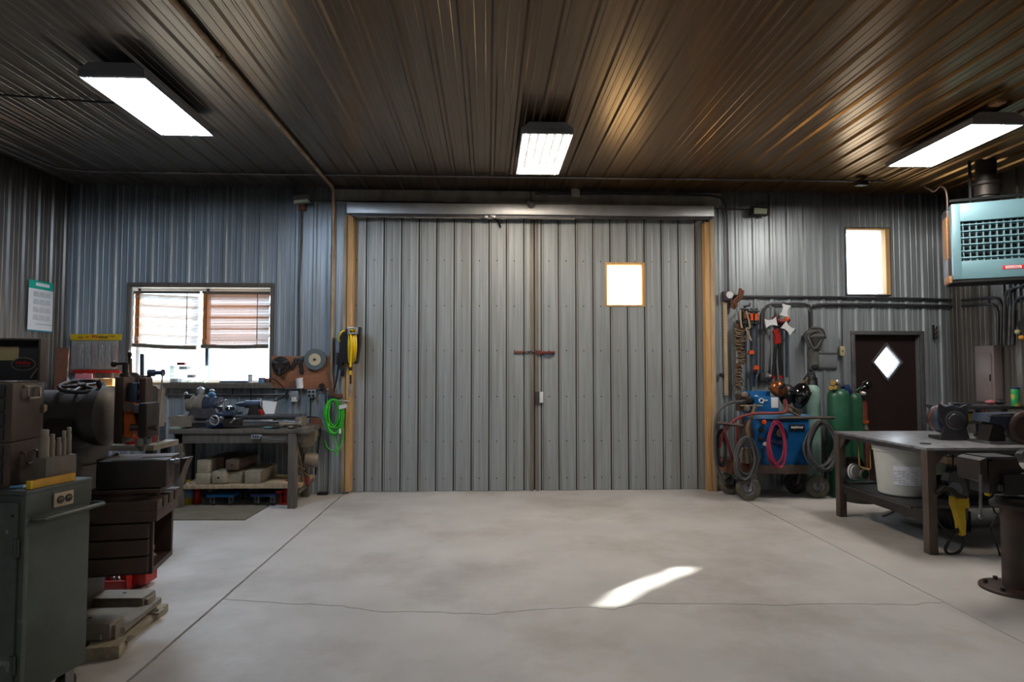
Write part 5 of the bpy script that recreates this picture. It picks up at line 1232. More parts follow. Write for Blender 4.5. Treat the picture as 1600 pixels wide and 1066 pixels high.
m = MB(); m.tube(PX([(480, 652, 7.9), (497, 653, 7.9), (501, 660, 7.95), (500, 680, 8.0), (496, 710, 8.02), (493, 742, 8.03)]), 0.011, 6, smooth=4); tag(m.build('strap', 'cable_black'), 'black strap hanging down the wall at the right end of the lathe bench', 'strap')
m = MB(); m.prism([W(469, 745, 7.92), W(476, 745, 7.92), W(476, 776, 7.92), W(470, 776, 7.92)], (0, 0.05, 0)); m.build('stand', 'rust', md)
# ------------------------------------------------------------------ hose reel and green hose by the door
YR_ = D - 0.16
hr = thing('hose_reel', 'black wall reel wound with yellow hose beside the left door post', 'hose reel', W(545, 540, D))
m = MB(); m.pbox(525, 551, 536, 570, D - 0.09, D - 0.022, 0.006); m.build('mount', 'iron_dark', hr)
m = MB(); m.prism([W(533, 517, YR_), W(543, 514, YR_), W(543, 569, YR_), (W(531, 565, YR_)), W(530, 530, YR_)], (0, 0.13, 0)); m.build('side_plate', 'black_plastic', hr)
m = MB(); m.prism([W(555, 512, YR_), W(562.5, 511, YR_), W(561.5, 535, YR_), W(557, 568, YR_), W(553.5, 569, YR_)], (0, 0.13, 0)); m.build('side_plate', 'black_plastic', hr)
m = MB(); m.pbox(541, 513, 558, 568, D - 0.07, D - 0.03, 0.01); m.build('back_plate', 'black_plastic', hr)
for k in range(5):
    x = 545.2 + 2.45 * k
    m = MB(); m.tube(PX([(x, 516, YR_ + 0.06), (x + 0.4, 518, YR_ - 0.03), (x + 1.2 * (k - 1) * 0.4, 540, YR_ - 0.09), (x - 0.2, 560, YR_ - 0.03), (x, 566, YR_ + 0.05)]), 0.0125, 8, smooth=6); m.build('hose_turn', 'yellow_hose', hr)
for b_ in ((543, 511.5, 559, 514.5), (543, 520, 559, 522), (543, 514, 546, 521), (556, 514, 559, 521)):
    m = MB(); m.pbox(*b_, YR_ - 0.10, YR_ - 0.07, 0.004); m.build('roller_guide', 'bright_steel', hr)
m = MB(); m.tube(PX([(548, 522, YR_ - 0.09), (548.5, 545, YR_ - 0.11), (547.5, 570, YR_ - 0.09), (547.8, 586, YR_ - 0.09)]), 0.0125, 8, smooth=5); he = m.build('hose_tail', 'yellow_hose', hr)
m = MB(); m.cyl(W(547.8, 574, YR_ - 0.09), W(547.8, 579, YR_ - 0.09), 0.02, n=12); m.build('hose_stop', 'black_plastic', he)
m = MB(); m.cyl(W(547.8, 586, YR_ - 0.09), W(547.8, 600, YR_ - 0.09), 0.012, n=10); m.build('hose_sleeve', 'cable_black', he)
m = MB(); m.lathe(W(547.8, 600, YR_ - 0.09), (0, 0, -1), [(0.016, 0), (0.016, 0.05), (0.024, 0.055), (0.024, 0.09), (0.012, 0.095), (0.012, 0.16)], 12); m.build('coupler', 'bright_steel', he)
m = MB(); m.tube(PX([(543, 517, YR_ + 0.02), (535, 518, YR_), (530, 526, YR_), (530, 532, YR_), (534, 535, YR_ + 0.02)]), 0.0115, 8, smooth=5); m.build('inlet_hose', 'yellow_hose', hr)
m = MB(); m.tube(PX([(532, 541, D - 0.06), (530, 560, D - 0.08), (527, 585, D - 0.08), (522, 610, D - 0.06), (516, 628, D - 0.06), (511, 636, D - 0.08), (509, 625, D - 0.08), (510, 612, D - 0.06)]), 0.012, 8, smooth=6); tag(m.build('air_hose', 'cable_black'), 'black hose running from the reel down to the wall fitting', 'hose')
m = MB(); m.pbox(532, 575, 537, 588, D - 0.07, D - 0.025, 0.006); tag(m.build('switch_box', 'black_plastic'), 'small black box on the wall below the hose reel', 'box')
ft = thing('air_fitting', 'rusty air fitting with a valve at the foot of the pipe', 'fitting', W(518, 612, D))
m = MB(); m.box(W(518, 613, D - 0.05), (0.07, 0.05, 0.11), bev=0.015); m.build('regulator', 'rust', ft)
m = MB(); m.cyl(W(511, 609, D - 0.05), W(524, 608, D - 0.05), 0.018, n=10); m.build('elbow', 'conduit_rust', ft)
m = MB(); m.pbox(523, 616, 536, 622, D - 0.04, D - 0.022, 0.003); m.build('bracket', 'rust', ft)
gh = thing('green_hose', 'bright green air hose coiled and hung on a peg left of the big door', 'hose', W(521, 625, D))
m = MB(); m.cyl(W(529, 626, D - 0.16), W(545, 627, D - 0.05), 0.012, n=10); m.build('peg', 'bright_steel', gh)
rg = random.Random(5)
for k in range(11):
    w_ = rg.uniform(7, 15); cx = 521 + rg.uniform(-2, 2); y1 = rg.uniform(664, 681); dep = D - 0.13 + 0.018 * (k % 5)
    m = MB(); m.tube(PX([(cx, 624, dep), (cx + w_ * 0.75, 632, dep), (cx + w_, 650, dep - 0.02), (cx + w_ * 0.6, y1 - 5, dep), (cx, y1, dep), (cx - w_ * 0.65, y1 - 6, dep), (cx - w_, 648, dep - 0.02), (cx - w_ * 0.7, 631, dep)]), 0.0085, 7, True, smooth=5); m.build('coil', 'green_hose', gh)
m = MB(); m.tube(PX([(533, 650, D - 0.09), (536, 680, D - 0.08), (531, 700, D - 0.08), (522, 705, D - 0.08), (512, 700, D - 0.08), (507, 688, D - 0.08)]), 0.0085, 7, smooth=6); m.build('loose_loop', 'green_hose', gh)
m = MB(); m.tube(PX([(521, 675, D - 0.08), (526, 700, D - 0.08), (525, 713, D - 0.08)]), 0.0085, 7, smooth=4); m.build('loose_end', 'green_hose', gh)
m = MB(); m.lathe(W(531, 670, D - 0.15), (0, 0, -1), [(0.012, 0), (0.016, 0.02), (0.016, 0.06)], 10); m.build('coupler', 'plastic_white', gh)
m = MB(); m.prism([W(529.5, 634, D - 0.17), W(541, 631, D - 0.17), W(542, 637, D - 0.17), W(530, 640, D - 0.17)], (0, 0.006, 0)); tg = m.build('paper_tag', 'paper_white', gh)
# ------------------------------------------------------------------ right part of the far wall: conduits, boxes, hung tools
pipe('conduit', PX([(1146, 463, D - 0.045), (1300, 464.5, D - 0.045), (1440, 467, D - 0.045), (1498, 469, D - 0.045)]), 0.015, 'conduit_dark', 'upper of two dark conduits running right along the wall below the high window')
pipe('conduit', PX([(1193, 588, D - 0.05), (1193, 500, D - 0.05), (1193.5, 488, D - 0.05), (1197, 479, D - 0.05), (1205, 475, D - 0.05), (1240, 474.5, D - 0.05), (1258, 475, D - 0.05), (1265, 478, D - 0.05), (1268, 486, D - 0.05), (1268.5, 512, D - 0.05)]), 0.015, 'conduit_dark', 'dark conduit arching over the bolt cutters to the grey hood')
pipe('conduit', PX([(1270, 478, D - 0.05), (1282, 476, D - 0.05), (1360, 476, D - 0.05), (1498, 478.5, D - 0.05)]), 0.018, 'conduit_dark', 'lower of two dark conduits running right along the wall below the high window')
m = MB(); m.pbox(1131, 455, 1145, 470, D - 0.10, D - 0.022, 0.006); jb = m.build('junction_box', 'conduit_dark'); tag(jb, 'dark square box with a round pale cover right of the big door', 'junction box')
m = MB(); p = W(1140, 461, D - 0.10); m.cyl(p, p + Vector((0, -0.012, 0)), 0.045, n=18); m.build('cover', 'plastic_white', jb)
m = MB(); m.pbox(1131, 471.5, 1137, 618, D - 0.05, D - 0.035, 0.002); ys = m.build('yardstick', 'pale_wood'); tag(ys, 'long pale wooden yardstick hung upright beside the right door post', 'yardstick')
m = MB()
for k in range(29): m.pbox(1131.2, 475 + 5 * k, 1133.2 + (1.5 if k % 4 == 0 else 0), 475.4 + 5 * k, D - 0.051, D - 0.05)
m.build('graduation', 'ink_black', ys, kind='stuff')
m = MB(); m.pbox(1126, 583, 1131, 589, D - 0.07, D - 0.022, 0.005); tag(m.build('wall_hook', 'cable_black'), 'small black hook on the wall left of the yardstick', 'hook')
an = thing('pry_bars', 'crossed reddish-brown iron hooks above the wire coils', 'hooks', W(1150, 468, D - 0.06))
for seq in ([(1143, 481, 8.03), (1148, 470, 8.0), (1155, 462, 8.0), (1157, 451, 8.0)], [(1146, 483, 8.03), (1151, 472, 8.0), (1158, 464, 8.0), (1161, 454, 8.0)], [(1142, 471, 8.03), (1148, 474, 8.0), (1151, 479, 8.0)]):
    m = MB(); m.tube(PX(seq), 0.022, 7, smooth=4); m.build('hook', 'rust', an)
# clamp rail
rk = thing('clamp_rail', 'black rail with hooks on the wall holding the bar clamps', 'rack', W(1172, 505, D))
m = MB(); m.pbox(1151, 500, 1186, 508, D - 0.05, D - 0.022, 0.004); m.build('rail', 'black_plastic', rk)
for x in (1160, 1167, 1174, 1182):
    m = MB(); m.tube(PX([(x, 501, D - 0.04), (x, 487, D - 0.05), (x - 4, 485, D - 0.06)]), 0.009, 6); m.build('hook', 'iron_dark', rk)
m = MB(); m.tube(PX([(1162, 479, D - 0.05), (1171, 478, D - 0.06), (1172, 474, D - 0.06)]), 0.010, 6); m.build('hook', 'iron_dark', rk)
def bar_clamp(x, yt, yb, ytop, lab, hmat, jaws, w=0.016):
    t = thing('bar_clamp', lab, 'clamp', W(x, yt, D - 0.09))
    m = MB(); a_, b_ = W(x, ytop, D - 0.09), W(x + 0.6, yb, D - 0.08); m.tube([a_, b_], w, 6); m.build('bar', 'bluegrey_steel', t)
    m = MB(); m.lathe(W(x, yt, D - 0.095), (0, 0, -1), [(0.014, 0), (0.026, 0.01), (0.022, 0.05), (0.027, 0.09), (0.014, 0.1)], 12); m.build('grip', hmat, t)
    m = MB(); m.pbox(x - 5, yt - 5, x + 5, yt - 2, D - 0.12, D - 0.075, 0.004); m.build('head', 'black_plastic', t)
    for yj, mt in jaws:
        m = MB(); m.prism([W(x - 2.5, yj - 3, D - 0.12), W(x + 3.5, yj - 4, D - 0.12), W(x + 4.5, yj + 2, D - 0.12), W(x - 3.5, yj + 3, D - 0.12)], (0, 0.045, 0)); m.build('sliding_jaw', mt, t)
    return t
bar_clamp(1164, 487, 560, 480, 'bar clamp with a brown grip at the left end of the rail', 'rust', [(504, 'black_plastic')])
bar_clamp(1174.2, 490, 604, 482, 'bar clamp with orange grip and high orange jaw, second on the rail', 'orange_bright', [(504, 'black_plastic'), (551, 'orange_bright')])
bar_clamp(1182, 490, 585, 482, 'bar clamp with orange grip and low orange jaw at the right end of the rail', 'orange_bright', [(504, 'black_plastic'), (575, 'orange_bright')])
bl = thing('garden_shear', 'dark tapered blade hanging below the orange clamp jaws', 'blade', W(1178, 590, D - 0.05))
m = MB(); m.prism([W(1175, 578, D - 0.06), W(1182, 577, D - 0.06), W(1180.5, 603, D - 0.06), W(1178, 606, D - 0.06)], (0, 0.02, 0)); m.build('blade', 'bluegrey_steel', bl)
m = MB(); m.cyl(W(1178.5, 580, D - 0.065), W(1178.5, 580, D - 0.03), 0.02, n=10); m.build('rivet', 'orange_bright', bl)
sl = thing('wire_loop', 'pale bent wire loop hanging in front of the clamp rail', 'wire loop', W(1163, 495, D - 0.12))
m = MB(); m.tube(PX([(1159, 513, D - 0.12), (1156, 488, D - 0.12), (1158, 485, D - 0.12)]), 0.012, 6, smooth=4); m.build('left_arm', 'pale_wood', sl)
m = MB(); m.tube(PX([(1166, 486, D - 0.12), (1172, 511, D - 0.12), (1166, 514, D - 0.12), (1174, 532, D - 0.12)]), 0.012, 6, smooth=3); m.build('right_arm', 'pale_wood', sl)
# wire coils
for (cx, cy0, cy1, rx, n, lab, sd) in ((1156, 512, 542, 10, 9, 'big bundle of rusty coiled wire hanging below the clamp rail', 1), (1158, 542, 570, 7.5, 7, 'middle bundle of rusty coiled wire under the big bundle', 2), (1155, 574, 603, 6.5, 6, 'lowest tangled bundle of rusty wire just above the blue welder', 3)):
    rr = random.Random(sd)
    t = thing('wire_coil', lab, 'wire coil', W(cx, cy0, D - 0.1))
    for k in range(n):
        y = cy0 + (cy1 - cy0) * k / n
        p = W(cx + rr.uniform(-1.5, 1.5), y + 2, D - 0.10); a_ = rr.uniform(-0.5, 0.5)
        m = MB(); m.torus(p, (math.sin(a_) * 0.6, -0.45, 1), rx / 121.0, 0.0105, 18, 5, 0.55 + rr.uniform(-0.1, 0.3)); m.build('turn', 'wire_brown', t)
    m = MB(); m.tube(PX([(cx - 3, cy0 - 6, D - 0.08), (cx - 2, (cy0 + cy1) / 2, D - 0.07), (cx - 3, cy1 + 4, D - 0.09)]), 0.02, 6, smooth=3); m.build('tie', 'rust', t)
m = MB()
rr = random.Random(9)
for k in range(9):
    p = W(1154, 606, D - 0.09); q = p + Vector((rr.uniform(-0.11, 0.12), rr.uniform(-0.06, 0.03), rr.uniform(-0.16, 0.1))); m.tube([p, (p + q) / 2 + Vector((rr.uniform(-0.04, 0.04), 0, 0.02)), q], 0.006, 5)
tag(m.build('loose_wire', 'wire_brown', kind='stuff'), 'loose ends of rusty wire sticking out above the welder', 'wire')
# bolt cutters and their neighbours
def cutter(x, yt, yb, lab, head, spread):
    t = thing('bolt_cutter', lab, 'bolt cutter', W(x, yt, D - 0.06))
    m = MB(); m.prism([W(x - 5.5, yt + 4, D - 0.09), W(x - 2, yt, D - 0.09), (W(x + 4, yt + 1, D - 0.09)), W(x + 5, yt + 9, D - 0.09), W(x + 6.5, yt + 22, D - 0.09), W(x - 3, yt + 24, D - 0.09), W(x - 2, yt + 12, D - 0.09)], (0, 0.04, 0)); m.build('head', head, t)
    for s_ in (-1, 1):
        m = MB(); m.tube(PX([(x + 2 + s_ * 2.5, yt + 22, D - 0.07), (x + s_ * spread * 0.6, yt + 45, D - 0.07), (x + s_ * spread, yb, D - 0.07)]), 0.022, 8, smooth=3); h_ = m.build('handle', 'black_plastic', t)
        m = MB(); m.cyl(W(x + s_ * spread, yb - 3, D - 0.07), W(x + s_ * spread, yb + 2, D - 0.07), 0.026, n=10); m.build('grip_end', 'red_paint', h_)
    return t
cutter(1214, 514, 590, 'red headed bolt cutter with long black handles hung on the wall', 'red_paint', 6)
bar_clamp(1229, 506, 590, 500, 'dark clamp bar hung right of the bolt cutter', 'red_dark', [(512, 'black_plastic')], 0.02)
fx = thing('drill_holder', 'red and black ratchet clamp lying across above the bolt cutter', 'clamp', W(1220, 500, D - 0.08))
m = MB(); m.tube(PX([(1208, 496, D - 0.1), (1216, 501, D - 0.1), (1226, 502, D - 0.1), (1233, 499, D - 0.1)]), 0.03, 8, smooth=3); m.build('body', 'red_dark', fx)
m = MB(); m.ball(W(1229.5, 499, D - 0.12), (0.034, 0.03, 0.036), 12); m.build('knob', 'orange_bright', fx)
m = MB(); m.pbox(1214, 500, 1224, 512, D - 0.09, D - 0.04, 0.01); m.build('bracket', 'black_plastic', fx)
def bowtie(cx, cy, ang, lab):
    t = thing('spool_card', lab, 'card', W(cx, cy, D - 0.15))
    R_ = Matrix.Rotation(math.radians(ang), 3, 'Y'); c = W(cx, cy, D - 0.15)
    shp = [(-0.075, -0.06), (-0.03, -0.035), (0.03, -0.035), (0.075, -0.06), (0.075, 0.06), (0.03, 0.035), (-0.03, 0.035), (-0.075, 0.06)]
    m = MB(); m.prism([c + R_ @ Vector((x, 0, z)) for x, z in shp], (0, 0.012, 0)); m.build('card', 'paper_white', t)
    m = MB(); m.torus(c + R_ @ Vector((0.08, 0.02, 0.03)), (0, 1, 0), 0.025, 0.005, 12, 5); m.build('wire_tie', 'cable_black', t)
bowtie(1227, 485, -76, 'white waisted plastic card topmost of the three above the bolt cutter')
bowtie(1205, 504, -10, 'white waisted plastic card left of the bolt cutter head')
bowtie(1231.5, 513, 40, 'white waisted plastic card right of the bolt cutter head')
oc = thing('conduit_box', 'rounded grey receptacle at the foot of the arching conduit', 'outlet', W(1197, 588, D))
m = MB(); m.pbox(1189, 583, 1197, 596, D - 0.09, D - 0.022, 0.008); m.build('box', 'conduit_dark', oc)
m = MB(); m.lathe(W(1196, 588, D - 0.06), (0.9, -0.5, -0.2), [(0.045, 0), (0.045, 0.05), (0.035, 0.075)], 14); m.build('cover', 'conduit', oc)
# grey hood / duct
hd = thing('canvas_hood', 'crumpled grey canvas welding hood hanging on the wall', 'hood', W(1274, 530, D - 0.1))
m = MB(); rr = random.Random(4)
prev = []
m.lathe(W(1273, 518, D - 0.13), (0.02, 0, -1), [(0.05, -0.05), (0.12, 0.0), (0.135, 0.06), (0.10, 0.15), (0.05, 0.24), (0.03, 0.25)], 12)
for v in m.bm.verts: v.co += Vector((rr.uniform(-0.022, 0.022), rr.uniform(-0.02, 0.02), rr.uniform(-0.015, 0.015)))
m.build('hood', 'canvas_grey', hd)
for seq in ([(1261, 521, 7.87), (1275, 517, 7.83), (1288, 526, 7.87)], [(1262, 525, 7.87), (1272, 545, 7.85), (1284, 530, 7.87)], [(1268, 512, 7.9), (1284, 514, 7.85), (1290, 529, 7.9)]):
    m = MB(); m.tube(PX(seq), 0.014, 6, smooth=5); m.build('strap', 'conduit', hd)
slv = thing('welding_sleeve', 'dark grey leather sleeve hanging under the canvas hood', 'sleeve', W(1270, 560, D - 0.08))
m = MB(); m.lathe(W(1270, 545, D - 0.09), (0.05, 0, -1), [(0.06, 0), (0.075, 0.06), (0.062, 0.16), (0.07, 0.2), (0.055, 0.27)], 14); m.build('cuff', 'canvas_grey', slv)
m = MB(); m.ball(W(1273, 573, D - 0.12), (0.05, 0.05, 0.05), 10); m.build('padding', 'dark_cloth', slv)
g1 = thing('welding_glove', 'dark leather welding glove hanging lowest below the canvas hood', 'glove', W(1267, 590, D - 0.1))
m = MB(); m.ball(W(1267, 588, D - 0.1), (0.065, 0.045, 0.065), 12)
for k in range(4): p = W(1263 + 3 * k, 592, D - 0.1); m.cyl(p, p + Vector((0.0, -0.01, -0.09)), 0.017, 0.013, 8)
m.build('hand', 'dark_cloth', g1)
m = MB(); m.cyl(W(1261, 588, D - 0.12), W(1256, 593, D - 0.14), 0.018, 0.014, 8); m.build('thumb', 'dark_cloth', g1)
m = MB(); m.tube(PX([(1275, 590, D - 0.05), (1277, 615, D - 0.05), (1278, 640, D - 0.05), (1284, 660, D - 0.05)]), 0.016, 8, smooth=4); tag(m.build('cable', 'cable_black'), 'black cable running down the wall from the glove behind the pale cylinder', 'cable')
ap_ = thing('access_panel', 'flat grey access panel on the wall between the hood and the brown door', 'panel', W(1293, 563, D))
m = MB(); m.pbox(1277, 552, 1308.5, 575, D - 0.032, D - 0.02, 0.003); m.build('plate', 'box_grey', ap_)
for b_ in ((1277, 551, 1308.5, 553.5), (1277, 573.5, 1308.5, 576.5)):
    m = MB(); m.pbox(*b_, D - 0.04, D - 0.02, 0.003); m.build('edge', 'conduit', ap_)
sw = thing('light_switch', 'cream light switch left of the brown entry door', 'switch', W(1316.5, 548, D))
m = MB(); m.pbox(1313, 541.5, 1320, 556, D - 0.075, D - 0.022, 0.005); m.build('plate', 'beige_plate', sw)
m = MB(); m.pbox(1315.7, 546.5, 1317.7, 550.5, D - 0.085, D - 0.074, 0.002); m.build('toggle', 'lathe_tan', sw)
m = MB(); m.tube(PX([(1316, 557, D - 0.045), (1316, 600, D - 0.045), (1316, 640, D - 0.045)]), 0.014, 8); m.build('conduit', 'conduit', sw)
m = MB(); m.tube(PX([(1316, 541, D - 0.03), (1315.5, 478, D - 0.03)]), 0.007, 6); m.build('wire', 'conduit_dark', sw)
ck = thing('coat_hook', 'black iron coat hook on the wall right of the brown door', 'hook', W(1460, 520, D))
m = MB(); m.pbox(1458, 508, 1461, 531, D - 0.04, D - 0.022, 0.004); m.build('plate', 'iron_dark', ck)
for y in (512, 519, 526):
    m = MB(); m.tube(PX([(1460, y + 2, D - 0.04), (1463, y + 3, D - 0.09), (1464, y - 2, D - 0.11)]), 0.009, 6, smooth=4); m.build('prong', 'iron_dark', ck)
# ------------------------------------------------------------------ welding cart
YC = 7.5
wc = thing('welding_cart', 'steel welding cart on four big pneumatic wheels with a bar for cables', 'cart', W(1220, 780, 7.7))
m = MB(); m.pbox(1178, 727.5, 1264, 741, YC, 7.98, 0.005); m.build('platform', 'leg_steel', wc)
m = MB(); m.pbox(1138, 721, 1180, 741, YC + 0.06, 7.95, 0.01); m.build('side_tray', 'rust', wc)
def wheel(px, py, r, Yw, mt, hub, w=0.085, tilt=0.12, name='wheel'):
    c = W(px, py, Yw); c.z = r + 0.002
    ax_ = Vector((tilt, 1, 0)).normalized()
    m = MB(); m.lathe(c - ax_ * w / 2, ax_, [(r * 0.55, 0), (r * 0.8, 0), (r * 0.96, w * 0.2), (r, w * 0.5), (r * 0.96, w * 0.8), (r * 0.8, w), (r * 0.55, w)], 30, caps=False); o = m.build(name, mt, wc)
    m = MB(); m.lathe(c - ax_ * (w / 2 - 0.012), ax_, [(r * 0.2, -0.012), (r * 0.22, 0.0), (r * 0.38, 0.012), (r * 0.5, 0.0), (r * 0.57, 0.0), (r * 0.57, 0.05)], 24); m.build('rim', hub, o)
    m = MB(); m.cyl(c - ax_ * (w / 2 + 0.02), c + ax_ * w * 0.5, 0.013, n=10); m.build('axle', 'machined', o)
    m = MB(); p0 = c - ax_ * (w / 2 + 0.012); m.box((p0 + Vector((0.03, 0, 0.09))), (0.034, 0.012, 0.2), rot=Matrix.Rotation(0.25, 3, 'Y'), bev=0.003); m.build('fork', 'machined', o)
wheel(1169, 764, 0.146, 7.48, 'rubber_dusty', 'machined')
wheel(1277, 763, 0.14, 7.6, 'rubber_dusty', 'machined')
wheel(1141, 757, 0.146, 7.86, 'rubber_dusty', 'iron_dark')
wheel(1243, 757, 0.14, 7.86, 'rubber', 'iron_dark')
m = MB(); m.tube(PX([(1216, 653.5, YC - 0.1), (1304, 653, YC - 0.05)]), 0.016, 10); m.build('cable_bar', 'leg_steel', wc)
m = MB(); m.tube(PX([(1122, 661, YC - 0.05), (1160, 665.5, YC + 0.02)]), 0.02, 8); m.build('left_bar', 'leg_steel', wc)
m = MB(); m.tube(PX([(1131, 676, YC), (1142, 662, YC), (1156, 652, YC), (1172, 647.5, YC - 0.05), (1184, 646, YC - 0.08), (1220, 645.5, YC - 0.08), (1228, 642, YC - 0.07), (1230, 636, YC - 0.06), (1226, 624, YC - 0.04)]), 0.018, 8, smooth=4); m.build('push_handle', 'hose_red', wc)
for seq in ([(1131, 674, YC + 0.02), (1142, 708, YC + 0.05), (1146, 722, YC + 0.1)], [(1130, 674, YC + 0.02), (1124, 700, YC + 0.05)], [(1160, 650, 7.9), (1160, 724, 7.9)], [(1152, 665, 7.7), (1152, 724, 7.7)]):
    m = MB(); m.tube(PX(seq), 0.017, 7); m.build('brace', 'red_dark', wc)
m = MB(); m.prism([W(1154, 668, 7.62), W(1172, 655, 7.62), W(1180, 690, 7.62), W(1172, 700, 7.62), W(1156, 690, 7.62)], (0, 0.02, 0)); m.build('back_plate', 'leg_steel', wc)
wb_ = thing('welder_cabinet', 'large blue welder cabinet standing on the welding cart', 'welder', W(1222, 727, YC + 0.06))
m = MB(); m.pbox(1181, 655, 1265, 727.4, YC + 0.06, 7.95, 0.012); m.build('case', 'blue_paint', wb_)
m = MB(); m.pbox(1180, 648.5, 1266, 655, YC + 0.03, 7.97, 0.006); m.build('lid', 'blue_light', wb_)
lg_ = MB(); lg_.pbox(1233, 663.5, 1258, 673.5, YC + 0.045, YC + 0.062, 0.004); lo_ = lg_.build('badge', 'ink_black', wb_)
marks(lo_, 1236, 1255, 668, YC + 0.044, 4, 'paper_white', 6, 12)
m = MB(); p = W(1214, 680, YC + 0.06); m.torus(p + Vector((0, -0.03, 0)), (0, 1, 0), 0.10, 0.024, 26, 8); m.torus(p + Vector((0, -0.03, 0)), (0, 1, 0), 0.085, 0.02, 26, 8); m.build('control_ring', 'blue_dark', wb_)
m = MB(); m.cyl(p + Vector((0.02, 0, 0.03)), p + Vector((0.02, -0.05, 0.03)), 0.05, n=14); m.build('dial', 'lathe_tan', wb_)
for px, py, mt in ((1193, 660, 'orange_bright'), (1195, 694, 'plastic_white'), (1189, 672, 'iron_dark'), (1188, 686, 'iron_dark')):
    p = W(px, py, YC + 0.055); m = MB(); m.lathe(p, (0, -1, 0), [(0.03, 0), (0.03, 0.02), (0.02, 0.035)], 14); m.build('knob', mt, wb_)
wf = thing('wire_feeder', 'blue wire feeder box with a white logo and label on top of the welder cabinet', 'wire feeder', W(1197, 648, YC + 0.1))
zc0 = W(1222, 648.5, YC + 0.03).z
a_, b_ = W(1172, 630, YC + 0.2), W(1204, 630, YC + 0.2); m = MB(); m.span((a_.x, YC + 0.2, zc0 + 0.001), (b_.x, 7.92, W(1190, 611.5, YC + 0.2).z), 0.008); m.build('rear_case', 'blue_paint', wf)
a_, b_ = W(1184, 630, YC + 0.08), W(1217, 630, YC + 0.08); m = MB(); m.span((a_.x, YC + 0.08, zc0 + 0.001), (b_.x, YC + 0.4, W(1200, 620, YC + 0.08).z), 0.006); fcs = m.build('front_case', 'blue_paint', wf)
m = MB(); m.pbox(1205, 621, 1216, 637.5, YC + 0.076, YC + 0.079, 0.001); lb2 = m.build('label', 'paper_white', fcs)
m = MB(); m.torus(W(1189.8, 626.3, YC + 0.075), (0, 1, 0), 0.026, 0.0085, 20, 6); m.build('logo_ring', 'paper_white', fcs)
m = MB(); m.pbox(1193, 624.7, 1200, 626.7, YC + 0.074, YC + 0.08, 0.002); m.build('logo_bar', 'paper_white', fcs)
m = MB(); m.prism([W(1178, 619, YC + 0.195), W(1182, 617, YC + 0.195), W(1188, 621, YC + 0.195), W(1184, 622, YC + 0.195)], (0, 0.004, 0)); m.build('logo_swoosh', 'paper_white', wf)
m = MB(); m.pbox(1156, 616, 1172, 643, YC + 0.2, 7.85, 0.01); m.build('drive_case', 'iron_brown', wf)
for px, py, r_ in ((1163, 617, 0.04), (1160, 630, 0.05), (1169, 626, 0.05), (1166, 638, 0.04)):
    m = MB(); p = W(px, py, YC + 0.2); m.lathe(p, (0, -1, 0), [(r_, 0), (r_, 0.03), (r_ * 0.5, 0.04), (r_ * 0.5, 0.055)], 14); m.build('drive_roll', 'lathe_tan' if r_ < 0.05 else 'iron_dark', wf)
m = MB(); m.tube(PX([(1157, 634, YC + 0.1), (1175, 634, YC + 0.06), (1192, 634, YC + 0.06)]), 0.008, 6); m.build('rod', 'pale_wood', wf)
m = MB(); m.tube(PX([(1180, 632, YC + 0.05), (1175, 650, YC + 0.0), (1168, 668, YC - 0.02), (1170, 682, YC - 0.04)]), 0.022, 8, smooth=4); m.build('torch_neck', 'wire_brown', wf)
# cables on the cart
def loops(name, lab, cat, cx, cy, rx, ry, n, r, mt, Y, seed, jx=2, jy=3):
    rr = random.Random(seed); t = thing(name, lab, cat, W(cx, cy - ry, Y))
    for k in range(n):
        ox, oy = rr.uniform(-jx, jx), rr.uniform(-jy, jy); kx, ky = rx * rr.uniform(0.82, 1.05), ry * rr.uniform(0.86, 1.03)
        yy = Y + 0.028 * k - 0.06; a0 = rr.uniform(-0.12, 0.12)
        pts = []
        for q in range(14):
            a_ = 2 * math.pi * q / 14
            pts.append(W(cx + ox + kx * math.cos(a_) * (1 - 0.25 * (math.sin(a_) > 0) * math.sin(a_)) + a0 * ky * math.sin(a_), cy + oy * (math.sin(a_) < 0) - ky * math.sin(a_), yy + 0.015 * math.sin(3 * a_)))
        m = MB(); m.tube(pts, r, 7, True, smooth=3); m.build('loop', mt, t)
    return t
loops('cable_coil', 'thick grey cable coil hanging at the left front of the welding cart', 'cable', 1166, 716, 16, 34, 6, 0.0125, 'hose_grey', YC - 0.12, 3, 2.5, 6)
loops('gas_hose', 'red-pink hose looped down the front of the blue welder', 'hose', 1213, 692, 13, 36, 5, 0.0095, 'hose_pink', YC - 0.05, 6, 3, 9)
loops('cable_coil', 'black cable coil hanging on the bar at the right of the welding cart', 'cable', 1285, 696, 26, 38, 8, 0.0135, 'hose_grey', YC - 0.05, 9, 4, 5)
loops('cable_coil', 'thin dark cable coil hanging at the far left end of the welding cart', 'cable', 1127, 700, 7, 30, 3, 0.013, 'cable_black', YC + 0.1, 12, 1, 3)
m = MB(); m.tube(PX([(1159, 628, YC + 0.05), (1146, 628.5, YC), (1132, 634, YC), (1121, 646, YC), (1117, 670, YC), (1117, 700, YC + 0.02), (1119, 722, YC + 0.05), (1125, 742, YC + 0.1), (1134, 757, YC + 0.12)]), 0.018, 8, smooth=6); tag(m.build('ground_cable', 'hose_grey'), 'grey cable arching from the wire feeder down past the door post', 'cable')
m = MB(); m.tube(PX([(1143, 740, YC), (1150, 748, YC - 0.06), (1158, 752, YC - 0.08), (1172, 742, YC - 0.06), (1190, 720, YC - 0.02), (1191, 700, YC - 0.02)]), 0.012, 7, smooth=5); tag(m.build('torch_cable', 'cable_black'), 'thin black cable sagging between the left cable coil and the red hose', 'cable')
m = MB(); m.box(W(1168, 712, YC + 0.02), (0.13, 0.12, 0.18), rz=0.3, bev=0.01); tag(m.build('rod_box', 'lathe_tan'), 'tan box in the cart tray behind the grey cable coil', 'box')
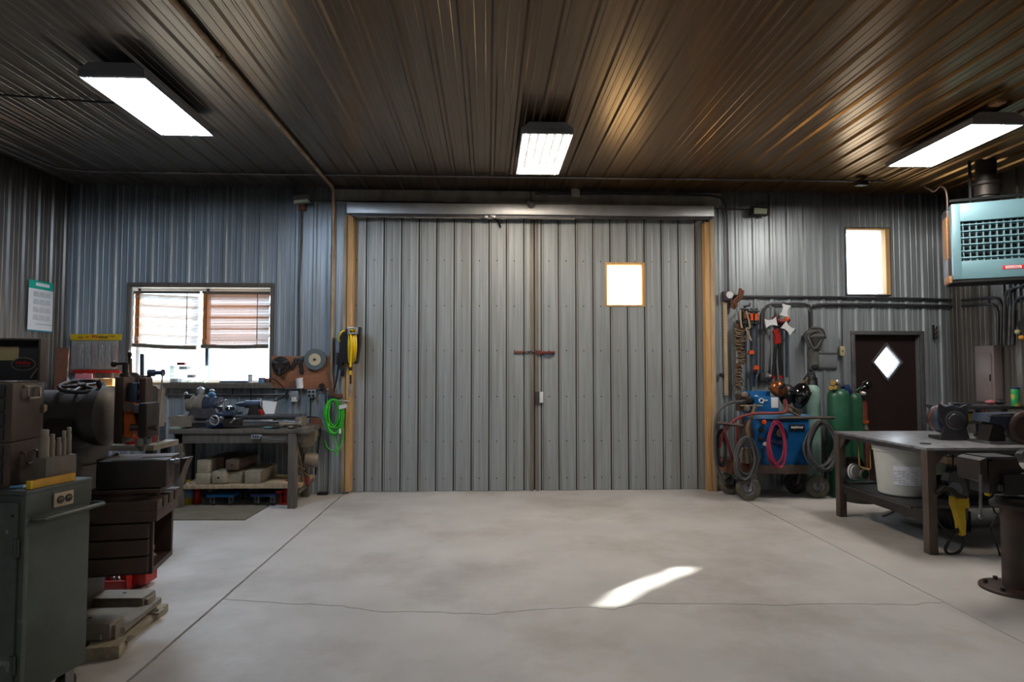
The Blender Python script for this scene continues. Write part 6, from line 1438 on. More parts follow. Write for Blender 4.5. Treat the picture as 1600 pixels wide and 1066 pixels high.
# welding helmets
def helmet(px, py, Y, rx, rz, tilt, shell, lab, band):
    c = W(px, py, Y); t = thing('welding_helmet', lab, 'helmet', (c.x, c.y, c.z - rz))
    R_ = Matrix.Rotation(tilt, 3, 'Y')
    m = MB(); n = 18
    rows = []
    for i in range(1, 10):
        a_ = math.pi * i / 10 ; zz = math.cos(a_)
        wdt = math.sin(a_) ** 0.8 * (1.0 - 0.22 * (zz < 0) * -zz * 1.0)
        rows.append([m.bm.verts.new(c + R_ @ Vector((rx * wdt * math.cos(2 * math.pi * k / n), rx * 0.9 * wdt * math.sin(2 * math.pi * k / n), rz * zz))) for k in range(n)])
    for i in range(8): m.bridge(rows[i], rows[i + 1])
    m.bm.faces.new(rows[0]); m.bm.faces.new(rows[-1][::-1])
    m.build('shell', shell, t)
    m = MB(); m.box(c + R_ @ Vector((rx * 0.35, -rx * 0.86, rz * 0.25)), (rx * 0.7, 0.03, rz * 0.35), rot=R_ @ Matrix.Rotation(0.4, 3, 'Z'), bev=0.008); m.build('visor', 'black_plastic', t)
    m = MB(); p = c + R_ @ Vector((-rx * 0.2, -rx * 0.9, 0.02)); m.cyl(p, p + Vector((0, -0.02, 0)), 0.014, n=10); m.build('pivot_knob', band, t)
    m = MB(); m.torus(c + R_ @ Vector((0, 0.04, rz * 0.45)), R_ @ Vector((0.1, 0.5, 1)), rx * 0.8, 0.012, 20, 6); m.build('head_band', 'lathe_tan', t)
helmet(1251, 619, 7.7, 0.112, 0.17, 0.25, 'black_gloss', 'large glossy black welding helmet on the welder, in front of the pale cylinder', 'conduit')
helmet(1216, 608, 7.66, 0.10, 0.11, -0.5, 'copper_gloss', 'copper and black welding helmet lying behind the wire feeder', 'black_plastic')
helmet(1229, 617, 7.74, 0.10, 0.135, 0.1, 'black_plastic', 'matt black welding helmet between the copper one and the glossy one', 'lathe_tan')
m = MB(); m.tube(PX([(1225, 626, 7.5), (1229, 640, 7.48), (1238, 645, 7.5), (1248, 650, 7.5)]), 0.016, 8, smooth=4); m.tube(PX([(1230, 633, 7.5), (1243, 640, 7.5), (1250, 648, 7.52)]), 0.012, 8, smooth=4); tag(m.build('torch', 'wire_brown'), 'bronze welding torch lying on top of the blue cabinet', 'torch')
m = MB(); m.tube(PX([(1259, 600, 7.85), (1256, 596, 7.83), (1252, 602, 7.8)]), 0.02, 7, smooth=4); m.cyl(W(1258, 598, 7.83), W(1262, 590, 7.83), 0.015, n=8); tag(m.build('small_torch', 'wire_brown'), 'small bronze torch head above the glossy black helmet', 'torch')
# gas cylinders
def cylinder(px, Y, r, ztop, mt, lab, dome=0.10, collar=True):
    x = W(px, 640, Y).x
    t = thing('gas_cylinder', lab, 'gas cylinder', (x, Y, 0))
    m = MB(); zs2 = ztop - dome
    m.lathe((x, Y, 0), (0, 0, 1), [(r * 0.94, 0), (r, 0.02), (r, zs2)] + [(r * math.cos(a_) ** 0.85 * 0.84 + 0.16 * r, zs2 + dome * math.sin(a_)) for a_ in (0.35, 0.7, 1.0, 1.25, 1.45)], 30); m.build('body', mt, t)
    if collar:
        m = MB(); m.lathe((x, Y, ztop - 0.01), (0, 0, 1), [(0.036, 0), (0.036, 0.05), (0.024, 0.052), (0.024, 0.08)], 16); m.build('neck_ring', 'conduit', t)
    return t, Vector((x, Y, ztop))
t, tp = cylinder(1269, 7.86, 0.098, 1.38, 'cylinder_pale', 'pale green gas cylinder behind the black helmet')
m = MB(); m.lathe(tp + Vector((0, 0, 0.06)), (0, 0, 1), [(0.02, 0), (0.03, 0.01), (0.03, 0.05), (0.02, 0.06)], 12); m.build('valve', 'iron_plate', t)
t, tp = cylinder(1310.5, 7.66, 0.127, 1.335, 'cylinder_green', 'thick green gas cylinder with a brass valve, the largest of the cylinders')
m = MB(); m.lathe(tp + Vector((0, 0, -0.13)), (0, 0, 1), [(0.1285, 0), (0.1285, 0.035)], 30, caps=False) if False else None
m = MB(); m.lathe(tp + Vector((-0.01, 0, 0.06)), (0, 0, 1), [(0.028, 0), (0.03, 0.03), (0.018, 0.05)], 12); v_ = m.build('valve', 'bright_steel', t)
for px, py, r_ in ((1301, 599, 0.035), (1304, 606, 0.032), (1298, 607, 0.03)):
    p = W(px, py, 7.6); m = MB(); m.lathe(p, (-0.5, -1, 0.2), [(r_, 0), (r_ * 1.05, 0.02), (r_ * 0.9, 0.045)], 16); m.build('gauge', 'brass', t)
m = MB(); m.cyl(tp + Vector((-0.01, 0, 0.09)), W(1300, 604, 7.6), 0.014, n=8); m.build('regulator', 'brass', t)
t, tp = cylinder(1334, 7.78, 0.1, 1.28, 'cylinder_green', 'dark green gas cylinder right of the thickest green one')
m = MB(); m.lathe(W(1326, 618, 7.7), (-0.35, 0, 1), [(0.036, 0), (0.05, 0.02), (0.05, 0.12), (0.046, 0.13)], 16); m.build('blue_cap', 'blue_dark', t)
m = MB(); m.cyl(tp + Vector((0, 0, 0.0)), W(1346, 606, 7.72), 0.016, n=8); m.build('regulator', 'cylinder_green', t)
m = MB(); m.lathe(W(1345, 610, 7.72), (0.75, 0, 0.65), [(0.03, 0), (0.03, 0.07), (0.052, 0.08), (0.056, 0.13), (0.045, 0.15), (0.02, 0.16)], 16); m.build('flow_gauge', 'black_gloss', t)
m = MB(); m.lathe(W(1346, 614, 7.7), (0.6, -0.6, -0.3), [(0.028, 0), (0.03, 0.03), (0.02, 0.05)], 14); m.build('gauge', 'bright_steel', t)
for py in (640, 650, 657):
    m = MB(); p = W(1324, py, 7.66); m.ball(p, 0.022, 10); m.build('chain_link', 'bright_steel', t)
t, tp = cylinder(1347, 7.88, 0.062, 1.19, 'cylinder_red', 'slim reddish-brown gas cylinder beside the brown door', 0.06)
m = MB(); m.lathe(tp + Vector((0, 0, 0.06)), (0, 0, 1), [(0.014, 0), (0.025, 0.01), (0.025, 0.04), (0.01, 0.05)], 12); m.build('valve', 'brass', t)
rl = thing('wire_spool', 'small green and orange spool hung beside the slim reddish cylinder', 'spool', W(1351, 666, 7.75))
m = MB(); m.lathe(W(1351, 671, 7.75), (0, 0, 1), [(0.045, 0), (0.045, 0.012), (0.036, 0.015), (0.036, 0.075), (0.045, 0.078), (0.045, 0.09)], 16); m.build('spool', 'green_plastic', rl)
m = MB(); m.lathe(W(1351, 661, 7.75), (0, 0, 1), [(0.05, 0), (0.05, 0.03)], 16); m.build('band', 'orange_paint', rl)
# stand under the spool keeps it off the floor
m = MB(); p = W(1351, 672, 7.75); m.cyl((p.x, 7.75, 0), (p.x, 7.75, p.z), 0.012, n=8); m.build('post', 'iron_plate', rl)
# ------------------------------------------------------------------ steel welding table and what is on and under it
TX0, TX1, TY0, TY1, TZ = 3.755, 5.75, 5.26, 6.71, 0.905
tbl = thing('welding_table', 'big steel welding table with square tube legs at the right', 'table', ((TX0 + TX1) / 2, (TY0 + TY1) / 2, 0))
m = MB(); m.span((TX0, TY0, TZ - 0.022), (TX1, TY1, TZ), 0.004); m.build('plate', 'table_steel', tbl)
for s_ in (((TX0 + 0.01, TY0 + 0.01, TZ - 0.06), (TX0 + 0.03, TY1 - 0.01, TZ - 0.022)), ((TX0 + 0.01, TY0 + 0.01, TZ - 0.06), (TX1 - 0.01, TY0 + 0.03, TZ - 0.022)), ((TX0 + 0.01, TY1 - 0.03, TZ - 0.06), (TX1 - 0.01, TY1 - 0.01, TZ - 0.022))):
    m = MB(); m.span(*s_); m.build('apron', 'iron_plate', tbl)
for x, y in ((TX0 + 0.005, TY0 + 0.005), (TX0 + 0.005, TY1 - 0.083), (TX1 - 0.09, TY0 + 0.005), (TX1 - 0.09, TY1 - 0.083)):
    m = MB(); m.span((x, y, 0.0), (x + 0.078, y + 0.078, TZ - 0.022), 0.006); lgp = m.build('leg', 'leg_steel', tbl)
    s_ = 1 if x < 4.5 else -1
    xe = x + 0.078 if s_ > 0 else x
    m = MB(); m.prism([(xe, y + 0.05, TZ - 0.023), (xe + s_ * 0.15, y + 0.05, TZ - 0.023), (xe, y + 0.05, TZ - 0.2)], (0, 0.008, 0)); m.build('gusset', 'leg_steel', lgp)
    ye = y + 0.078 if y < 6 else y
    sy = 1 if y < 6 else -1
    m = MB(); m.prism([(x + 0.02, ye, TZ - 0.023), (x + 0.02, ye + sy * 0.13, TZ - 0.023), (x + 0.02, ye, TZ - 0.18)], (0.008, 0, 0)); m.build('gusset', 'leg_steel', lgp)
SZ = 0.355
m = MB(); m.span((TX0 + 0.02, TY0 + 0.25, SZ - 0.02), (TX1 - 0.02, TY1 - 0.02, SZ)); m.build('lower_shelf', 'iron_plate', tbl)
m = MB(); m.span((TX0 + 0.03, TY0 + 0.12, SZ - 0.10), (TX0 + 0.045, TY1 - 0.12, SZ)); m.build('side_rail', 'iron_dark', tbl)
m = MB(); p = W(1452, 695, TY0 + 0.1); m.cyl((3.95, 5.55, TZ), (3.95, 5.55, TZ + 0.006), 0.045, n=14); tag(m.build('magnet', 'ink_black'), 'small flat black disc on the near left corner of the welding table', 'magnet')
# tub
tcx, tcy = W(1414, 740, 6.02).x, 6.06
tu = thing('plastic_tub', 'large white plastic tub with a paper label on the shelf of the welding table', 'tub', (tcx, tcy, SZ))
m = MB(); m.lathe((tcx, tcy, SZ + 0.001), (0, 0, 1), [(0.195, 0), (0.212, 0.015), (0.245, 0.42), (0.26, 0.425), (0.262, 0.475), (0.25, 0.478), (0.243, 0.46), (0.205, 0.03), (0.0, 0.02)], 40); m.build('tub', 'tub_white', tu)
m = MB(); n = 9
for k in range(n):
    pass
la = [(tcx + 0.2385 * math.sin(a_), tcy - 0.2385 * math.cos(a_)) for a_ in [math.radians(-52 + 8.5 * k) for k in range(8)]]
lo2 = [(tcx + 0.2275 * math.sin(a_), tcy - 0.2275 * math.cos(a_)) for a_ in [math.radians(-52 + 8.5 * k) for k in range(8)]]
A_ = [m.bm.verts.new((x, y, SZ + 0.30)) for x, y in la]; B_ = [m.bm.verts.new((x, y, SZ + 0.12)) for x, y in lo2]
for k in range(7): m.bm.faces.new((A_[k], A_[k + 1], B_[k + 1], B_[k]))
m.build('label', 'label_white', tu)
m = MB()
for k in range(6):
    a_ = math.radians(-48 + 8.5 * k)
    for r_ in range(6):
        rad_ = 0.2305 + 0.0012 * r_ + 0.001; z = SZ + 0.14 + 0.022 * r_
        if (k * 7 + r_ * 3) % 4: m.box((tcx + rad_ * math.sin(a_), tcy - rad_ * math.cos(a_), z), (0.024, 0.002, 0.004), rz=a_)
m.build('lettering', 'ink_grey', tu, kind='stuff')
for k, lab in enumerate(('steel offcut at the right of the white tub rim', 'steel offcut at the back of the white tub rim', 'steel offcut at the left of the white tub rim')):
    a_ = 1.6 * k; m = MB(); p = Vector((tcx - 0.02 + 0.13 * math.cos(a_), tcy + 0.12 * math.sin(a_), SZ + 0.42)); m.tube([p, p + Vector((0.05, 0.03, 0.06)), p + Vector((0.1, -0.02, 0.045))], 0.018, 7); tag(m.build('metal_scrap', 'iron_plate'), lab, 'scrap', 'offcuts in the white tub')
m = MB(); m.lathe((tcx, tcy, SZ + 0.02), (0, 0, 1), [(0.23, 0.37), (0.236, 0.39), (0.0, 0.42)], 24); tag(m.build('scrap_fill', 'iron_dark', kind='stuff'), 'dark metal scrap filling the white tub', 'scrap')
# things on the lower shelf and floor behind
tw = thing('spare_tyre', 'black tyre lying on the floor behind the welding table', 'tyre', W(1340, 775, 7.3))
c_ = W(1345, 772, 7.42); c_.z = 0
m = MB(); m.lathe(c_, (0, 0, 1), [(0.11, 0.0), (0.19, 0.0), (0.21, 0.04), (0.215, 0.08), (0.20, 0.12), (0.17, 0.14), (0.13, 0.135), (0.11, 0.11)], 34, caps=False); m.build('tyre', 'rubber', tw)
m = MB(); m.lathe(c_ + Vector((0, 0, 0.02)), (0, 0, 1), [(0.11, 0), (0.112, 0.09), (0.10, 0.095), (0.09, 0.03), (0.03, 0.03)], 24); m.build('rim', 'machined', tw)
cs = thing('cutoff_saw', 'saw with white guard and green blade on the lower shelf by the far leg', 'saw', (3.98, 6.68, SZ))
p = W(1333, 737, 6.62)
m = MB(); m.lathe(p, (0.35, -1, 0.1), [(0.085, 0), (0.085, 0.02), (0.07, 0.022), (0.06, 0.035)], 26); m.build('guard', 'plastic_white', cs)
m = MB(); q = W(1349, 741, 6.6); m.lathe(q, (0.2, -1, 0), [(0.055, 0), (0.055, 0.02), (0.045, 0.022), (0.045, 0.028)], 22); m.build('blade_housing', 'lathe_tan', cs); 
m = MB(); m.lathe(q + Vector((0, -0.028, 0)), (0.2, -1, 0), [(0.042, 0), (0.042, 0.004)], 20); m.build('blade', 'cylinder_green', cs)
m = MB(); m.box(W(1320, 738, 6.66), (0.12, 0.1, 0.13), bev=0.03); m.build('motor', 'iron_plate', cs)
m = MB(); m.box((4.02, 6.66, SZ + 0.012), (0.32, 0.14, 0.02), bev=0.003); m.build('base_plate', 'machined', cs)
m = MB(); p = W(1330, 726, 6.72); m.ball(p, (0.14, 0.09, 0.09), 16); dm = m.build('bundle', 'rubber'); tag(dm, 'dark rounded rubber bundle behind the saw under the welding table', 'bundle')
br = thing('wire_bracket', 'bent copper-coloured rod bracket hanging under the welding table edge', 'bracket', W(1351, 690, 6.6))
m = MB(); m.tube(PX([(1341, 680, 6.6), (1343, 727, 6.55), (1345, 730, 6.55), (1358, 734, 6.5), (1361, 732, 6.5), (1359, 690, 6.55), (1359, 682, 6.55)]), 0.010, 8); m.build('rod', 'brass', br)
m = MB(); m.pbox(1340, 679, 1361, 683, 6.5, 6.62, 0.004); m.build('clip', 'rust', br)
m = MB(); m.tube(PX([(1415, 789, 5.95), (1402, 797, 6.0), (1388, 804, 6.15), (1379, 807, 6.3)]), 0.008, 6, smooth=4); tag(m.build('extension_lead', 'cable_black'), 'thin black cord trailing on the floor under the welding table', 'cord')
m = MB(); m.box((FL(1430, 812).x + 0.1, 6.1, 0.1), (0.2, 0.25, 0.2), bev=0.012); tag(m.build('black_crate', 'black_plastic'), 'black crate on the floor in the shadow under the welding table', 'crate')
m = MB(); m.prism([W(1459, 742, 5.75), W(1477, 742, 5.75), W(1481, 703, 5.75), W(1467, 703, 5.75)], (0, 0.01, 0)); tag(m.build('plastic_sheet', 'green_plastic'), 'pale greenish plastic piece standing just right of the near table leg', 'plastic sheet')
pl = thing('shelf_plank', 'short pale plank lying tilted under the welding table top', 'plank', W(1505, 724, 5.6))
m = MB(); m.prism([W(1479, 714, 5.6), W(1528, 721, 5.6), W(1529, 732, 5.6), W(1480, 725, 5.6)], (0, 0.3, 0)); m.build('board', 'pale_wood', pl)
m = MB(); m.span((W(1484, 730, 5.75).x, 5.72, SZ), (5.3, 6.3, W(1500, 735, 5.75).z), 0.01); tag(m.build('tool_cabinet', 'black_plastic'), 'dark cabinet on the shelf under the welding table, below the pale plank', 'cabinet')
hm = thing('hat', 'small white cap lying on the pale plank', 'hat', W(1495, 711, 5.65))
m = MB(); m.ball(W(1495, 712, 5.7), (0.06, 0.06, 0.035), 14); m.build('crown', 'paper_white', hm)
m = MB(); m.box(W(1500, 714, 5.64), (0.05, 0.06, 0.008), rz=0.3, bev=0.002); m.build('brim', 'blue_light', hm)
# hanging angle grinder
gr = thing('angle_grinder', 'angle grinder with a yellow handle hanging from the front of the welding table', 'grinder', W(1497, 745, 5.3))
YG = 5.28
m = MB(); m.pprism([(1492, 777), (1514, 778), (1515, 790), (1510, 812), (1509, 836), (1503, 838), (1501, 818), (1496, 800), (1492, 790)], YG - 0.035, YG + 0.035); m.build('handle', 'yellow_paint', gr)
m = MB(); m.pprism([(1480, 752), (1484, 740), (1494, 736), (1503, 741), (1510, 756), (1514, 774), (1510, 779), (1494, 776), (1488, 764)], YG - 0.04, YG + 0.04); m.build('gear_head', 'iron_plate', gr)
m = MB(); m.pprism([(1467, 769), (1476, 760), (1489, 762), (1500, 772), (1512, 776), (1511, 780), (1496, 778), (1484, 768), (1474, 768), (1469, 775)], YG - 0.07, YG + 0.05); m.build('wheel_guard', 'iron_dark', gr)
m = MB(); m.lathe(W(1492, 765, YG - 0.045), (0, -1, 0.1), [(0.06, 0), (0.06, 0.01), (0.02, 0.014)], 20); m.build('cutting_disc', 'wheel_grey', gr)
m = MB(); m.cyl(W(1489, 702, YG + 0.16), W(1489, 740, YG), 0.006, n=6); m.build('hook', 'iron_dark', gr)
m = MB(); m.tube(PX([(1467, 768, YG), (1462, 785, YG), (1462, 805, YG), (1470, 822, YG), (1485, 829, YG), (1500, 825, YG), (1510, 812, YG - 0.03), (1511, 795, YG - 0.05)]), 0.010, 7, smooth=5); m.build('cord_loop', 'cable_black', gr)
m = MB(); m.tube(PX([(1506, 838, YG), (1504, 852, YG), (1498, 862, YG), (1488, 866, YG), (1479, 863, YG), (1478, 855, YG), (1484, 845, YG), (1492, 836, YG), (1498, 828, YG)]), 0.012, 7, smooth=5); m.build('power_cord', 'cable_black', gr)
# machines on the table
m1 = thing('electric_motor', 'shiny drum motor with a round grey end plate in a cradle on the welding table', 'motor', (4.33, 5.98, TZ))
e_ = W(1492, 657, 5.80); axm = Vector((0.18, 1, 0)).normalized()
m = MB(); m.lathe(e_ + axm * 0.03, axm, [(0.135, 0), (0.142, 0.02), (0.142, 0.2), (0.12, 0.23)], 30); m.build('drum', 'bluegrey_steel', m1)
m = MB(); m.lathe(e_ + axm * 0.15, axm, [(0.1435, 0), (0.1445, 0.004), (0.1445, 0.04), (0.1435, 0.044)], 30); m.build('copper_band', 'copper_gloss', m1)
upv = Vector((0, 0, 1)); rt_ = Vector((-axm.y, axm.x, 0)); rt_ = -rt_ if rt_.x < 0 else rt_
shape = [(-0.13, -0.15), (-0.09, -0.06), (-0.14, 0.03), (-0.13, 0.155), (-0.06, 0.12), (0.05, 0.12), (0.11, 0.15), (0.12, 0.03), (0.09, -0.05), (0.13, -0.15)]
zoff = e_.z - TZ - 0.004
m = MB(); m.prism([e_ + rt_ * x + upv * (max(z, -zoff) if z > -0.14 else -zoff) for x, z in shape], axm * 0.03); m.build('end_plate', 'iron_plate', m1)
m = MB(); m.lathe(e_ - axm * 0.002, -axm, [(0.088, 0), (0.09, 0.012), (0.078, 0.014), (0.074, 0.006), (0.0, 0.006)], 28); m.build('end_ring', 'machined', m1)
m = MB(); m.lathe(e_ - axm * 0.008, -axm, [(0.07, 0), (0.06, 0.012), (0.02, 0.018)], 24); m.build('cover', 'iron_plate', m1)
m = MB(); m.box(e_ + axm * 0.14 + Vector((0, 0, -zoff + 0.012)), (0.26, 0.22, 0.024), rz=math.atan2(axm.y, axm.x), bev=0.004); m.build('foot', 'iron_dark', m1)
for d_ in (0.06, 0.2): 
    m = MB(); m.cyl(e_ + axm * d_ + Vector((0, 0, 0.135)), e_ + axm * d_ + Vector((0, 0, 0.165)), 0.018, n=10); m.build('lug', 'bright_steel', m1)
m2 = thing('bench_grinder', 'dark bench grinder with a large round guard at the right edge on the welding table', 'grinder', W(1575, 697, 5.5))
YB2 = 5.52
m = MB(); m.pprism([(1549, 648), (1590, 646), (1600, 655), (1578, 668), (1546, 660)], YB2, YB2 + 0.22); m.build('body', 'bluegrey_steel', m2)
m = MB(); m.prism([W(1544, 651, YB2 - 0.01), W(1580, 651, YB2 - 0.01), W(1589, 645, YB2 + 0.24), W(1556, 645, YB2 + 0.24)], (0, 0, 0.008)); m.build('top_plate', 'machined', m2)
m = MB(); m.lathe(W(1599, 669, YB2 + 0.02), (-0.25, -1, 0), [(0.15, 0), (0.155, 0.03), (0.155, 0.09), (0.14, 0.1), (0.115, 0.1), (0.1, 0.085), (0.0, 0.085)], 34); m.build('wheel_guard', 'iron_brown', m2)
m = MB(); m.pprism([(1552, 662), (1568, 664), (1572, 694), (1543, 694)], YB2 + 0.02, YB2 + 0.16); m.build('pedestal', 'iron_dark', m2)
pz = TZ + 0.001
m = MB(); m.span((W(1543, 695, YB2).x, YB2 - 0.03, pz), (W(1612, 695, YB2).x, YB2 + 0.24, pz + 0.022), 0.004); m.build('foot', 'machined', m2)
# rack at the back of the table
rkz = W(1530, 634, 6.45).z
rk2 = thing('tool_rack', 'dark metal rack standing on the back of the welding table', 'rack', (4.95, 6.5, TZ))
rx0, rx1 = W(1481, 634, 6.4).x, 5.72
m = MB(); m.span((rx0, 6.38, rkz - 0.035), (rx1, 6.74, rkz), 0.004); m.build('top', 'iron_plate', rk2)
for x in (rx0 + 0.03, W(1531, 660, 6.4).x, rx1 - 0.05):
    for y in (6.40, 6.68):
        m = MB(); m.span((x - 0.015, y, TZ), (x + 0.02, y + 0.035, rkz - 0.035)); m.build('post', 'iron_plate', rk2)
m = MB(); m.span((rx0 + 0.02, 6.4, TZ + 0.10), (rx1 - 0.02, 6.7, TZ + 0.115)); m.build('mid_shelf', 'iron_plate', rk2)
can('paint_marker', 1516, 655, 6.5, 0.03, 0.10, 'yellow_paint', 'yellow tin with a black lid under the dark rack, the left of two', 'tin', TZ + 0.116, 'ink_black')
can('paint_marker', 1524, 655, 6.5, 0.03, 0.08, 'yellow_paint', 'yellow tin with a white lid under the dark rack, the right of two', 'tin', TZ + 0.116, 'paper_white')
m = MB(); p = W(1541, 655, 6.42); m.cyl((p.x, 6.42, TZ + 0.117), (p.x, 6.44, rkz - 0.04), 0.010, n=8); tag(m.build('red_rod', 'orange_bright'), 'upright orange-red rod under the dark rack', 'rod')
sc_ = can('spray_can', 1587, 632, 6.35, 0.04, 0.19, 'rainbow_green', 'green and yellow spray can with blue lid on the dark rack', 'spray can', rkz, 'blue_dark')
rr = random.Random(2)
for px, w_, h_, d_, mt, nm, lab in ((1493, 0.16, 0.03, 0.12, 'dark_cloth', 'folded_rag', 'dark rag folded on the left end of the dark rack'), (1510, 0.12, 0.025, 0.1, 'bluegrey_steel', 'wrench_set', 'blue-grey steel tool lying on the dark rack above the yellow tins'), (1547, 0.09, 0.055, 0.09, 'skin_pink', 'pink_rag', 'pink rag on the dark rack in front of the mauve panel'), (1562, 0.12, 0.06, 0.1, 'iron_dark', 'hand_drill', 'dark hand tool on the dark rack below the mauve panel')):
    p = W(px, 630, 6.5); m = MB(); m.ball((p.x, 6.5, rkz + h_ / 2 + 0.001), (w_ / 2, d_ / 2, h_ / 2), 12)
    for v in m.bm.verts: v.co += Vector((rr.uniform(-0.008, 0.008), rr.uniform(-0.008, 0.008), rr.uniform(0, 0.006)))
    tag(m.build(nm, mt), lab, 'rag' if 'rag' in nm else 'tool')
for x, y, l_, a_, lab in ((4.95, 6.12, 0.3, 0.2, 'leftmost of the dark steel tools on the table behind the bench grinder'), (5.1, 6.0, 0.26, -0.3, 'middle one of the dark steel tools on the table behind the bench grinder'), (5.25, 6.1, 0.3, 0.5, 'rightmost of the dark steel tools on the table behind the bench grinder')):
    t = thing('hand_file', lab, 'tool', (x, y, TZ), 'tools on the table behind the bench grinder')
    dv = Vector((math.cos(a_), math.sin(a_), 0)); p = Vector((x, y, TZ + 0.018))
    m = MB(); m.cyl(p, p + dv * l_ * 0.65, 0.012, n=6); m.build('blade', 'machined', t)
    m = MB(); m.cyl(p - dv * l_ * 0.35, p, 0.016, n=8); m.build('handle', 'black_plastic', t)
# vise on its pedestal
pv = thing('pedestal_vise', 'heavy bench vise bolted on a round steel post in the right foreground', 'vise', (FL(1583, 925).x, 4.42, 0))
vx, vy = W(1582, 800, 4.42).x, 4.42
m = MB(); m.lathe((vx, vy, 0), (0, 0, 1), [(0.215, 0), (0.215, 0.018), (0.205, 0.022)], 36); bp_ = m.build('base_plate', 'post_steel', pv)
for a_ in (2.5, 3.6, 4.6, 5.8, 0.6, 1.6):
    m = MB(); m.cyl((vx + 0.17 * math.cos(a_), vy + 0.17 * math.sin(a_), 0.02), (vx + 0.17 * math.cos(a_), vy + 0.17 * math.sin(a_), 0.045), 0.016, n=6); m.build('bolt', 'iron_dark', bp_)
zpt = W(1582, 789, 4.5).z
m = MB(); m.cyl((vx, vy, 0.02), (vx, vy, zpt), 0.075, n=28); m.build('post', 'post_steel', pv)
m = MB(); m.lathe((vx + 0.05, vy, zpt), (0, 0, 1), [(0.17, 0), (0.175, 0.01), (0.175, 0.03), (0.15, 0.05), (0.14, 0.075)], 26); m.build('swivel_base', 'iron_dark', pv)
m = MB(); m.pprism([(1546, 772), (1545, 722), (1560, 716), (1589, 716), (1593, 727), (1600, 735), (1620, 738), (1620, 772)], vy - 0.10, vy + 0.08); m.build('body', 'iron_dark', pv)
m = MB(); m.pprism([(1569, 741), (1592, 742), (1612, 738), (1612, 774), (1570, 774)], vy - 0.14, vy - 0.10); m.build('front_casting', 'iron_dark', pv)
m = MB(); m.pprism([(1531, 720), (1541, 716), (1543, 721), (1543, 756), (1533, 752)], vy - 0.12, vy + 0.1); m.build('moving_jaw', 'iron_dark', pv)
m = MB(); m.pprism([(1540, 714), (1588, 714), (1589, 718), (1541, 718)], vy - 0.11, vy + 0.08); m.build('jaw_top', 'iron_plate', pv)
m = MB(); m.cyl(W(1532.5, 742, vy - 0.14), W(1532, 806, vy - 0.14), 0.010, n=10); hb = m.build('handle_bar', 'machined', pv)
m = MB(); m.ball(W(1532, 808, vy - 0.14), 0.017, 10); m.build('bar_end', 'machined', hb)
m = MB(); m.cyl(W(1526, 747, vy - 0.06), W(1546, 745, vy), 0.025, n=12); m.build('screw', 'machined', pv)
m = MB(); m.pbox(1562, 758, 1568, 768, vy - 0.14, vy - 0.1, 0.004); m.build('lock_nut', 'iron_plate', pv)
m = MB(); m.tube(PX([(1592, 714, 4.75), (1598, 708, 4.8), (1606, 718, 4.8), (1603, 732, 4.75), (1595, 728, 4.72)]), 0.03, 8, smooth=3); tag(m.build('locking_clamp', 'iron_plate'), 'dark clamp resting over the vise at the right edge', 'clamp')
yg = thing('yellow_tool', 'yellow and red tool handle showing behind the pedestal vise', 'tool', W(1547, 768, 5.2))
m = MB(); m.pprism([(1540, 757), (1550, 760), (1553, 770), (1546, 776)], 5.15, 5.2); m.build('handle', 'yellow_paint', yg)
m = MB(); m.pprism([(1521, 734), (1530, 729), (1532, 744), (1523, 747)], 5.15, 5.2); m.build('grip', 'red_paint', yg)
m = MB(); m.cyl(W(1527, 740, 5.18), W(1545, 765, 5.18), 0.012, n=8); m.cyl(W(1540, 760, 5.2), W(1545, 705, 5.38), 0.006, n=6); m.build('shaft', 'iron_dark', yg)
m = MB(); m.tube(PX([(1551, 788, 5.1), (1554, 800, 5.1), (1560, 806, 5.1), (1552, 816, 5.1), (1549, 826, 5.1), (1555, 845, 5.15), (1562, 866, 5.2), (1560, 872, 5.3)]), 0.008, 6, smooth=5); m.tube(PX([(1565, 786, 5.1), (1563, 800, 5.1), (1556, 810, 5.1)]), 0.008, 6, smooth=4); tag(m.build('extension_lead', 'cable_black'), 'tangled thin black cord hanging behind the vise post', 'cord')
# ------------------------------------------------------------------ right wall
xw = XR - 0.03
ep = thing('breaker_box', 'mauve-grey electric breaker panel on the right wall above the dark rack', 'electric panel', (XR, 7.4, 1.2))
z0_, z1_ = 1.185, 1.86
m = MB(); m.span((XR - 0.13, 7.24, z0_), (XR - 0.022, 7.53, z1_), 0.006); m.build('case', 'panel_mauve', ep)
m = MB(); m.span((XR - 0.138, 7.275, z0_ + 0.03), (XR - 0.13, 7.50, z1_ - 0.09), 0.003); dp_ = m.build('door', 'panel_mauve', ep)
m = MB(); m.span((XR - 0.146, 7.285, z0_ + 0.25), (XR - 0.138, 7.30, z0_ + 0.33), 0.002); m.build('latch', 'ink_black', dp_)
def wpipe(seq, lab, mt='conduit'):
    m = MB(); m.tube([XW(x, y, xw) for x, y in seq], 0.016, 8); tag(m.build('conduit', mt), lab, 'conduit')
zt9 = 540
wpipe([(1503, 469), (1545, 465), (1556, 466), (1562, 470), (1565, 480), (1565, 500), (1564, 539)], 'conduit on the right wall, the upper bend nearest the corner', 'conduit_dark')
wpipe([(1503, 478), (1540, 475), (1551, 476), (1557, 482), (1559.5, 495), (1559.5, 539)], 'conduit on the right wall, the lower bend nearest the corner', 'conduit_dark')
wpipe([(1600, 447), (1584, 450), (1574, 455), (1570, 466), (1569.5, 500), (1569, 539)], 'conduit on the right wall arching away from the corner above the panel')
wpipe([(1579, 400), (1579, 470), (1577, 539)], 'straight upright conduit between the bends over the electric panel')
wpipe([(1604, 462), (1592, 466), (1586, 474), (1583.5, 490), (1583, 520), (1582, 539)], 'conduit on the right wall ending nearest the room behind the panel')
bw = thing('wall_tool', 'black handled brush hung on the right wall left of the electric panel', 'brush', XW(1545, 590, xw))
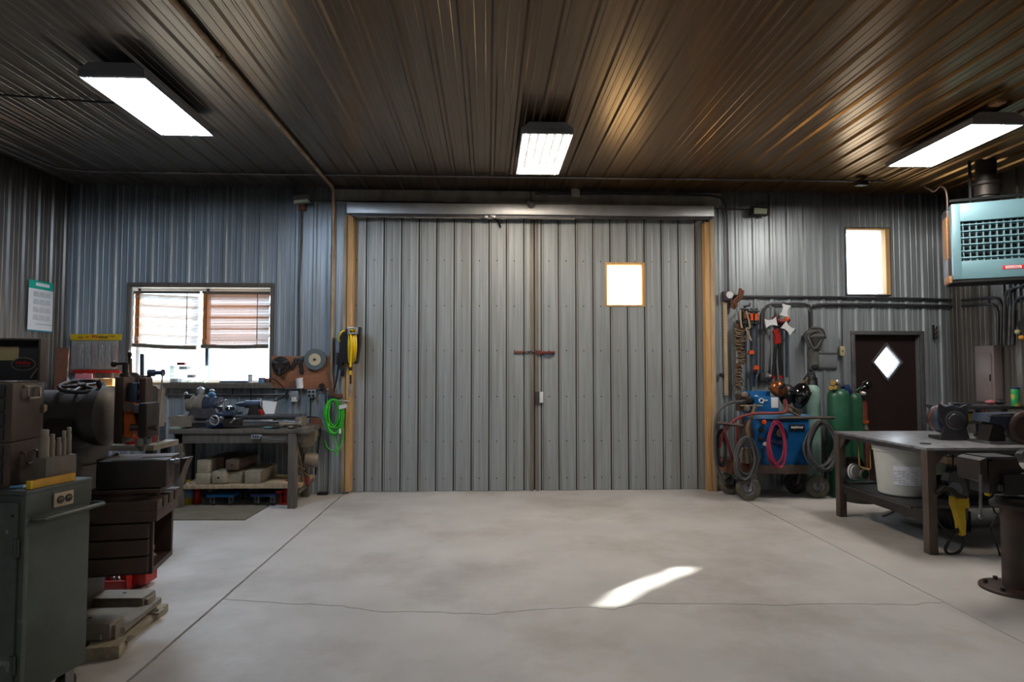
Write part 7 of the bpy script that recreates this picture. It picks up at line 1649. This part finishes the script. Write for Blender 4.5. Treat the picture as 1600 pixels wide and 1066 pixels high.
m = MB(); m.tube([XW(1549, 570, xw - 0.02), XW(1546, 590, xw - 0.03), XW(1543, 602, xw - 0.03)], 0.014, 7); m.build('handle', 'black_plastic', bw)
m = MB(); m.ball(XW(1545, 600, xw - 0.03), (0.03, 0.05, 0.04), 10); m.build('head', 'dark_cloth', bw)
al = thing('amber_lights', 'dark bracket with two amber lenses hung on the right wall near the frame edge', 'marker lights', XW(1592, 520, xw - 0.05))
m = MB(); m.prism([XW(1588, 507, xw - 0.1), XW(1604, 490, xw - 0.1), XW(1606, 512, xw - 0.1), XW(1590, 512, xw - 0.1)], (0.1, 0, 0)); m.build('bracket', 'iron_dark', al)
for px, py, mt in ((1590, 518.5, 'beige_plate'), (1596, 528, 'amber')):
    m = MB(); m.ball(XW(px, py, xw - 0.12), 0.03, 12); m.build('lens', mt, al)
m = MB(); m.cyl(XW(1593, 512, xw - 0.08), XW(1596, 526, xw - 0.1), 0.006, n=6); m.build('wire', 'cable_black', al)
# heater
H = Frame(W(1490.5, 437, 6.7), -26)
H.o.z = W(1490.5, 437, 6.7).z
ht = thing('unit_heater', 'teal-blue gas unit heater with a louvred front hanging from the ceiling in the right corner', 'heater', H.o)
HH, HW, HD = 0.84, 0.95, 0.42
def hb_(nm, mt, x0, x1, y0, y1, z0, z1, bev=0.004, par=None):
    m = MB(); H.box(m, x0, x1, y0, y1, z0, z1, bev); return m.build(nm, mt, par or ht)
hb_('back_case', 'heater_teal', 0.0, HW, 0.12, HD, 0.0, HH)
hb_('dark_core', 'heater_dark', 0.02, HW - 0.02, 0.09, 0.121, 0.06, HH - 0.06, 0.0)
hb_('left_stile', 'heater_teal', -0.004, 0.075, -0.004, 0.122, 0.0, HH)
hb_('right_stile', 'heater_teal', HW - 0.075, HW + 0.004, -0.004, 0.122, 0.0, HH)
hb_('top_panel', 'heater_teal', 0.07, HW - 0.07, 0.0, 0.122, HH - 0.20, HH)
hb_('bottom_panel', 'heater_teal', 0.07, HW - 0.07, 0.0, 0.122, 0.0, 0.20)
hb_('base_skirt', 'heater_dark', 0.0, HW, 0.01, HD, -0.035, 0.0)
for k in range(6):
    z = 0.235 + 0.073 * k
    m = MB(); c_ = H.p(HW / 2, 0.045, z); m.box(c_, (HW - 0.15, 0.045, 0.012), rot=H.R @ Matrix.Rotation(math.radians(-18), 3, 'X')); m.build('louvre', 'heater_teal', ht)
for k in range(13):
    x = 0.105 + 0.0615 * k; m = MB(); H.box(m, x - 0.006, x + 0.006, 0.035, 0.075, 0.20, HH - 0.20); m.build('fin', 'heater_teal', ht)
bd = hb_('nameplate', 'ink_red', 0.44, 0.63, -0.004, 0.002, 0.085, 0.125, 0.002)
hb_('nameplate_face', 'paper_white', 0.465, 0.605, -0.0055, -0.003, 0.092, 0.118, 0.001, bd)
m = MB(); r_ = random.Random(31)
for k in range(8): H.box(m, 0.478 + 0.0145 * k, 0.487 + 0.0145 * k, -0.0065, -0.0055, 0.097, 0.113 - r_.uniform(0, 0.004))
m.build('lettering', 'ink_red', bd, kind='stuff')
hb_('side_flap', 'cardboard', -0.035, -0.005, 0.10, 0.30, 0.25, 0.72, 0.003); hb_('side_flap', 'cardboard', -0.035, -0.005, 0.05, 0.30, -0.03, 0.05, 0.003)
hb_('side_box', 'iron_brown', -0.03, 0.0, 0.10, 0.35, 0.05, 0.80, 0.004)
fx0 = H.p(0.38, 0.24, HH)
m = MB(); m.lathe(fx0, (0, 0, 1), [(0.10, 0), (0.10, 0.10), (0.12, 0.11), (0.12, 0.22), (0.14, 0.23), (0.14, 0.26), (0.1, 0.27)], 22); m.build('flue_collar', 'iron_dark', ht)
m = MB(); m.cyl(fx0 + Vector((0, 0, 0.26)), (fx0.x, fx0.y, ZC - 0.004), 0.1, n=22); m.build('flue_pipe', 'iron_dark', ht)
for x, y in ((0.22, 0.2), (HW - 0.1, 0.2)):
    p = H.p(x, y, HH); m = MB(); m.cyl(p, (p.x, p.y, ZC - 0.002), 0.016, n=8); m.build('hanger_rod', 'cable_black', ht)
m = MB(); m.cyl(H.p(0.0, 0.1, HH + 0.06), H.p(HW, 0.1, HH + 0.06), 0.018, n=8); m.build('hanger_bar', 'cable_black', ht)
m = MB(); m.tube([H.p(-0.02, 0.1, HH - 0.03), H.p(-0.02, 0.1, HH + 0.10), H.p(-0.03, 0.12, HH + 0.2), H.p(-0.07, 0.16, HH + 0.25), H.p(-0.12, 0.2, HH + 0.21), H.p(-0.16, 0.24, HH + 0.25), H.p(-0.2, 0.3, HH + 0.3)], 0.010, 7, smooth=4); m.build('gas_tube', 'iron_brown', ht)
